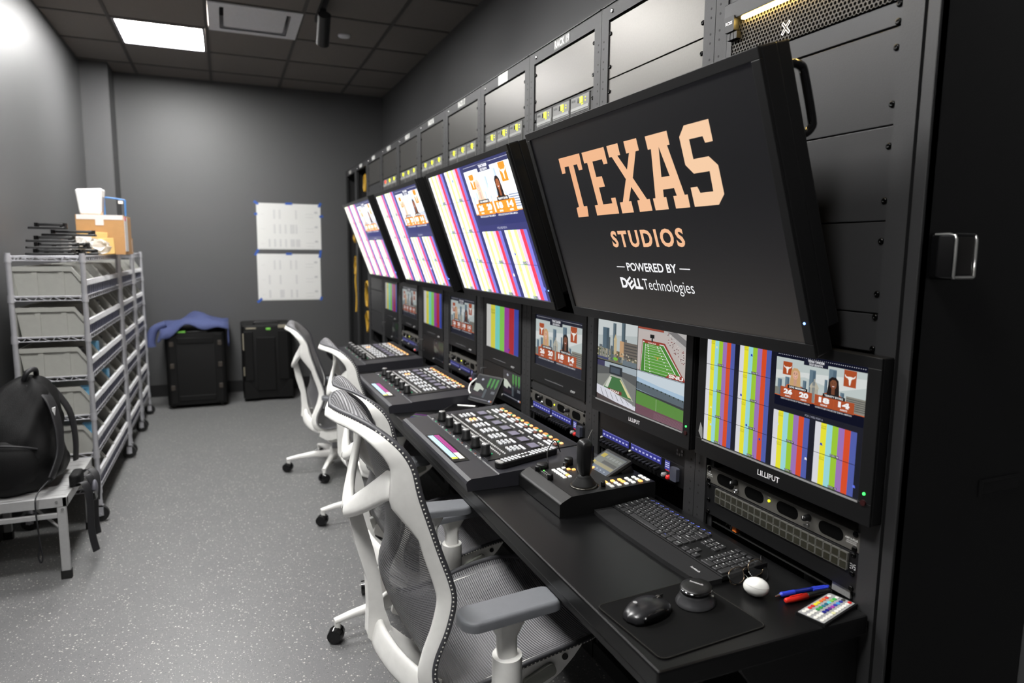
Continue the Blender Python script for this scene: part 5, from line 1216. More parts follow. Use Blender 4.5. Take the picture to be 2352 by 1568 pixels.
# tilted touch screen block
XT = Matrix.Translation((-0.022, 0.072, jz(0.03)+0.012)) @ Matrix.Rotation(math.radians(26), 4, 'X')
b = MB(); b.box(-0.07, 0.07, -0.062, 0.066, -0.012, 0.0, X=XT)
b.box(-0.068, 0.068, 0.02, 0.06, -0.045, -0.012, X=XT)
b.build('screen_block', BKP, t, bevel=0.003)
pc = Pic(-0.061, -0.052, 0.122, 0.106, 0.0004, 0.00006)
pc.rect(0, 1, 0, 1, (96, 104, 112), 0); pc.rect(0.02, 0.98, 0.55, 0.97, (112, 116, 110), 1); pc.rect(0.02, 0.98, 0.42, 0.54, (150, 142, 104), 1); pc.rect(0.02, 0.98, 0.03, 0.41, (84, 98, 118), 1)
pc.rect(0.04, 0.22, 0.76, 0.92, (190, 170, 60), 2); pc.rect(0.03, 0.14, 0.44, 0.54, (190, 170, 60), 2); pc.rect(0.35, 0.95, 0.56, 0.68, (66, 68, 66), 2)
for q in range(5): pc.rect(0.28+0.14*q, 0.38+0.14*q, 0.78, 0.88, (140, 144, 140), 2); pc.rect(0.1+0.17*q, 0.16+0.17*q, 0.3, 0.34, (150, 166, 182), 2); pc.rect(0.14+0.17*q, 0.2+0.17*q, 0.14, 0.18, (150, 166, 182), 2)
pc.text('PRESET', 0.4, 0.9, 0.59, 0.65, (200, 200, 196), 3) if False else None
pc.build('touch_screen', screen_mat('touch screen glow', 0.85, 0.3), t, at=XT)
# ---- TV remote on the console's near end
# ---- vision mixer consoles
LEDW = screen_mat('label strip glow', 1.25)
DOT = mat('small white key', (220, 220, 220), 0.45); KW = mat('pale key cap', (226, 228, 232), 0.4); KG = mat('dim lcd key', (120, 116, 134), 0.35); KO = mat('orange key cap', (222, 140, 70), 0.4, emit=(240, 140, 60), es=0.4)
KGR = mat('green key cap', (60, 150, 110), 0.4, emit=(40, 200, 130), es=0.25); KBN = mat('brown key cap', (120, 70, 58), 0.4); KD = mat('dark key cap', (34, 34, 36), 0.4); KY = mat('amber lit key', (250, 190, 130), 0.4, emit=(255, 180, 110), es=1.2)
CONM = mat('slate console metal', (40, 40, 45), 0.42, bump=0.05); CONB = mat('console deck black', (16, 16, 18), 0.4)
def console(label, cx, cy, far=False):
    t = thing('switcher_console', label, 'control console', desk_at(cx, cy, DZ+D), 'switcher consoles along the desk')
    L_ = 0.42           # half length is .41 along the desk, depth .45 (x -.225 .. +.225)
    hy = 0.225
    # side profile (away from operator, up)
    yz = [(-hy-0.0, 0.0), (hy, 0.0), (hy, 0.064), (-0.122, 0.044), (-0.125, 0.041), (-hy+0.012, 0.038), (-hy, 0.032), (-hy-0.004, 0.024)]
    b = MB(); b.prism(yz, -0.402, 0.402, 0, XJ); b.build('body', CONM, t, bevel=0.003)
    def cz(y): return 0.044+(y+0.122)/(hy+0.122)*0.020
    ct = math.atan2(0.020, hy+0.122); CR = Matrix.Rotation(ct, 4, 'X')
    XD = Matrix.Translation((-0.035, 0.055, cz(0.055)+0.0002)) @ CR
    b = MB(); b.box(-0.31, 0.31, -0.168, 0.158, 0, 0.003, X=XD); b.build('deck_plate', CONB, t, bevel=0.001)
    z3 = 0.0032
    def put(x, y): return (x, y, cz(y)+z3)
    # label strips on the palm ledge
    pc = Pic(z=0.0407)
    pc.rect(-0.115, 0.23, -0.212, -0.158, (12, 12, 12), 0)
    pc.rect(-0.10, 0.20, -0.207, -0.187, (200, 232, 255), 1); pc.rect(-0.10, 0.135, -0.184, -0.166, (186, 72, 152), 1); pc.rect(0.135, 0.205, -0.184, -0.166, (255, 250, 240), 1)
    pc.rect(0.18, 0.2, -0.207, -0.187, (240, 240, 60), 2)
    for k in range(22): pc.rect(-0.095+0.0104*k, -0.0905+0.0104*k, -0.179, -0.171, (150, 40, 118), 2)
    for k in range(15): pc.rect(-0.085+0.0196*k, -0.0838+0.0196*k, -0.207, -0.187, (150, 190, 220), 2)
    pc.build('label_strip', LEDW, t, 'glowing cyan and magenta label strip')
    # knobs with chrome tops
    for k in range(6):
        x, y, z = put(-0.27+0.098*k, -0.1)
        b = MB(); b.lathe([(0.0185, 0), (0.0185, 0.008), (0.0155, 0.012), (0.0145, 0.034), (0.0125, 0.037), (0.0004, 0.037)], 22, 0, Matrix.Translation((x, y, z))); b.build('rotary_knob', BKP, t)
        b = MB(); b.lathe([(0.0125, 0.0372), (0.0115, 0.0395), (0.0004, 0.040)], 22, 0, Matrix.Translation((x, y, z))); b.build('knob_cap', ALU, t)
    items = []
    rnd = random.Random(5)
    for k in range(40):
        x = -0.335+0.0148*k
        for r_, y in enumerate((-0.058, -0.04)):
            items.append(put(x, y)+(0.0055, 0.0055, 0.0035, DOT, CR))
    for k in range(13):
        x = -0.33+0.046*k
        items.append(put(x, -0.078)+(0.007, 0.005, 0.003, [KGR, DOT, KBN][k % 3], CR)); items.append(put(x+0.018, -0.126+0.0)+(0.007, 0.005, 0.003, [DOT, KGR, KBN][k % 3], CR))
    big = []
    for k in range(7):
        x0 = -0.322+0.0835*k
        lit = (k == 1)
        for r_ in range(3):
            for c_ in range(3):
                big.append(put(x0+0.011+0.0165*c_, -0.012+0.0155*r_)+(0.0105, 0.0085, 0.0045, KY if (lit and r_ > 0 and c_ < 2) else (KW if (r_+c_) % 4 else DOT), CR))
        big.append(put(x0+0.0285, 0.037)+(0.052, 0.0075, 0.003, KW, CR))
        if k < 6 or True:
            X = Matrix.Translation(put(x0+0.03, 0.076)) @ CR
            b = MB(); b.rbox(0, 0, 0.058, 0.04, 0, 0.002, 0.004, 1); b.rbox(0, 0, 0.048, 0.03, 0.002, 0.0028, 0.002, 0); b.build('display_pad', [KG, KD], t, at=X)
            for c_ in range(3): big.append(put(x0+0.014+0.016*c_, 0.106)+(0.009, 0.006, 0.003, DOT, CR))
        big.append(put(x0+0.03, 0.132)+(0.062, 0.008, 0.003, KW, CR)); big.append(put(x0+0.022, 0.147)+(0.04, 0.008, 0.003, KW, CR))
        big.append(put(x0+0.058, 0.149)+(0.018, 0.011, 0.003, KBN, CR)); big.append(put(x0+0.016, 0.171)+(0.022, 0.014, 0.004, KO, CR)); big.append(put(x0+0.038, 0.169)+(0.01, 0.01, 0.004, KGR, CR)); big.append(put(x0+0.058, 0.171)+(0.014, 0.01, 0.004, KY, CR))
        big.append(put(x0+0.03, 0.161)+(0.03, 0.006, 0.003, DOT, CR))
    # the larger caps are parts one by one, the pin-head keys behind them one part
    big = sorted(big, key=lambda q: -q[3]*q[4])
    buttons(t, 'key', [q for q in big[:100]])
    rest = MB(); rm = []
    for (x, y, z, w_, h_, tt, m_, rot) in big[100:]+items:
        if m_ not in rm: rm.append(m_)
        rest.rbox(0, 0, w_, h_, 0, tt, min(w_, h_)*0.2, rm.index(m_), Matrix.Translation((x, y, z)) @ rot, 0, 1)
    o = rest.build('small_keys', rm, t); o['kind'] = 'stuff'
    b = MB(); b.box(-0.37, 0.37, 0.198, 0.202, cz(0.2)+0.0002, cz(0.2)+0.0012); b.build('rear_seam', LIGHTG if False else GREYU, t)
    if far:
        b = MB(); b.box(0.335, 0.345, -0.02, 0.12, 0.066, 0.075); b.box(0.3, 0.4, 0.02, 0.14, 0.07, 0.073); b.build('side_display', screen_mat('blue display glow 0.9', 0.9), t)
    return t
con = console('nearest slate console with six knobs and a remote lying on its end', 0.862, 2.254)
def move_copy(src, dy, label, dx=0.0):
    return dup(src, Matrix.Translation((dx, dy, 0)) @ src.matrix_world, label)
move_copy(con, 1.055, 'middle slate console with six knobs, behind the tilted tablet')
move_copy(con, 2.15, 'farthest console at the end of the desk, knobs against the back wall', -0.0)
# TV remote on the near end of the first console
t = thing('tv_remote', 'slim remote with white keys lying on the end of the nearest console', 'remote', frame((0.858, 1.99-0.0, DZ+0.0645), (0.97, 0.24, 0.03), (-0.24, 0.97, 0.0)))
X0 = Vector((0.97, 0.22, 0.053)).normalized(); Y0 = Vector((-0.22, 0.97, 0)).normalized()
t.matrix_world = frame((0.862, 1.925, DZ+0.0545), X0, Y0)
b = MB(); b.rbox(0, 0, 0.235, 0.044, 0, 0.017, 0.018, 0, None, 0.004, 6); b.build('body', BKP, t)
items = []
for c_ in range(15):
    for r_ in range(3):
        if 5 <= c_ <= 7 and r_ == 1: continue
        items.append((-0.088+0.0135*c_, -0.0115+0.0115*r_, 0.0168, 0.0075, 0.0085, 0.002, KW, None))
buttons(t, 'key', items)
b = MB(); b.rbox(-0.105, 0, 0.016, 0.034, 0.0168, 0.0176, 0.007, 0, None, 0, 5); b.rbox(0.108, 0.0, 0.012, 0.03, 0.0168, 0.0176, 0.006); b.build('end_plate', ALU, t)
b = MB(); b.lathe([(0.0085, 0), (0.0085, 0.002), (0.005, 0.003), (0.0004, 0.003)], 18, 0, Matrix.Translation((0.0065, 0, 0.0168))); b.build('round_pad', BKG, t)
b = MB(); b.tube(cr([(0.985, 1.93, 0.805), (0.95, 1.90, 0.855), (0.905, 1.86, 0.835), (0.895, 1.835, 0.802)], 5), 0.0018, 6)
ca = b.build('thin_cable', RUB); tag(ca, 'thin black cable arching between the near console and the joystick unit', 'cable')
# ---- between the consoles: phone-like tray, black glossy device, tilted tablet
t = thing('reflective_phone', 'glossy black phone with painted-in reflections of coloured bars, between the first two consoles', 'phone', frame((0.738, 2.765, DZ+D), (0.55, 0.83, 0), (-0.83, 0.55, 0)))
b = MB(); b.rbox(0, 0, 0.165, 0.09, 0, 0.011, 0.012, 0, None, 0.003, 5); b.build('body', BKP, t)
pc = Pic(-0.074, -0.038, 0.148, 0.076, 0.0112, 0.00006); pc.rect(0, 1, 0, 1, (20, 20, 26), 0)
for k, c_ in enumerate(((96, 130, 108), (64, 40, 150), (110, 140, 120), (120, 40, 140))): pc.poly([(0.1+0.17*k, 0), (0.22+0.17*k, 0), (0.3+0.17*k, 1), (0.18+0.17*k, 1)], c_, 1)  # reflections of the bars painted on the glass as glowing stripes
pc.build('screen', screen_mat('display glow 0.6', 0.6, 0.15), t)
t = thing('document_tray', 'low black tray device with a short white light bar, left of the tilted tablet', 'device', frame((0.915, 2.793, DZ+D), (0.62, 0.78, 0), (-0.78, 0.62, 0)))
b = MB(); b.rbox(0, 0, 0.215, 0.13, 0, 0.02, 0.01, 0, None, 0.003, 4); b.build('body', BKP, t)
b = MB(); b.rbox(0, 0, 0.19, 0.11, 0.02, 0.0212, 0.006); b.build('glass_top', BKG, t)
b = MB(); b.rbox(0.085, -0.01, 0.009, 0.085, 0.0214, 0.0235, 0.004); b.build('light_bar', mat('white light bar', (240, 240, 235), 0.4, emit=(255, 255, 250), es=0.9), t, 'short glowing white bar')
tl = math.radians(58)
TF = frame((1.02, 2.80, DZ+0.05), Vector((0.36, -0.933, 0)).normalized(), Vector((0.933*math.cos(tl), 0.36*math.cos(tl), math.sin(tl))).normalized())
t = thing('tablet', 'small tablet tilted on a stand showing green traces, behind the nearest console', 'tablet', TF)
b = MB(); b.rbox(0, 0.06, 0.165, 0.135, -0.01, 0.0, 0.008, 0, None, 0.002, 4); b.build('body', BKP, t)
pc = Pic(-0.076, 0.0, 0.152, 0.12, 0.0004, 0.00006); waves(pc); pc.build('screen', screen_mat('display glow 0.9', 0.9, 0.12), t)
b = MB(); b.tube([TF.inverted() @ Vector((1.105, 2.85, DZ+0.02)), (0.0, 0.03, -0.06), (0.0, 0.06, -0.01)], 0.006, 8); b.build('stand_arm', BKP, t)
b = MB(); b.tube(cr([(-0.08, 0.10, 0.0), (-0.1, 0.07, 0.004), (-0.095, 0.04, 0.004), (-0.08, 0.025, 0.0)], 5), 0.004, 8); b.build('clip_handle', WHITE, t, 'white curved clip')
b = MB(); b.lathe([(0.045, 0), (0.045, 0.006), (0.02, 0.01), (0.012, 0.02), (0.0004, 0.02)], 24, 0, TF.inverted() @ Matrix.Translation((1.105, 2.85, DZ+D)) @ Matrix.Diagonal((0.7, 0.7, 1, 1))); b.build('stand_foot', BKP, t)

# ================================================================== task chairs
def mesh_fabric():
    m = bpy.data.materials.new('charcoal suspension mesh'); m.use_nodes = True
    nt = m.node_tree; p = nt.nodes['Principled BSDF']; out = nt.nodes['Material Output']
    uv = nt.nodes.new('ShaderNodeUVMap'); uv.uv_map = 'weave'
    wv = nt.nodes.new('ShaderNodeTexWave'); wv.wave_type = 'BANDS'; wv.bands_direction = 'Y'; wv.inputs['Scale'].default_value = 52; wv.inputs['Distortion'].default_value = 0.0
    nt.links.new(uv.outputs['UV'], wv.inputs['Vector'])
    wx = nt.nodes.new('ShaderNodeTexWave'); wx.wave_type = 'BANDS'; wx.bands_direction = 'X'; wx.inputs['Scale'].default_value = 70
    nt.links.new(uv.outputs['UV'], wx.inputs['Vector'])
    mr = nt.nodes.new('ShaderNodeMapRange'); mr.inputs['From Min'].default_value = 0.15; mr.inputs['From Max'].default_value = 0.5; mr.inputs['To Min'].default_value = 0.62; mr.inputs['To Max'].default_value = 1.0
    nt.links.new(wv.outputs['Fac'], mr.inputs['Value'])
    cm = nt.nodes.new('ShaderNodeMix'); cm.data_type = 'RGBA'; cm.inputs[6].default_value = lin((70, 70, 74))+[1]; cm.inputs[7].default_value = lin((120, 119, 122))+[1]
    nt.links.new(wv.outputs['Fac'], cm.inputs[0]); nt.links.new(cm.outputs[2], p.inputs['Base Color'])
    p.inputs['Roughness'].default_value = 0.55; p.inputs['Sheen Weight'].default_value = 0.15
    tr = nt.nodes.new('ShaderNodeBsdfTransparent'); mx = nt.nodes.new('ShaderNodeMixShader')
    nt.links.new(mr.outputs[0], mx.inputs[0]); nt.links.new(tr.outputs[0], mx.inputs[1]); nt.links.new(p.outputs[0], mx.inputs[2]); nt.links.new(mx.outputs[0], out.inputs[0])
    bp = nt.nodes.new('ShaderNodeBump'); bp.inputs['Strength'].default_value = 0.4; bp.inputs['Distance'].default_value = 0.0015
    nt.links.new(wv.outputs['Fac'], bp.inputs['Height']); nt.links.new(bp.outputs['Normal'], p.inputs['Normal'])
    return m
MESHM = mesh_fabric(); PIPE = mat('dark piping', (66, 66, 70), 0.5); PIPD = mat('piping dots', (232, 230, 222), 0.4)
PADM = mat('grey arm pad', (104, 106, 110), 0.5, bump=0.1, bscale=500); SEATH = mat('grey lever', (140, 141, 134), 0.45)
# edge line of the one-piece suspension, half (y > 0), from the top centre round to the front centre: x forward, y, z from seat reference
EDGE = [(-0.288, 0.0, 0.584), (-0.277, 0.075, 0.586), (-0.253, 0.15, 0.584), (-0.216, 0.208, 0.566), (-0.177, 0.238, 0.532), (-0.152, 0.247, 0.49), (-0.138, 0.248, 0.43), (-0.118, 0.246, 0.365),
        (-0.094, 0.243, 0.29), (-0.068, 0.242, 0.215), (-0.060, 0.242, 0.165), (-0.076, 0.245, 0.10), (-0.106, 0.249, 0.03), (-0.104, 0.252, -0.022), (-0.062, 0.254, -0.05), (0.0, 0.256, -0.046),
        (0.07, 0.258, -0.03), (0.15, 0.26, -0.012), (0.23, 0.258, 0.0), (0.29, 0.246, 0.0), (0.325, 0.215, -0.008), (0.343, 0.15, -0.014), (0.35, 0.075, -0.016), (0.352, 0.0, -0.017)]
CENT = {3: (-0.238, 0.596), 4: (-0.224, 0.545), 5: (-0.205, 0.485), 6: (-0.189, 0.425), 7: (-0.170, 0.355), 8: (-0.152, 0.285), 9: (-0.158, 0.205), 10: (-0.176, 0.150), 11: (-0.160, 0.085), 12: (-0.128, 0.015),
        13: (-0.09, -0.04), 14: (-0.045, -0.075), 15: (0.01, -0.09), 16: (0.08, -0.084), 17: (0.155, -0.066), 18: (0.228, -0.048), 19: (0.285, -0.036), 20: (0.325, -0.028)}
def make_chair(label, X, zs):
    t = thing('task_chair', label, 'chair', X, 'white framed mesh task chairs')
    Z = lambda p: (p[0], p[1], p[2]+zs)
    edge = cr(EDGE, 4)
    # suspension surface
    NR = 3; rows = []
    for k in range(len(EDGE)):
        e = EDGE[k]
        if k < 3 or k > 20: continue
        c = CENT[k]
        rows.append((e, c))
    K = len(rows); fine = []
    flat = [(e[0], e[1], e[2], c[0], c[1]) for e, c in rows]
    flat = [(-0.285, 0.035, 0.585, -0.2875, 0.585), (-0.277, 0.075, 0.586, -0.280, 0.603), (-0.265, 0.118, 0.586, -0.268, 0.614), (-0.25, 0.155, 0.583, -0.252, 0.612)]+flat+[(0.341, 0.165, -0.0135, 0.344, -0.0215), (0.35, 0.06, -0.0165, 0.3515, -0.0175)]
    fl = cr(flat, 5); nt_ = 22
    vs = []; uv = []
    acc = 0.0; last = None
    for r_ in fl:
        if last is not None: acc += math.hypot(r_[3]-last[3], r_[4]-last[4])
        last = r_
        for j in range(nt_+1):
            s_ = -1+2*j/nt_; q = abs(s_)**2.2
            vs.append(Z((r_[3]*(1-q)+r_[0]*q, r_[1]*s_, r_[4]*(1-q)+r_[2]*q))); uv.append((s_*0.25, acc))
    fs = [(i*(nt_+1)+j, i*(nt_+1)+j+1, (i+1)*(nt_+1)+j+1, (i+1)*(nt_+1)+j) for i in range(len(fl)-1) for j in range(nt_)]
    b = MB(); b.add(vs, fs, 0, True); o = b.build('suspension_mesh', MESHM, t)
    ul = o.data.uv_layers.new(name='weave')
    for lp in o.data.loops: ul.data[lp.index].uv = (uv[lp.vertex_index][0]*1.0, uv[lp.vertex_index][1])
    # piping all round with light dots
    full = [(p[0], p[1], p[2]) for p in edge]+[(p[0], -p[1], p[2]) for p in edge[-2:0:-1]]
    b = MB(); b.tube([Z(p) for p in full], 0.0075, 8, closed=True)
    L_ = 0; step = 0.0105; N = len(full)
    for i in range(N):
        a = Vector(full[i]); c = Vector(full[(i+1) % N]); d = c-a; ln = d.length
        cx = 0.02
        while L_ <= ln:
            pt = a+d*(L_/ln); T_ = d.normalized()
            side = 1 if pt.y > 0 else -1
            # outward and slightly rearwards/below of the surface
            out_ = Vector((0, side, 0)) if abs(pt.y) > 0.2 else Vector((-1 if pt.z > 0.3 else 0.5, side*0.6, -0.4))
            low = Vector((-0.5, 0, 0)) if pt.z > 0.08 else Vector((0, 0, -0.35))
            nn = (out_+low); nn = (nn-T_*nn.dot(T_)).normalized()
            cpt = pt+nn*0.0066
            g = T_.cross(nn)
            M_ = Matrix(((T_.x, g.x, nn.x, cpt.x), (T_.y, g.y, nn.y, cpt.y), (T_.z, g.z, nn.z, cpt.z+zs), (0, 0, 0, 1)))
            b.ell((0, 0, 0), (0.0028, 0.0023, 0.0014), 6, 4, 1, M_)
            L_ += step
        L_ -= ln
    b.build('edge_piping', [PIPE, PIPD], t)
    # white perimeter frame behind the edge: back part only, both sides and over the top
    half = edge[:4*14+1]
    ring = [(p[0], -p[1], p[2]) for p in half[::-1]]+[tuple(p) for p in half[1:]]
    wid = []; side = []; thk = []
    for (x, y, z) in ring:
        if z > 0.58: w_ = 0.028
        elif z > 0.42: w_ = 0.028+(0.58-z)/0.16*0.044
        elif z > 0.33: w_ = 0.072-(0.42-z)/0.09*0.036
        elif z > 0.02: w_ = 0.036+0.004*math.sin((z-0.02)/0.31*math.pi)
        else: w_ = 0.038
        wid.append(w_); thk.append(0.012)
        sg = 1 if y >= 0 else -1
        if z > 0.56:
            k = min(1, (z-0.56)/0.03); side.append(Vector((-0.93+0.63*k, -0.36*sg*(1-k), -0.9*k-0.05)).normalized())
        else: side.append(Vector((-0.93, -0.36*sg, -0.05)).normalized())
    b = MB(); b.ribbon([Z(p) for p in ring], wid, thk, side, 14, 0, None, 0.5); b.build('back_frame', WHITEF, t)
    # Y-shaped support: two arms from the broad part of the frame to the rear point
    for sg in (-1, 1):
        pts = cr([(-0.178, 0.2215*sg, 0.460), (-0.190, 0.204*sg, 0.447), (-0.203, 0.17*sg, 0.425), (-0.225, 0.11*sg, 0.385), (-0.243, 0.055*sg, 0.352), (-0.254, 0.004*sg, 0.326)], 5)
        n_ = len(pts)
        b = MB(); b.ribbon([Z(p) for p in pts], [0.02+0.058*min(1, i/7)-0.034*(i/(n_-1)) for i in range(n_)], [0.004+0.012*min(1, i/6)+0.012*i/(n_-1) for i in range(n_)], [Vector((0.25, 0.0, 1.0))]*n_, 14)
        b.build('support_arm', WHITEF, t)
    SP = [(-0.258, 0.345), (-0.2555, 0.318), (-0.240, 0.233), (-0.214, 0.14), (-0.212, 0.06), (-0.216, -0.012), (-0.172, -0.06), (-0.15, -0.03), (-0.158, 0.012), (-0.173, 0.06), (-0.182, 0.14), (-0.196, 0.215), (-0.218, 0.30), (-0.232, 0.352)]
    b = MB(); b.prism(SP, -0.021, 0.021, 0, Matrix(((1, 0, 0, 0), (0, 0, 1, 0), (0, 1, 0, zs), (0, 0, 0, 1)))); b.build('spine', WHITEF, t, bevel=0.009)
    for sg in (-1, 1):
        pts = cr([(-0.192, 0.0, 0.0), (-0.186, 0.06*sg, -0.012), (-0.165, 0.13*sg, -0.03), (-0.132, 0.195*sg, -0.045), (-0.095, 0.238*sg, -0.052)], 5); n_ = len(pts)
        b = MB(); b.ribbon([Z(p) for p in pts], [0.072-0.012*i/(n_-1) for i in range(n_)], [0.024-0.006*i/(n_-1) for i in range(n_)], [Vector((0.25, 0, 1.0))]*n_, 14); b.build('lower_yoke', WHITEF, t)
    pts = cr([(-0.175, 0, -0.02, 0.05), (-0.11, 0, -0.085, 0.05), (-0.04, 0, -0.13, 0.045), (0.03, 0, -0.145, 0.045)], 4)
    b = MB(); b.ribbon([Z(p[:3]) for p in pts], [p[3] for p in pts], [0.07]*len(pts), [Vector((0.5, 0, 1.0))]*len(pts), 12); b.build('tilt_strut', WHITEF, t)
    # seat side rails
    for sg in (-1, 1):
        pl = [(-0.09, -0.06), (0.0, -0.058), (0.1, -0.035), (0.2, -0.016), (0.275, -0.012), (0.25, -0.042), (0.215, -0.075), (0.15, -0.115), (0.12, -0.118), (0.08, -0.108), (0.02, -0.12), (-0.05, -0.13), (-0.1, -0.1)]
        Xs = Matrix(((1, 0, 0, 0), (0, 0, 1, sg*0.236), (0, 1, 0, zs), (0, 0, 0, 1)))
        b = MB(); b.prism(pl, -0.008, 0.008, 0, Xs); b.build('seat_rail', WHITEF, t, bevel=0.003)
        b = MB(); b.cyl((0.225, sg*0.2455, zs-0.034), (0.225, sg*0.2485, zs-0.034), 0.008, n=16); b.build('rail_screw', BKP, t)
        b = MB(); b.rbox(0, 0, 0.088, 0.034, -0.004, 0.006, 0.012, 0, Matrix(((0.93, -0.36 if sg < 0 else -0.36, 0, 0.155), (0, 0, sg, sg*0.2495), (0.36, 0.93, 0, zs-0.068), (0, 0, 0, 1))), 0.002, 5); b.build('adjust_lever', SEATH, t)
    b = MB(); b.box(-0.02, 0.16, -0.24, 0.24, zs-0.13, zs-0.105); b.rbox(0.05, 0, 0.20, 0.15, zs-0.19, zs-0.12, 0.03); b.build('tilt_mechanism', WHITEF, t, bevel=0.004)
    # arms
    for sg in (-1, 1):
        b = MB(); b.tube(cr([(0.05, 0.225*sg, zs-0.12), (0.05, 0.28*sg, zs-0.12), (0.045, 0.305*sg, zs-0.1)], 4), 0.022, 12); b.cyl((0.045, 0.308*sg, zs-0.155), (0.042, 0.314*sg, zs+0.055), 0.036, 0.034, n=22); b.build('arm_sleeve', WHITEF, t)
        pts = [(0.042, 0.314*sg, zs+0.04, 0.022), (0.04, 0.315*sg, zs+0.10, 0.023), (0.042, 0.315*sg, zs+0.145, 0.036)]
        b = MB(); b.ribbon([p[:3] for p in pts], [0.045, 0.047, 0.09], [0.036, 0.036, 0.046], [Vector((1, 0, 0))]*3, 16); b.build('arm_post', WHITEF, t)
        XP = Matrix.Translation((0.048, 0.315*sg, zs)) @ Matrix.Rotation(math.radians(-6*sg), 4, 'Z')
        b = MB(); b.rbox(0, 0, 0.25, 0.086, 0.152, 0.175, 0.034, 0, XP, 0.008, 7); b.build('arm_pad', PADM, t)
    # column, five-star base and casters
    b = MB(); b.cyl((0, 0, 0.2), (0, 0, zs-0.12), 0.016, n=18); b.cyl((0, 0, 0.08), (0, 0, 0.24), 0.027, n=20); b.build('gas_lift', LIGHTG, t)
    b = MB(); b.lathe([(0.03, 0.06), (0.05, 0.07), (0.052, 0.11), (0.034, 0.14)], 24); b.build('hub', WHITEF, t)
    a0 = 40.0
    for k in range(5):
        a = math.radians(a0+72*k); d = Vector((math.cos(a), math.sin(a), 0)); s_ = Vector((-d.y, d.x, 0))
        pts = [d*0.04+Vector((0, 0, 0.1)), d*0.14+Vector((0, 0, 0.104)), d*0.25+Vector((0, 0, 0.093)), d*0.315+Vector((0, 0, 0.082))]
        b = MB(); b.ribbon(pts, [0.05, 0.036, 0.028, 0.026], [0.052, 0.04, 0.028, 0.02], [s_]*4, 12); b.cyl(d*0.305+Vector((0, 0, 0.085)), d*0.305+Vector((0, 0, 0.05)), 0.011, n=12); lg = b.build('base_leg', WHITEF, t)
        c = d*0.305+d*0.006; ax = (s_*math.cos(0.6)+d*math.sin(0.6))
        b = MB()
        for sg in (-1, 1): b.cyl(c+ax*0.004*sg+Vector((0, 0, 0.030)), c+ax*0.026*sg+Vector((0, 0, 0.030)), 0.0295, 0.026, n=22)
        b.cyl(c-ax*0.005+Vector((0, 0, 0.034)), c+ax*0.005+Vector((0, 0, 0.034)), 0.022, n=16)
        b.build('caster', BKG, lg)
    return t
def chair_at(x, y, deg): return Matrix.Translation((x, y, 0)) @ Matrix.Rotation(math.radians(deg), 4, 'Z')
make_chair('nearest white mesh task chair, raised highest, pulled up to the desk', chair_at(0.505, 1.63, 0), 0.50)
c2 = make_chair('white mesh task chair directly behind the nearest one', chair_at(0.63, 2.48, 3), 0.385)
dup(c2, chair_at(0.725, 3.60, 0), 'third white mesh task chair from the viewer, near the middle console')
dup(c2, chair_at(0.63, 4.55, -8), 'farthest white mesh task chair, in front of the black cases', None)

# ================================================================== wire shelving along the left wall
SHX0, SHX1 = -1.005, -0.665
TIERS = [0.176, 0.368, 0.575, 0.784, 0.992, 1.198, 1.398]
def shelf_unit(y0, y1, label):
    t = thing('wire_shelving', label, 'shelving unit', ((SHX0+SHX1)/2, (y0+y1)/2, 0), 'wheeled wire shelving units')
    hx, hy = (SHX1-SHX0)/2-0.012, (y1-y0)/2-0.014
    for sx in (-1, 1):
        for sy in (-1, 1):
            b = MB(); b.cyl((sx*hx, sy*hy, 0.115), (sx*hx, sy*hy, 1.425), 0.0125, n=16)
            for z in TIERS: b.cyl((sx*hx, sy*hy, z-0.02), (sx*hx, sy*hy, z+0.018), 0.0165, 0.0145, n=16)
            b.build('post', CHROME, t)
            b = MB(); b.cyl((sx*hx, sy*hy, 0.085), (sx*hx, sy*hy, 0.115), 0.014, n=12)
            b.box(sx*hx-0.016, sx*hx+0.016, sy*hy-0.02, sy*hy-0.013, 0.035, 0.09); b.box(sx*hx-0.016, sx*hx+0.016, sy*hy+0.013, sy*hy+0.02, 0.035, 0.09); b.box(sx*hx-0.016, sx*hx+0.016, sy*hy-0.02, sy*hy+0.02, 0.083, 0.09)
            b.cyl((sx*hx, sy*hy-0.012, 0.042), (sx*hx, sy*hy+0.012, 0.042), 0.0415, n=22, m=1); b.cyl((sx*hx, sy*hy-0.024, 0.042), (sx*hx, sy*hy+0.024, 0.042), 0.009, n=10)
            b.build('caster', [CHROME, RUB], t)
    for z in TIERS:
        b = MB()
        for sy in (-1, 1):
            b.tube([(-hx, sy*hy, z+0.010), (hx, sy*hy, z+0.010)], 0.0035, 6); b.tube([(-hx, sy*hy, z-0.012), (hx, sy*hy, z-0.012)], 0.003, 6)
            n_ = 5; w_ = 2*hx/n_; pts = []
            for k in range(n_+1):
                x = -hx+k*w_; pts += [(x-w_*0.22 if k else x, sy*hy, z+0.008)] if k % 1 == 0 else []
                if k < n_: pts += [(x+w_*0.35, sy*hy, z-0.011), (x+w_*0.55, sy*hy, z-0.011)]
            b.tube(pts, 0.0025, 5)
        for sx in (-1, 1):
            b.tube([(sx*hx, -hy, z+0.010), (sx*hx, hy, z+0.010)], 0.0035, 6); b.tube([(sx*hx, -hy, z-0.012), (sx*hx, hy, z-0.012)], 0.003, 6)
            n_ = max(4, int(2*hy/0.07)); w_ = 2*hy/n_; pts = []
            for k in range(n_):
                y = -hy+k*w_; pts += [(sx*hx, y, z+0.008), (sx*hx, y+w_*0.5, z-0.011)]
            b.tube(pts, 0.0025, 5)
        for k in range(int(2*hy/0.028)):
            y = -hy+0.014+0.028*k; b.tube([(-hx, y, z+0.0035), (hx, y, z+0.0035)], 0.0018, 4)
        b.build('wire_shelf', CHROME, t)
    return t
shelf_unit(4.055, 5.29, 'longest wheeled wire shelving unit with grey bins, nearest the viewer')
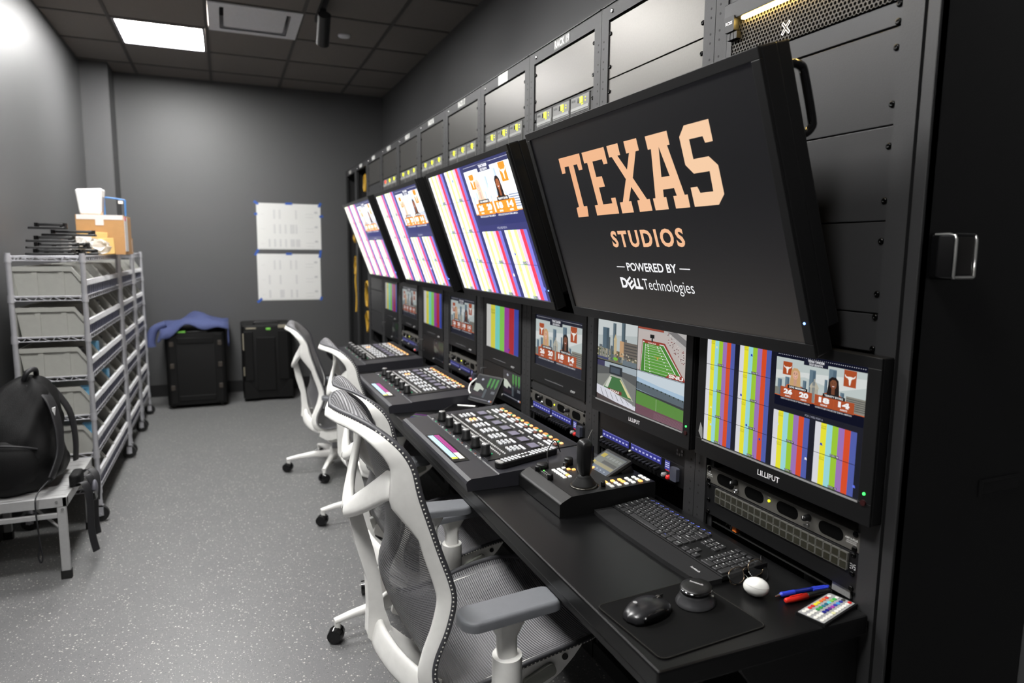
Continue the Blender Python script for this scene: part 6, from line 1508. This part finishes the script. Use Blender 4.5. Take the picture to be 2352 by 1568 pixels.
shelf_unit(5.33, 6.035, 'middle wheeled wire shelving unit against the left wall')
shelf_unit(6.075, 6.66, 'farthest wheeled wire shelving unit by the corner pilaster')
BINM = mat('grey bin plastic', (158, 158, 152), 0.5, bump=0.05); BINF = mat('smoky bin window', (110, 112, 130), 0.35)
CARD = mat('pale bin label', (200, 200, 202), 0.7)
def make_bin(label, X, w_, d_=0.305):
    """hopper-front storage bin; local x = towards the aisle, y = along the wall"""
    t = thing('storage_bin', label, 'bin', X, 'grey hopper bins on the wire shelving')
    h = 0.152
    hw_ = w_/2
    # side outline in x,z: open hopper front
    out_ = [(-d_/2+0.02, 0.0), (d_/2-0.02, 0.0), (d_/2-0.002, 0.075), (d_/2-0.05, h), (-d_/2, h)]
    XY = Matrix(((1, 0, 0, 0), (0, 0, 1, 0), (0, 1, 0, 0), (0, 0, 0, 1)))
    b = MB()
    for sy in (-1, 1):
        b.prism(out_, sy*(hw_-0.014)-0.0018, sy*(hw_-0.014)+0.0018, 0, XY)
        # folded rim and ribs
        y0, y1 = (hw_-0.014, hw_) if sy > 0 else (-hw_, -hw_+0.014)
        b.box(-d_/2, d_/2-0.05, y0, y1, h-0.022, h+0.001)
        b.prism([(d_/2-0.05, h+0.001), (d_/2-0.05, h-0.022), (d_/2-0.016, 0.078), (d_/2+0.002, 0.080)], y0, y1, 0, XY)
        for rx in (-0.06, 0.055): b.box(rx-0.012, rx+0.012, y0 if sy > 0 else y0+0.006, y1-0.006 if sy > 0 else y1, 0.004, h-0.02)
    b.box(-d_/2+0.015, d_/2-0.02, -hw_+0.006, hw_-0.006, 0, 0.004)
    b.box(-d_/2, -d_/2+0.004, -hw_+0.006, hw_-0.006, 0, h)
    b.build('tub', BINM, t)
    b = MB(); b.box(d_/2-0.008, d_/2-0.003, -hw_+0.006, hw_-0.006, 0.0, 0.055)
    n_ = max(2, int(w_/0.055))
    for k in range(n_+1): yy = -hw_+0.006+(w_-0.012)*k/n_; b.box(d_/2-0.012, d_/2, yy-0.004, yy+0.004, 0, 0.055)
    b.build('front_panel', BINF, t)
    b = MB(); b.box(d_/2-0.006, d_/2+0.008, -hw_, hw_, 0.055, 0.083)
    for k in range(n_*2+1): yy = -hw_+0.004+(w_-0.008)*k/(n_*2); b.box(d_/2+0.006, d_/2+0.0105, yy-0.002, yy+0.002, 0.056, 0.082)
    b.build('front_lip', CARD, t)
    return t
ordn = ['bottom', 'second', 'third', 'fourth', 'fifth', 'top']
binA = None; protos = {}
for (y0, y1, n_, nm) in ((4.085, 5.26, 4, 'nearest shelving unit'), (5.36, 6.005, 2, 'middle shelving unit'), (6.105, 6.63, 2, 'farthest shelving unit')):
    pit = (y1-y0)/n_
    for ti in range(6):
        for k in range(n_):
            y = y0+pit*(k+0.5)
            pos = ['nearest the viewer', 'second from the viewer', 'third from the viewer', 'fourth from the viewer'][k] if n_ == 4 else ['nearer of the pair', 'farther of the pair'][k]
            lab = 'grey hopper bin on the %s tier of the %s, %s' % (ordn[ti], nm, pos)
            dx = 0.0
            X = Matrix.Translation(((SHX0+SHX1)/2+0.0+dx, y, TIERS[ti]+0.0055))
            if n_ not in protos or (n_ == 2 and nm not in protos):
                o = make_bin(lab, X, pit-0.012); protos[n_] = o; protos[nm] = o
            else: dup(protos[nm] if nm in protos else protos[n_], X, lab)
# pale-blue and black odds in a few bins
BAG = mat('pale blue wrap', (130, 205, 250), 0.3); DKP = mat('black accessory', (24, 24, 26), 0.35)
odd = [(4.30, 2, 0), (4.62, 3, 0), (4.95, 4, 1), (4.36, 4, 1), (4.95, 3, 1), (4.62, 1, 1), (4.3, 3, 1), (4.92, 2, 0), (4.62, 5, 1), (4.95, 5, 2), (4.3, 1, 0), (4.62, 2, 1)]
wl = ['first', 'second', 'third', 'fourth']
for k, (y, ti, kind) in enumerate(odd):
    z = TIERS[ti]+0.0115
    col_ = int((y-4.085)/0.29375); y = 4.085+0.29375*(col_+0.5)
    if kind == 0:
        b = MB(); b.box(-0.02, 0.12, -0.05, 0.05, 0, 0.03); b.box(0.07, 0.132, -0.05, 0.03, 0.02, 0.125)
        o = b.build('wrapped_item', BAG, at=Matrix.Translation(((SHX0+SHX1)/2, y, z)))
        tag(o, 'pale blue wrapped item in the %s bin, %s tier of nearest shelving' % (wl[col_], ordn[ti]), 'package', 'wrapped items in the bins')
        o.modifiers.new('bevel', 'BEVEL').width = 0.006
    else:
        b = MB()
        rn = random.Random(k)
        b.box(-0.1, 0.1, -0.11, 0.11, 0, 0.06); b.rbox(0.03, 0.01, 0.14, 0.14, 0.06, 0.11+0.02*rn.random(), 0.02, 0, None, 0.008)
        b.tube(cr([(0.0, -0.08, 0.06), (0.05, -0.04, 0.13), (0.1, 0.02, 0.11), (0.06, 0.08, 0.07)], 4), 0.006, 6)
        o = b.build('camera_accessory', DKP if kind == 1 else mat('clear crinkled wrap', (190, 190, 186), 0.3, alpha=0.7), at=Matrix.Translation(((SHX0+SHX1)/2, y, z)))
        tag(o, ('black camera accessories' if kind == 1 else 'clear wrapped parts')+' filling the %s bin on the %s tier of the nearest shelving' % (wl[col_], ordn[ti]), 'accessory', 'accessories in the bins')
# things on top of the shelving
TZ = 1.4125
t = thing('cardboard_box', 'open cardboard shipping box with a white label on top of the shelving', 'box', (-0.711, 5.09, TZ+0.0005))
CB = mat('brown cardboard', (176, 132, 84), 0.8, bump=0.1, scale=30); 
b = MB(); b.box(-0.13, 0.13, -0.165, 0.165, 0, 0.243); b.build('carton', CB, t, bevel=0.002)
b = MB(); b.box(-0.125, 0.125, -0.167, -0.165, 0.215, 0.243); b.box(-0.025, 0.02, -0.1675, -0.165, 0.18, 0.243); b.box(-0.128, 0.128, -0.16, -0.12, 0.243, 0.2435); b.build('packing_tape', mat('pale packing tape', (214, 208, 204), 0.35), t)
b = MB(); b.box(0.13, 0.132, -0.155, -0.02, 0.02, 0.235); b.box(0.132, 0.133, -0.15, -0.09, 0.21, 0.235, 1); b.build('shipping_label', [mat('white label', (220, 216, 214), 0.6), mat('pink label', (214, 70, 110), 0.6)], t)
t = thing('small_carton', 'small brown carton tucked behind the large cardboard box', 'box', (-0.66, 5.50, TZ+0.001))
b = MB(); b.box(-0.04, 0.05, -0.08, 0.08, 0, 0.11); b.build('carton', CB, t, bevel=0.002)
b = MB(); b.box(0.05, 0.0515, -0.07, 0.02, 0.01, 0.1); b.build('shipping_label', MATS['white label'], t)
for k, (x, z, y, w_, h_, a, lab) in enumerate(((-0.755, TZ, 4.895, 0.15, 0.14, 4, 'yellow padded envelope leaning on the front of the cardboard box'), (-0.672, TZ, 4.845, 0.09, 0.10, -4, 'smaller tan padded envelope in front of the larger one'))):
    t = thing('padded_envelope', lab, 'envelope', Matrix.Translation((x, y, z+0.001)) @ Matrix.Rotation(math.radians(a), 4, 'Y') @ Matrix.Rotation(math.radians(-7), 4, 'X'))
    b = MB(); b.rbox(0, 0, w_, h_, -0.009, 0.009, 0.006, 0, Matrix(((1, 0, 0, 0), (0, 0, -1, 0), (0, 1, 0, h_/2), (0, 0, 0, 1))), 0.004); b.build('envelope', mat('kraft mailer', (206, 166, 98), 0.7), t)
    if k == 0: b = MB(); b.box(-0.095, -0.01, -0.0125, -0.0095, 0.06, 0.105); b.build('address_label', MATS['white label'], t)
# clear bags
for k, (x, y, lab) in enumerate(((-0.80, 4.745, 'crumpled clear plastic bag with black parts in front of the envelopes'), (-0.69, 4.665, 'crumpled clear plastic bag near the shelf edge before the carton'))):
    b = MB(); rn = random.Random(k+20)
    vs = []; nu, nv = 14, 8
    b.ell((0, 0, 0.045), (0.062, 0.05, 0.045), nu, nv)
    b.v = [(v[0]+rn.uniform(-0.014, 0.014), v[1]+rn.uniform(-0.014, 0.014), max(0.001, v[2]+rn.uniform(-0.01, 0.012))) for v in b.v]
    b.sm = [False]*len(b.sm)
    o = b.build('plastic_bag', mat('crumpled clear plastic', (196, 192, 186), 0.18, alpha=0.55, coat=0.5), at=Matrix.Translation((x, y, TZ+0.002))); tag(o, lab, 'bag', 'clear plastic bags on the shelving')
# white tub and blue wire frame
t = thing('white_tub', 'tall white tapered tub standing on the cardboard box', 'tub', (-0.768, 5.03, TZ+0.2445))
b = MB(); hx0, hx1 = 0.058, 0.074
vs = [(-hx0, -0.05, 0), (hx0, -0.05, 0), (hx0, 0.05, 0), (-hx0, 0.05, 0), (-hx1, -0.065, 0.155), (hx1, -0.065, 0.165), (hx1, 0.065, 0.165), (-hx1, 0.065, 0.155)]
b.add(vs, [(0, 3, 2, 1), (4, 5, 6, 7), (0, 1, 5, 4), (1, 2, 6, 5), (2, 3, 7, 6), (3, 0, 4, 7)]); b.build('tub', mat('bright white paperboard', (240, 240, 238), 0.6), t, bevel=0.012)
b = MB(); b.box(hx0+0.0, hx0+0.002, -0.04, 0.04, 0.03, 0.12, X=Matrix.Rotation(0.09, 4, 'Y')); b.build('grey_side', LIGHTG, t)
t = thing('wire_stand', 'bent blue rod frame standing up behind the white tub', 'frame', (-0.628, 5.12, TZ+0.2445))
BL = mat('blue rod', (64, 124, 190), 0.4)
b = MB(); b.tube(cr([(-0.08, 0, 0.002), (-0.08, 0, 0.10), (-0.075, 0, 0.118), (0.02, 0, 0.108), (0.035, 0, 0.104), (0.038, 0, 0.09), (0.036, 0, 0.003)], 3), 0.005, 8); b.build('rod', BL, t)
b = MB(); b.rbox(0.012, 0, 0.026, 0.018, 0.082, 0.1, 0.004); b.build('white_clip', WHITE, t)
# black folded arms pile
specs = [(-0.86, 4.22, 0.000, 0.22, 4), (-0.84, 4.36, 0.000, 0.23, -6), (-0.80, 4.50, 0.0, 0.22, 8), (-0.86, 4.28, 0.034, 0.24, 10), (-0.82, 4.42, 0.034, 0.22, -9), (-0.87, 4.30, 0.068, 0.22, 3), (-0.80, 4.38, 0.102, 0.25, 0), (-0.88, 4.30, 0.136, 0.17, -4)]
plab = ['nearest the post, on the shelf', 'middle one lying on the shelf', 'rearmost one lying on the shelf', 'left one of the second layer', 'right one of the second layer', 'in the third layer', 'long one just below the top', 'topmost of the pile']
for k, (x, y, z, l_, a) in enumerate(specs):
    t = thing('folded_mount_arm', 'black folded monitor bracket in the pile on the shelving, '+plab[k], 'bracket', Matrix.Translation((x+0.02, y, TZ+z+0.001)) @ Matrix.Rotation(math.radians(a), 4, 'Z'), 'pile of black folded brackets')
    b = MB(); b.rbox(0, 0, l_, 0.07, 0, 0.012, 0.012, 0, None, 0.004); b.rbox(l_*0.1, 0, l_*0.7, 0.055, 0.017, 0.031, 0.012, 0, None, 0.005); b.build('arms', BKP, t)
    b = MB(); b.cyl((l_*0.42, 0, 0.002), (l_*0.42, 0, 0.032), 0.018, n=14); b.cyl((-l_*0.3, 0, 0.012), (-l_*0.3, 0, 0.0325), 0.012, n=12); b.build('hinge', BKG, t)
t = thing('ribbed_case', 'dark grey ribbed box lying behind the black bracket pile', 'box', Matrix.Translation((-0.915, 4.60, TZ+0.001)) @ Matrix.Rotation(0.1, 4, 'Z'))
b = MB(); b.rbox(0, 0, 0.12, 0.2, 0, 0.09, 0.008, 0, None, 0.005); 
for q in range(7): b.box(-0.058, 0.058, -0.09+0.028*q, -0.08+0.028*q, 0.09, 0.094)
b.build('body', mat('dark grey ribbed plastic', (62, 62, 64), 0.45), t)

# ================================================================== platform bench with a rucksack
t = thing('folding_platform', 'folding aluminium work platform under the black rucksack', 'platform', (-0.885, 3.68, 0))
PX0, PX1, PY0, PY1, PZ = -0.205, 0.20, -0.30, 0.31, 0.375
b = MB(); b.box(PX0+0.01, PX1-0.01, PY0+0.01, PY1-0.01, PZ-0.012, PZ); 
for k in range(9): b.box(PX0+0.01, PX1-0.01, PY0+0.03+0.065*k, PY0+0.045+0.065*k, PZ, PZ+0.002)
b.build('deck', ALU, t)
b = MB(); b.box(PX0, PX1, PY0, PY0+0.022, PZ-0.045, PZ+0.002); b.box(PX0, PX1, PY1-0.022, PY1, PZ-0.045, PZ+0.002); b.box(PX0, PX0+0.022, PY0, PY1, PZ-0.045, PZ+0.001); b.box(PX1-0.022, PX1, PY0, PY1, PZ-0.045, PZ+0.001); b.build('rim_rail', ALU, t, bevel=0.004)
for sx in (0, 1):
    for sy in (0, 1):
        x = (PX0+0.025, PX1-0.025)[sx]; y = (PY0+0.014, PY1-0.014)[sy]
        b = MB(); b.box(x-0.017, x+0.017, y-0.012, y+0.012, 0.03, PZ-0.045); lg = b.build('leg', ALU, t, bevel=0.003)
        b = MB(); b.rbox(x, y, 0.042, 0.032, 0, 0.038, 0.006); b.build('rubber_foot', RUB, lg)
for y in (PY0+0.014, PY1-0.014):
    b = MB(); b.box(PX0+0.03, PX1-0.03, y-0.009, y+0.009, PZ-0.095, PZ-0.072); b.build('cross_rail', ALU, t, bevel=0.003)
for sy, yy in ((1, PY0+0.02), (-1, PY1-0.02)):
    b = MB(); b.tube([(PX1-0.03, yy, 0.22), (0.0, yy+sy*0.1, PZ-0.015)], 0.006, 6); b.tube([(PX0+0.03, yy, 0.22), (0.0, yy+sy*0.1, PZ-0.015)], 0.006, 6); b.build('brace', ALU, t)
for (x, z) in ((PX1-0.02, PZ-0.055), (PX1-0.04, PZ-0.02)):
    b = MB(); b.cyl((x, PY0-0.001, z), (x, PY0-0.004, z), 0.006, n=12); b.build('rivet', STEEL, t)
NYL = mat('black nylon', (10, 10, 11), 0.62, spec=0.2, bump=0.6, bscale=420, var=0.2, scale=8); NYL2 = mat('black webbing', (16, 16, 20), 0.55, bump=0.3, bscale=600)
t = thing('rucksack', 'slumped black nylon rucksack with loose straps on the aluminium platform', 'bag', (-0.915, 3.66, PZ+0.006))
rn = random.Random(3)
prof = [(0.0, 0.135, 0.20, 0.0), (0.03, 0.165, 0.23, 0.0), (0.10, 0.178, 0.24, 0.0), (0.20, 0.17, 0.225, 0.0), (0.30, 0.155, 0.19, 0.01), (0.38, 0.13, 0.15, 0.03), (0.44, 0.095, 0.11, 0.05), (0.475, 0.05, 0.07, 0.06), (0.485, 0.01, 0.02, 0.06)]
pf = cr(prof, 4); n = 36; vs = []; fs = []
for q, (z, rx, ry, ox) in enumerate(pf):
    for k in range(n):
        a = 2*math.pi*k/n; ca, sa = math.cos(a), math.sin(a)
        f_ = 1+0.045*math.sin(3*a+z*22)+0.03*math.sin(7*a-z*31)+0.02*math.sin(11*a+z*60)
        x = rx*math.copysign(abs(ca)**0.7, ca)*f_+ox; y = ry*math.copysign(abs(sa)**0.7, sa)*f_
        vs.append((min(max(x, -0.175), 0.2), y, z+0.008*math.sin(5*a)*(1 if z > 0.05 else 0)))
for q in range(len(pf)-1):
    for k in range(n): fs.append((q*n+k, q*n+(k+1) % n, (q+1)*n+(k+1) % n, (q+1)*n+k))
fs.append(tuple(range(n))[::-1]); fs.append(tuple((len(pf)-1)*n+k for k in range(n)))
b = MB(); b.add(vs, fs, 0, True); b.build('bag_body', NYL, t)
b = MB(); b.ell((-0.005, -0.205, 0.13), (0.13, 0.055, 0.115), 22, 14); b.build('front_pocket', NYL, t)
b = MB(); b.tube(cr([(-0.11, -0.235, 0.215), (-0.03, -0.25, 0.235), (0.06, -0.245, 0.225), (0.12, -0.21, 0.20)], 4), 0.005, 6); b.build('zip', NYL2, t)
b = MB(); b.tube(cr([(0.05, -0.04, 0.47), (0.07, -0.05, 0.515), (0.09, 0.0, 0.52), (0.08, 0.05, 0.47)], 4), 0.011, 8); b.build('top_handle', NYL2, t)
b = MB(); pts = cr([(0.08, -0.06, 0.46), (0.15, -0.09, 0.40), (0.185, -0.12, 0.28), (0.19, -0.15, 0.16), (0.16, -0.2, 0.06)], 5); b.ribbon(pts, [0.055]*len(pts), [0.014]*len(pts), [Vector((0.3, 1, 0.2))]*len(pts), 12); b.build('shoulder_strap', NYL2, t)
b = MB(); pts = cr([(0.13, 0.08, 0.42), (0.19, 0.1, 0.30), (0.205, 0.11, 0.16), (0.20, 0.11, 0.05)], 5); b.ribbon(pts, [0.05]*len(pts), [0.014]*len(pts), [Vector((0.2, 1, 0.1))]*len(pts), 12); b.build('shoulder_strap', NYL2, t)
b = MB(); b.box(0.168, 0.178, -0.125, -0.10, 0.30, 0.36); b.build('reflective_tab', mat('silver reflective tab', (190, 190, 190), 0.4), t)
b = MB(); pts = cr([(0.16, -0.2, 0.06), (0.13, -0.30, 0.03), (0.125, -0.335, -0.02), (0.13, -0.335, -0.16), (0.135, -0.33, -0.245), (0.128, -0.33, -0.27), (0.12, -0.33, -0.245), (0.128, -0.333, -0.2)], 5); b.tube(pts, 0.0035, 6); b.build('draw_cord', NYL2, t)
t = thing('strap_bundle', 'tangle of black straps and buckles hanging off the platform corner', 'straps', (-0.634, 3.62, PZ))
for k, pts in enumerate(([(-0.03, -0.12, 0.016), (0.0, -0.14, 0.022), (0.018, -0.15, -0.05), (0.016, -0.15, -0.2), (0.03, -0.15, -0.30)], [(-0.03, -0.02, 0.016), (0.0, -0.03, 0.022), (0.02, -0.04, -0.05), (0.016, -0.04, -0.18), (0.022, -0.04, -0.26)], [(-0.045, 0.04, 0.02), (-0.01, 0.05, 0.03), (0.02, 0.03, 0.0), (0.022, -0.02, -0.1)])):
    p_ = cr(pts, 5); b = MB(); b.ribbon(p_, [0.034]*len(p_), [0.004]*len(p_), [Vector((1, 0.9, 0))]*len(p_), 10); b.build('webbing_strap', NYL2, t)
b = MB(); b.rbox(-0.042, -0.07, 0.045, 0.12, 0.006, 0.06, 0.02, 0, None, 0.012); b.build('waist_pad', NYL, t)
b = MB(); b.rbox(0, 0, 0.04, 0.05, -0.008, 0.008, 0.008, 0, Matrix.Translation((0.028, -0.1, -0.05)) @ Matrix.Rotation(math.radians(80), 4, 'Y'), 0.003); b.build('buckle', BKG, t)
b = MB(); b.ell((0.026, -0.06, -0.03), (0.012, 0.03, 0.04), 12, 8); b.build('padded_tab', mat('grey padded webbing', (88, 88, 96), 0.6), t)

# ================================================================== black cases by the back wall
CASE = mat('ribbed black case plastic', (13, 13, 13), 0.55, spec=0.22, bump=0.2, bscale=200)
t = thing('transport_case', 'black upright hard case with six latches, blue jacket on its lid', 'case', (-0.288, 7.05, 0))
b = MB(); b.rbox(0, 0, 0.50, 0.56, 0.035, 0.70, 0.035, 0, None, 0.012); b.build('shell', CASE, t)
b = MB()
for sx in (-1, 1): b.box(sx*0.19-0.03, sx*0.19+0.03, -0.292, -0.27, 0.05, 0.68)
b.box(-0.15, 0.15, -0.288, -0.27, 0.07, 0.12); b.box(-0.15, 0.15, -0.288, -0.27, 0.6, 0.65); b.build('rib', CASE, t, bevel=0.004)
for sx in (-1, 1):
    for z in (0.2, 0.4, 0.6):
        b = MB(); b.rbox(0, 0, 0.035, 0.045, 0, 0.008, 0.006, 0, Matrix(((1, 0, 0, sx*0.2), (0, 0, -1, -0.292), (0, 1, 0, z), (0, 0, 0, 1))), 0.002); b.build('latch', mat('worn dark latch', (52, 46, 40), 0.45), t)
for sx in (-1, 1):
    for sy in (-1, 1): 
        b = MB(); b.cyl((sx*0.2-0.015, sy*0.22, 0.03), (sx*0.2+0.015, sy*0.22, 0.03), 0.03, n=16); b.build('wheel', RUB, t)
b = MB(); b.box(-0.17, -0.08, -0.285, -0.2, 0.70, 0.715, 0); b.build('label_tag', mat('bright green tag', (120, 200, 80), 0.5), t, 'bright green tag'); b = MB(); b.box(-0.07, 0.1, -0.286, -0.25, 0.70, 0.712); b.build('lid_handle', BKP, t, bevel=0.003)
t = thing('wheeled_case', 'black wheeled hard case with pale worn edges, right of the jacket case', 'case', (0.335, 7.13, 0))
b = MB(); b.rbox(0, 0, 0.46, 0.50, 0.03, 0.735, 0.045, 0, None, 0.015); b.build('shell', CASE, t)
b = MB(); b.box(-0.1, 0.07, -0.262, -0.24, 0.1, 0.62); b.box(0.1, 0.19, -0.262, -0.24, 0.2, 0.68); b.box(-0.21, -0.13, -0.262, -0.24, 0.2, 0.68); b.build('raised_panel', CASE, t, bevel=0.006)
for sx in (-1, 1): b = MB(); b.prism([(sx*0.22, 0.03), (sx*0.09, 0.03), (sx*0.09, 0.08), (sx*0.18, 0.2), (sx*0.22, 0.2)], 0.25, 0.27, 0, Matrix(((1, 0, 0, 0), (0, 0, -1, 0), (0, 1, 0, 0), (0, 0, 0, 1)))); b.build('corner_guard', CASE, t, bevel=0.004)
WORN = mat('scuffed pale edge', (140, 134, 118), 0.6)
for (x0, x1, z0, z1) in ((-0.19, -0.1, 0.70, 0.715), (0.1, 0.2, 0.705, 0.735), (-0.222, -0.212, 0.5, 0.66), (-0.222, -0.214, 0.25, 0.34)):
    b = MB(); b.box(x0, x1, -0.2535, -0.245, z0, z1); b.build('worn_edge', WORN, t, 'pale scuffed edge', 0.002)
b = MB(); b.box(-0.01, 0.03, -0.256, -0.24, 0.69, 0.71); b.build('label_tag', MATS['bright green tag'], t, 'green tag')
b = MB(); b.tube(cr([(-0.11, -0.15, 0.735), (-0.1, -0.15, 0.755), (0.1, -0.15, 0.755), (0.11, -0.15, 0.735)], 3), 0.009, 8); b.build('carry_handle', BKP, t)
for sx in (-1, 1):
    b = MB(); b.cyl((sx*0.2-0.02, -0.2, 0.03), (sx*0.2+0.02, -0.2, 0.03), 0.03, n=16); b.cyl((sx*0.2-0.02, 0.2, 0.03), (sx*0.2+0.02, 0.2, 0.03), 0.03, n=16); b.build('wheel', RUB, t)
# blue jacket draped over the first case
t = thing('blue_jacket', 'blue jacket draped over the lid of the case beside the shelving', 'jacket', (-0.288, 7.05, 0.703))
nx, ny = 34, 22; vs = []; fs = []
for j in range(ny+1):
    for i in range(nx+1):
        u = -0.36+0.69*i/nx; v = -0.30+0.60*j/ny
        ex = max(0, abs(u)-0.255); ey = max(0, abs(v)-0.285)
        z = 0.045+0.085*math.exp(-((u-0.02)/0.17)**2)+0.014*math.sin(u*23+v*9)+0.010*math.sin(v*31-u*14)
        x = max(-0.276-0.10*min(1, ex*3), u) if u < 0 else min(0.282, u)
        z -= ex*1.35 if u > 0 else ex*1.0
        y = v if abs(v) < 0.278 else math.copysign(0.318, v)
        if abs(u) > 0.248: x = math.copysign(max(abs(x), 0.284), u)
        if ey: z -= ey*2.0
        if v < -0.24: z -= 0.03*(1+math.sin(u*19))*min(1, (-0.24-v)/0.05)
        vs.append((x, y, max(z, 0.034) if abs(u) <= 0.26 and abs(v) <= 0.29 else z))
for j in range(ny):
    for i in range(nx): a = j*(nx+1)+i; fs.append((a, a+1, a+nx+2, a+nx+1))
b = MB(); b.add(vs, fs, 0, True); o = b.build('jacket_cloth', mat('slate blue cloth', (64, 73, 114), 0.85, bump=0.3, bscale=160), t)
s_ = o.modifiers.new('thickness', 'SOLIDIFY'); s_.thickness = 0.012; s_.offset = -1
b = MB(); pts = cr([(-0.24, -0.22, 0.075), (-0.33, -0.24, 0.03), (-0.365, -0.25, -0.06), (-0.37, -0.25, -0.12)], 5); b.tube(pts, [0.03+0.02*(i/len(pts)) for i in range(len(pts))], 12); b.build('sleeve', MATS['slate blue cloth'], t)
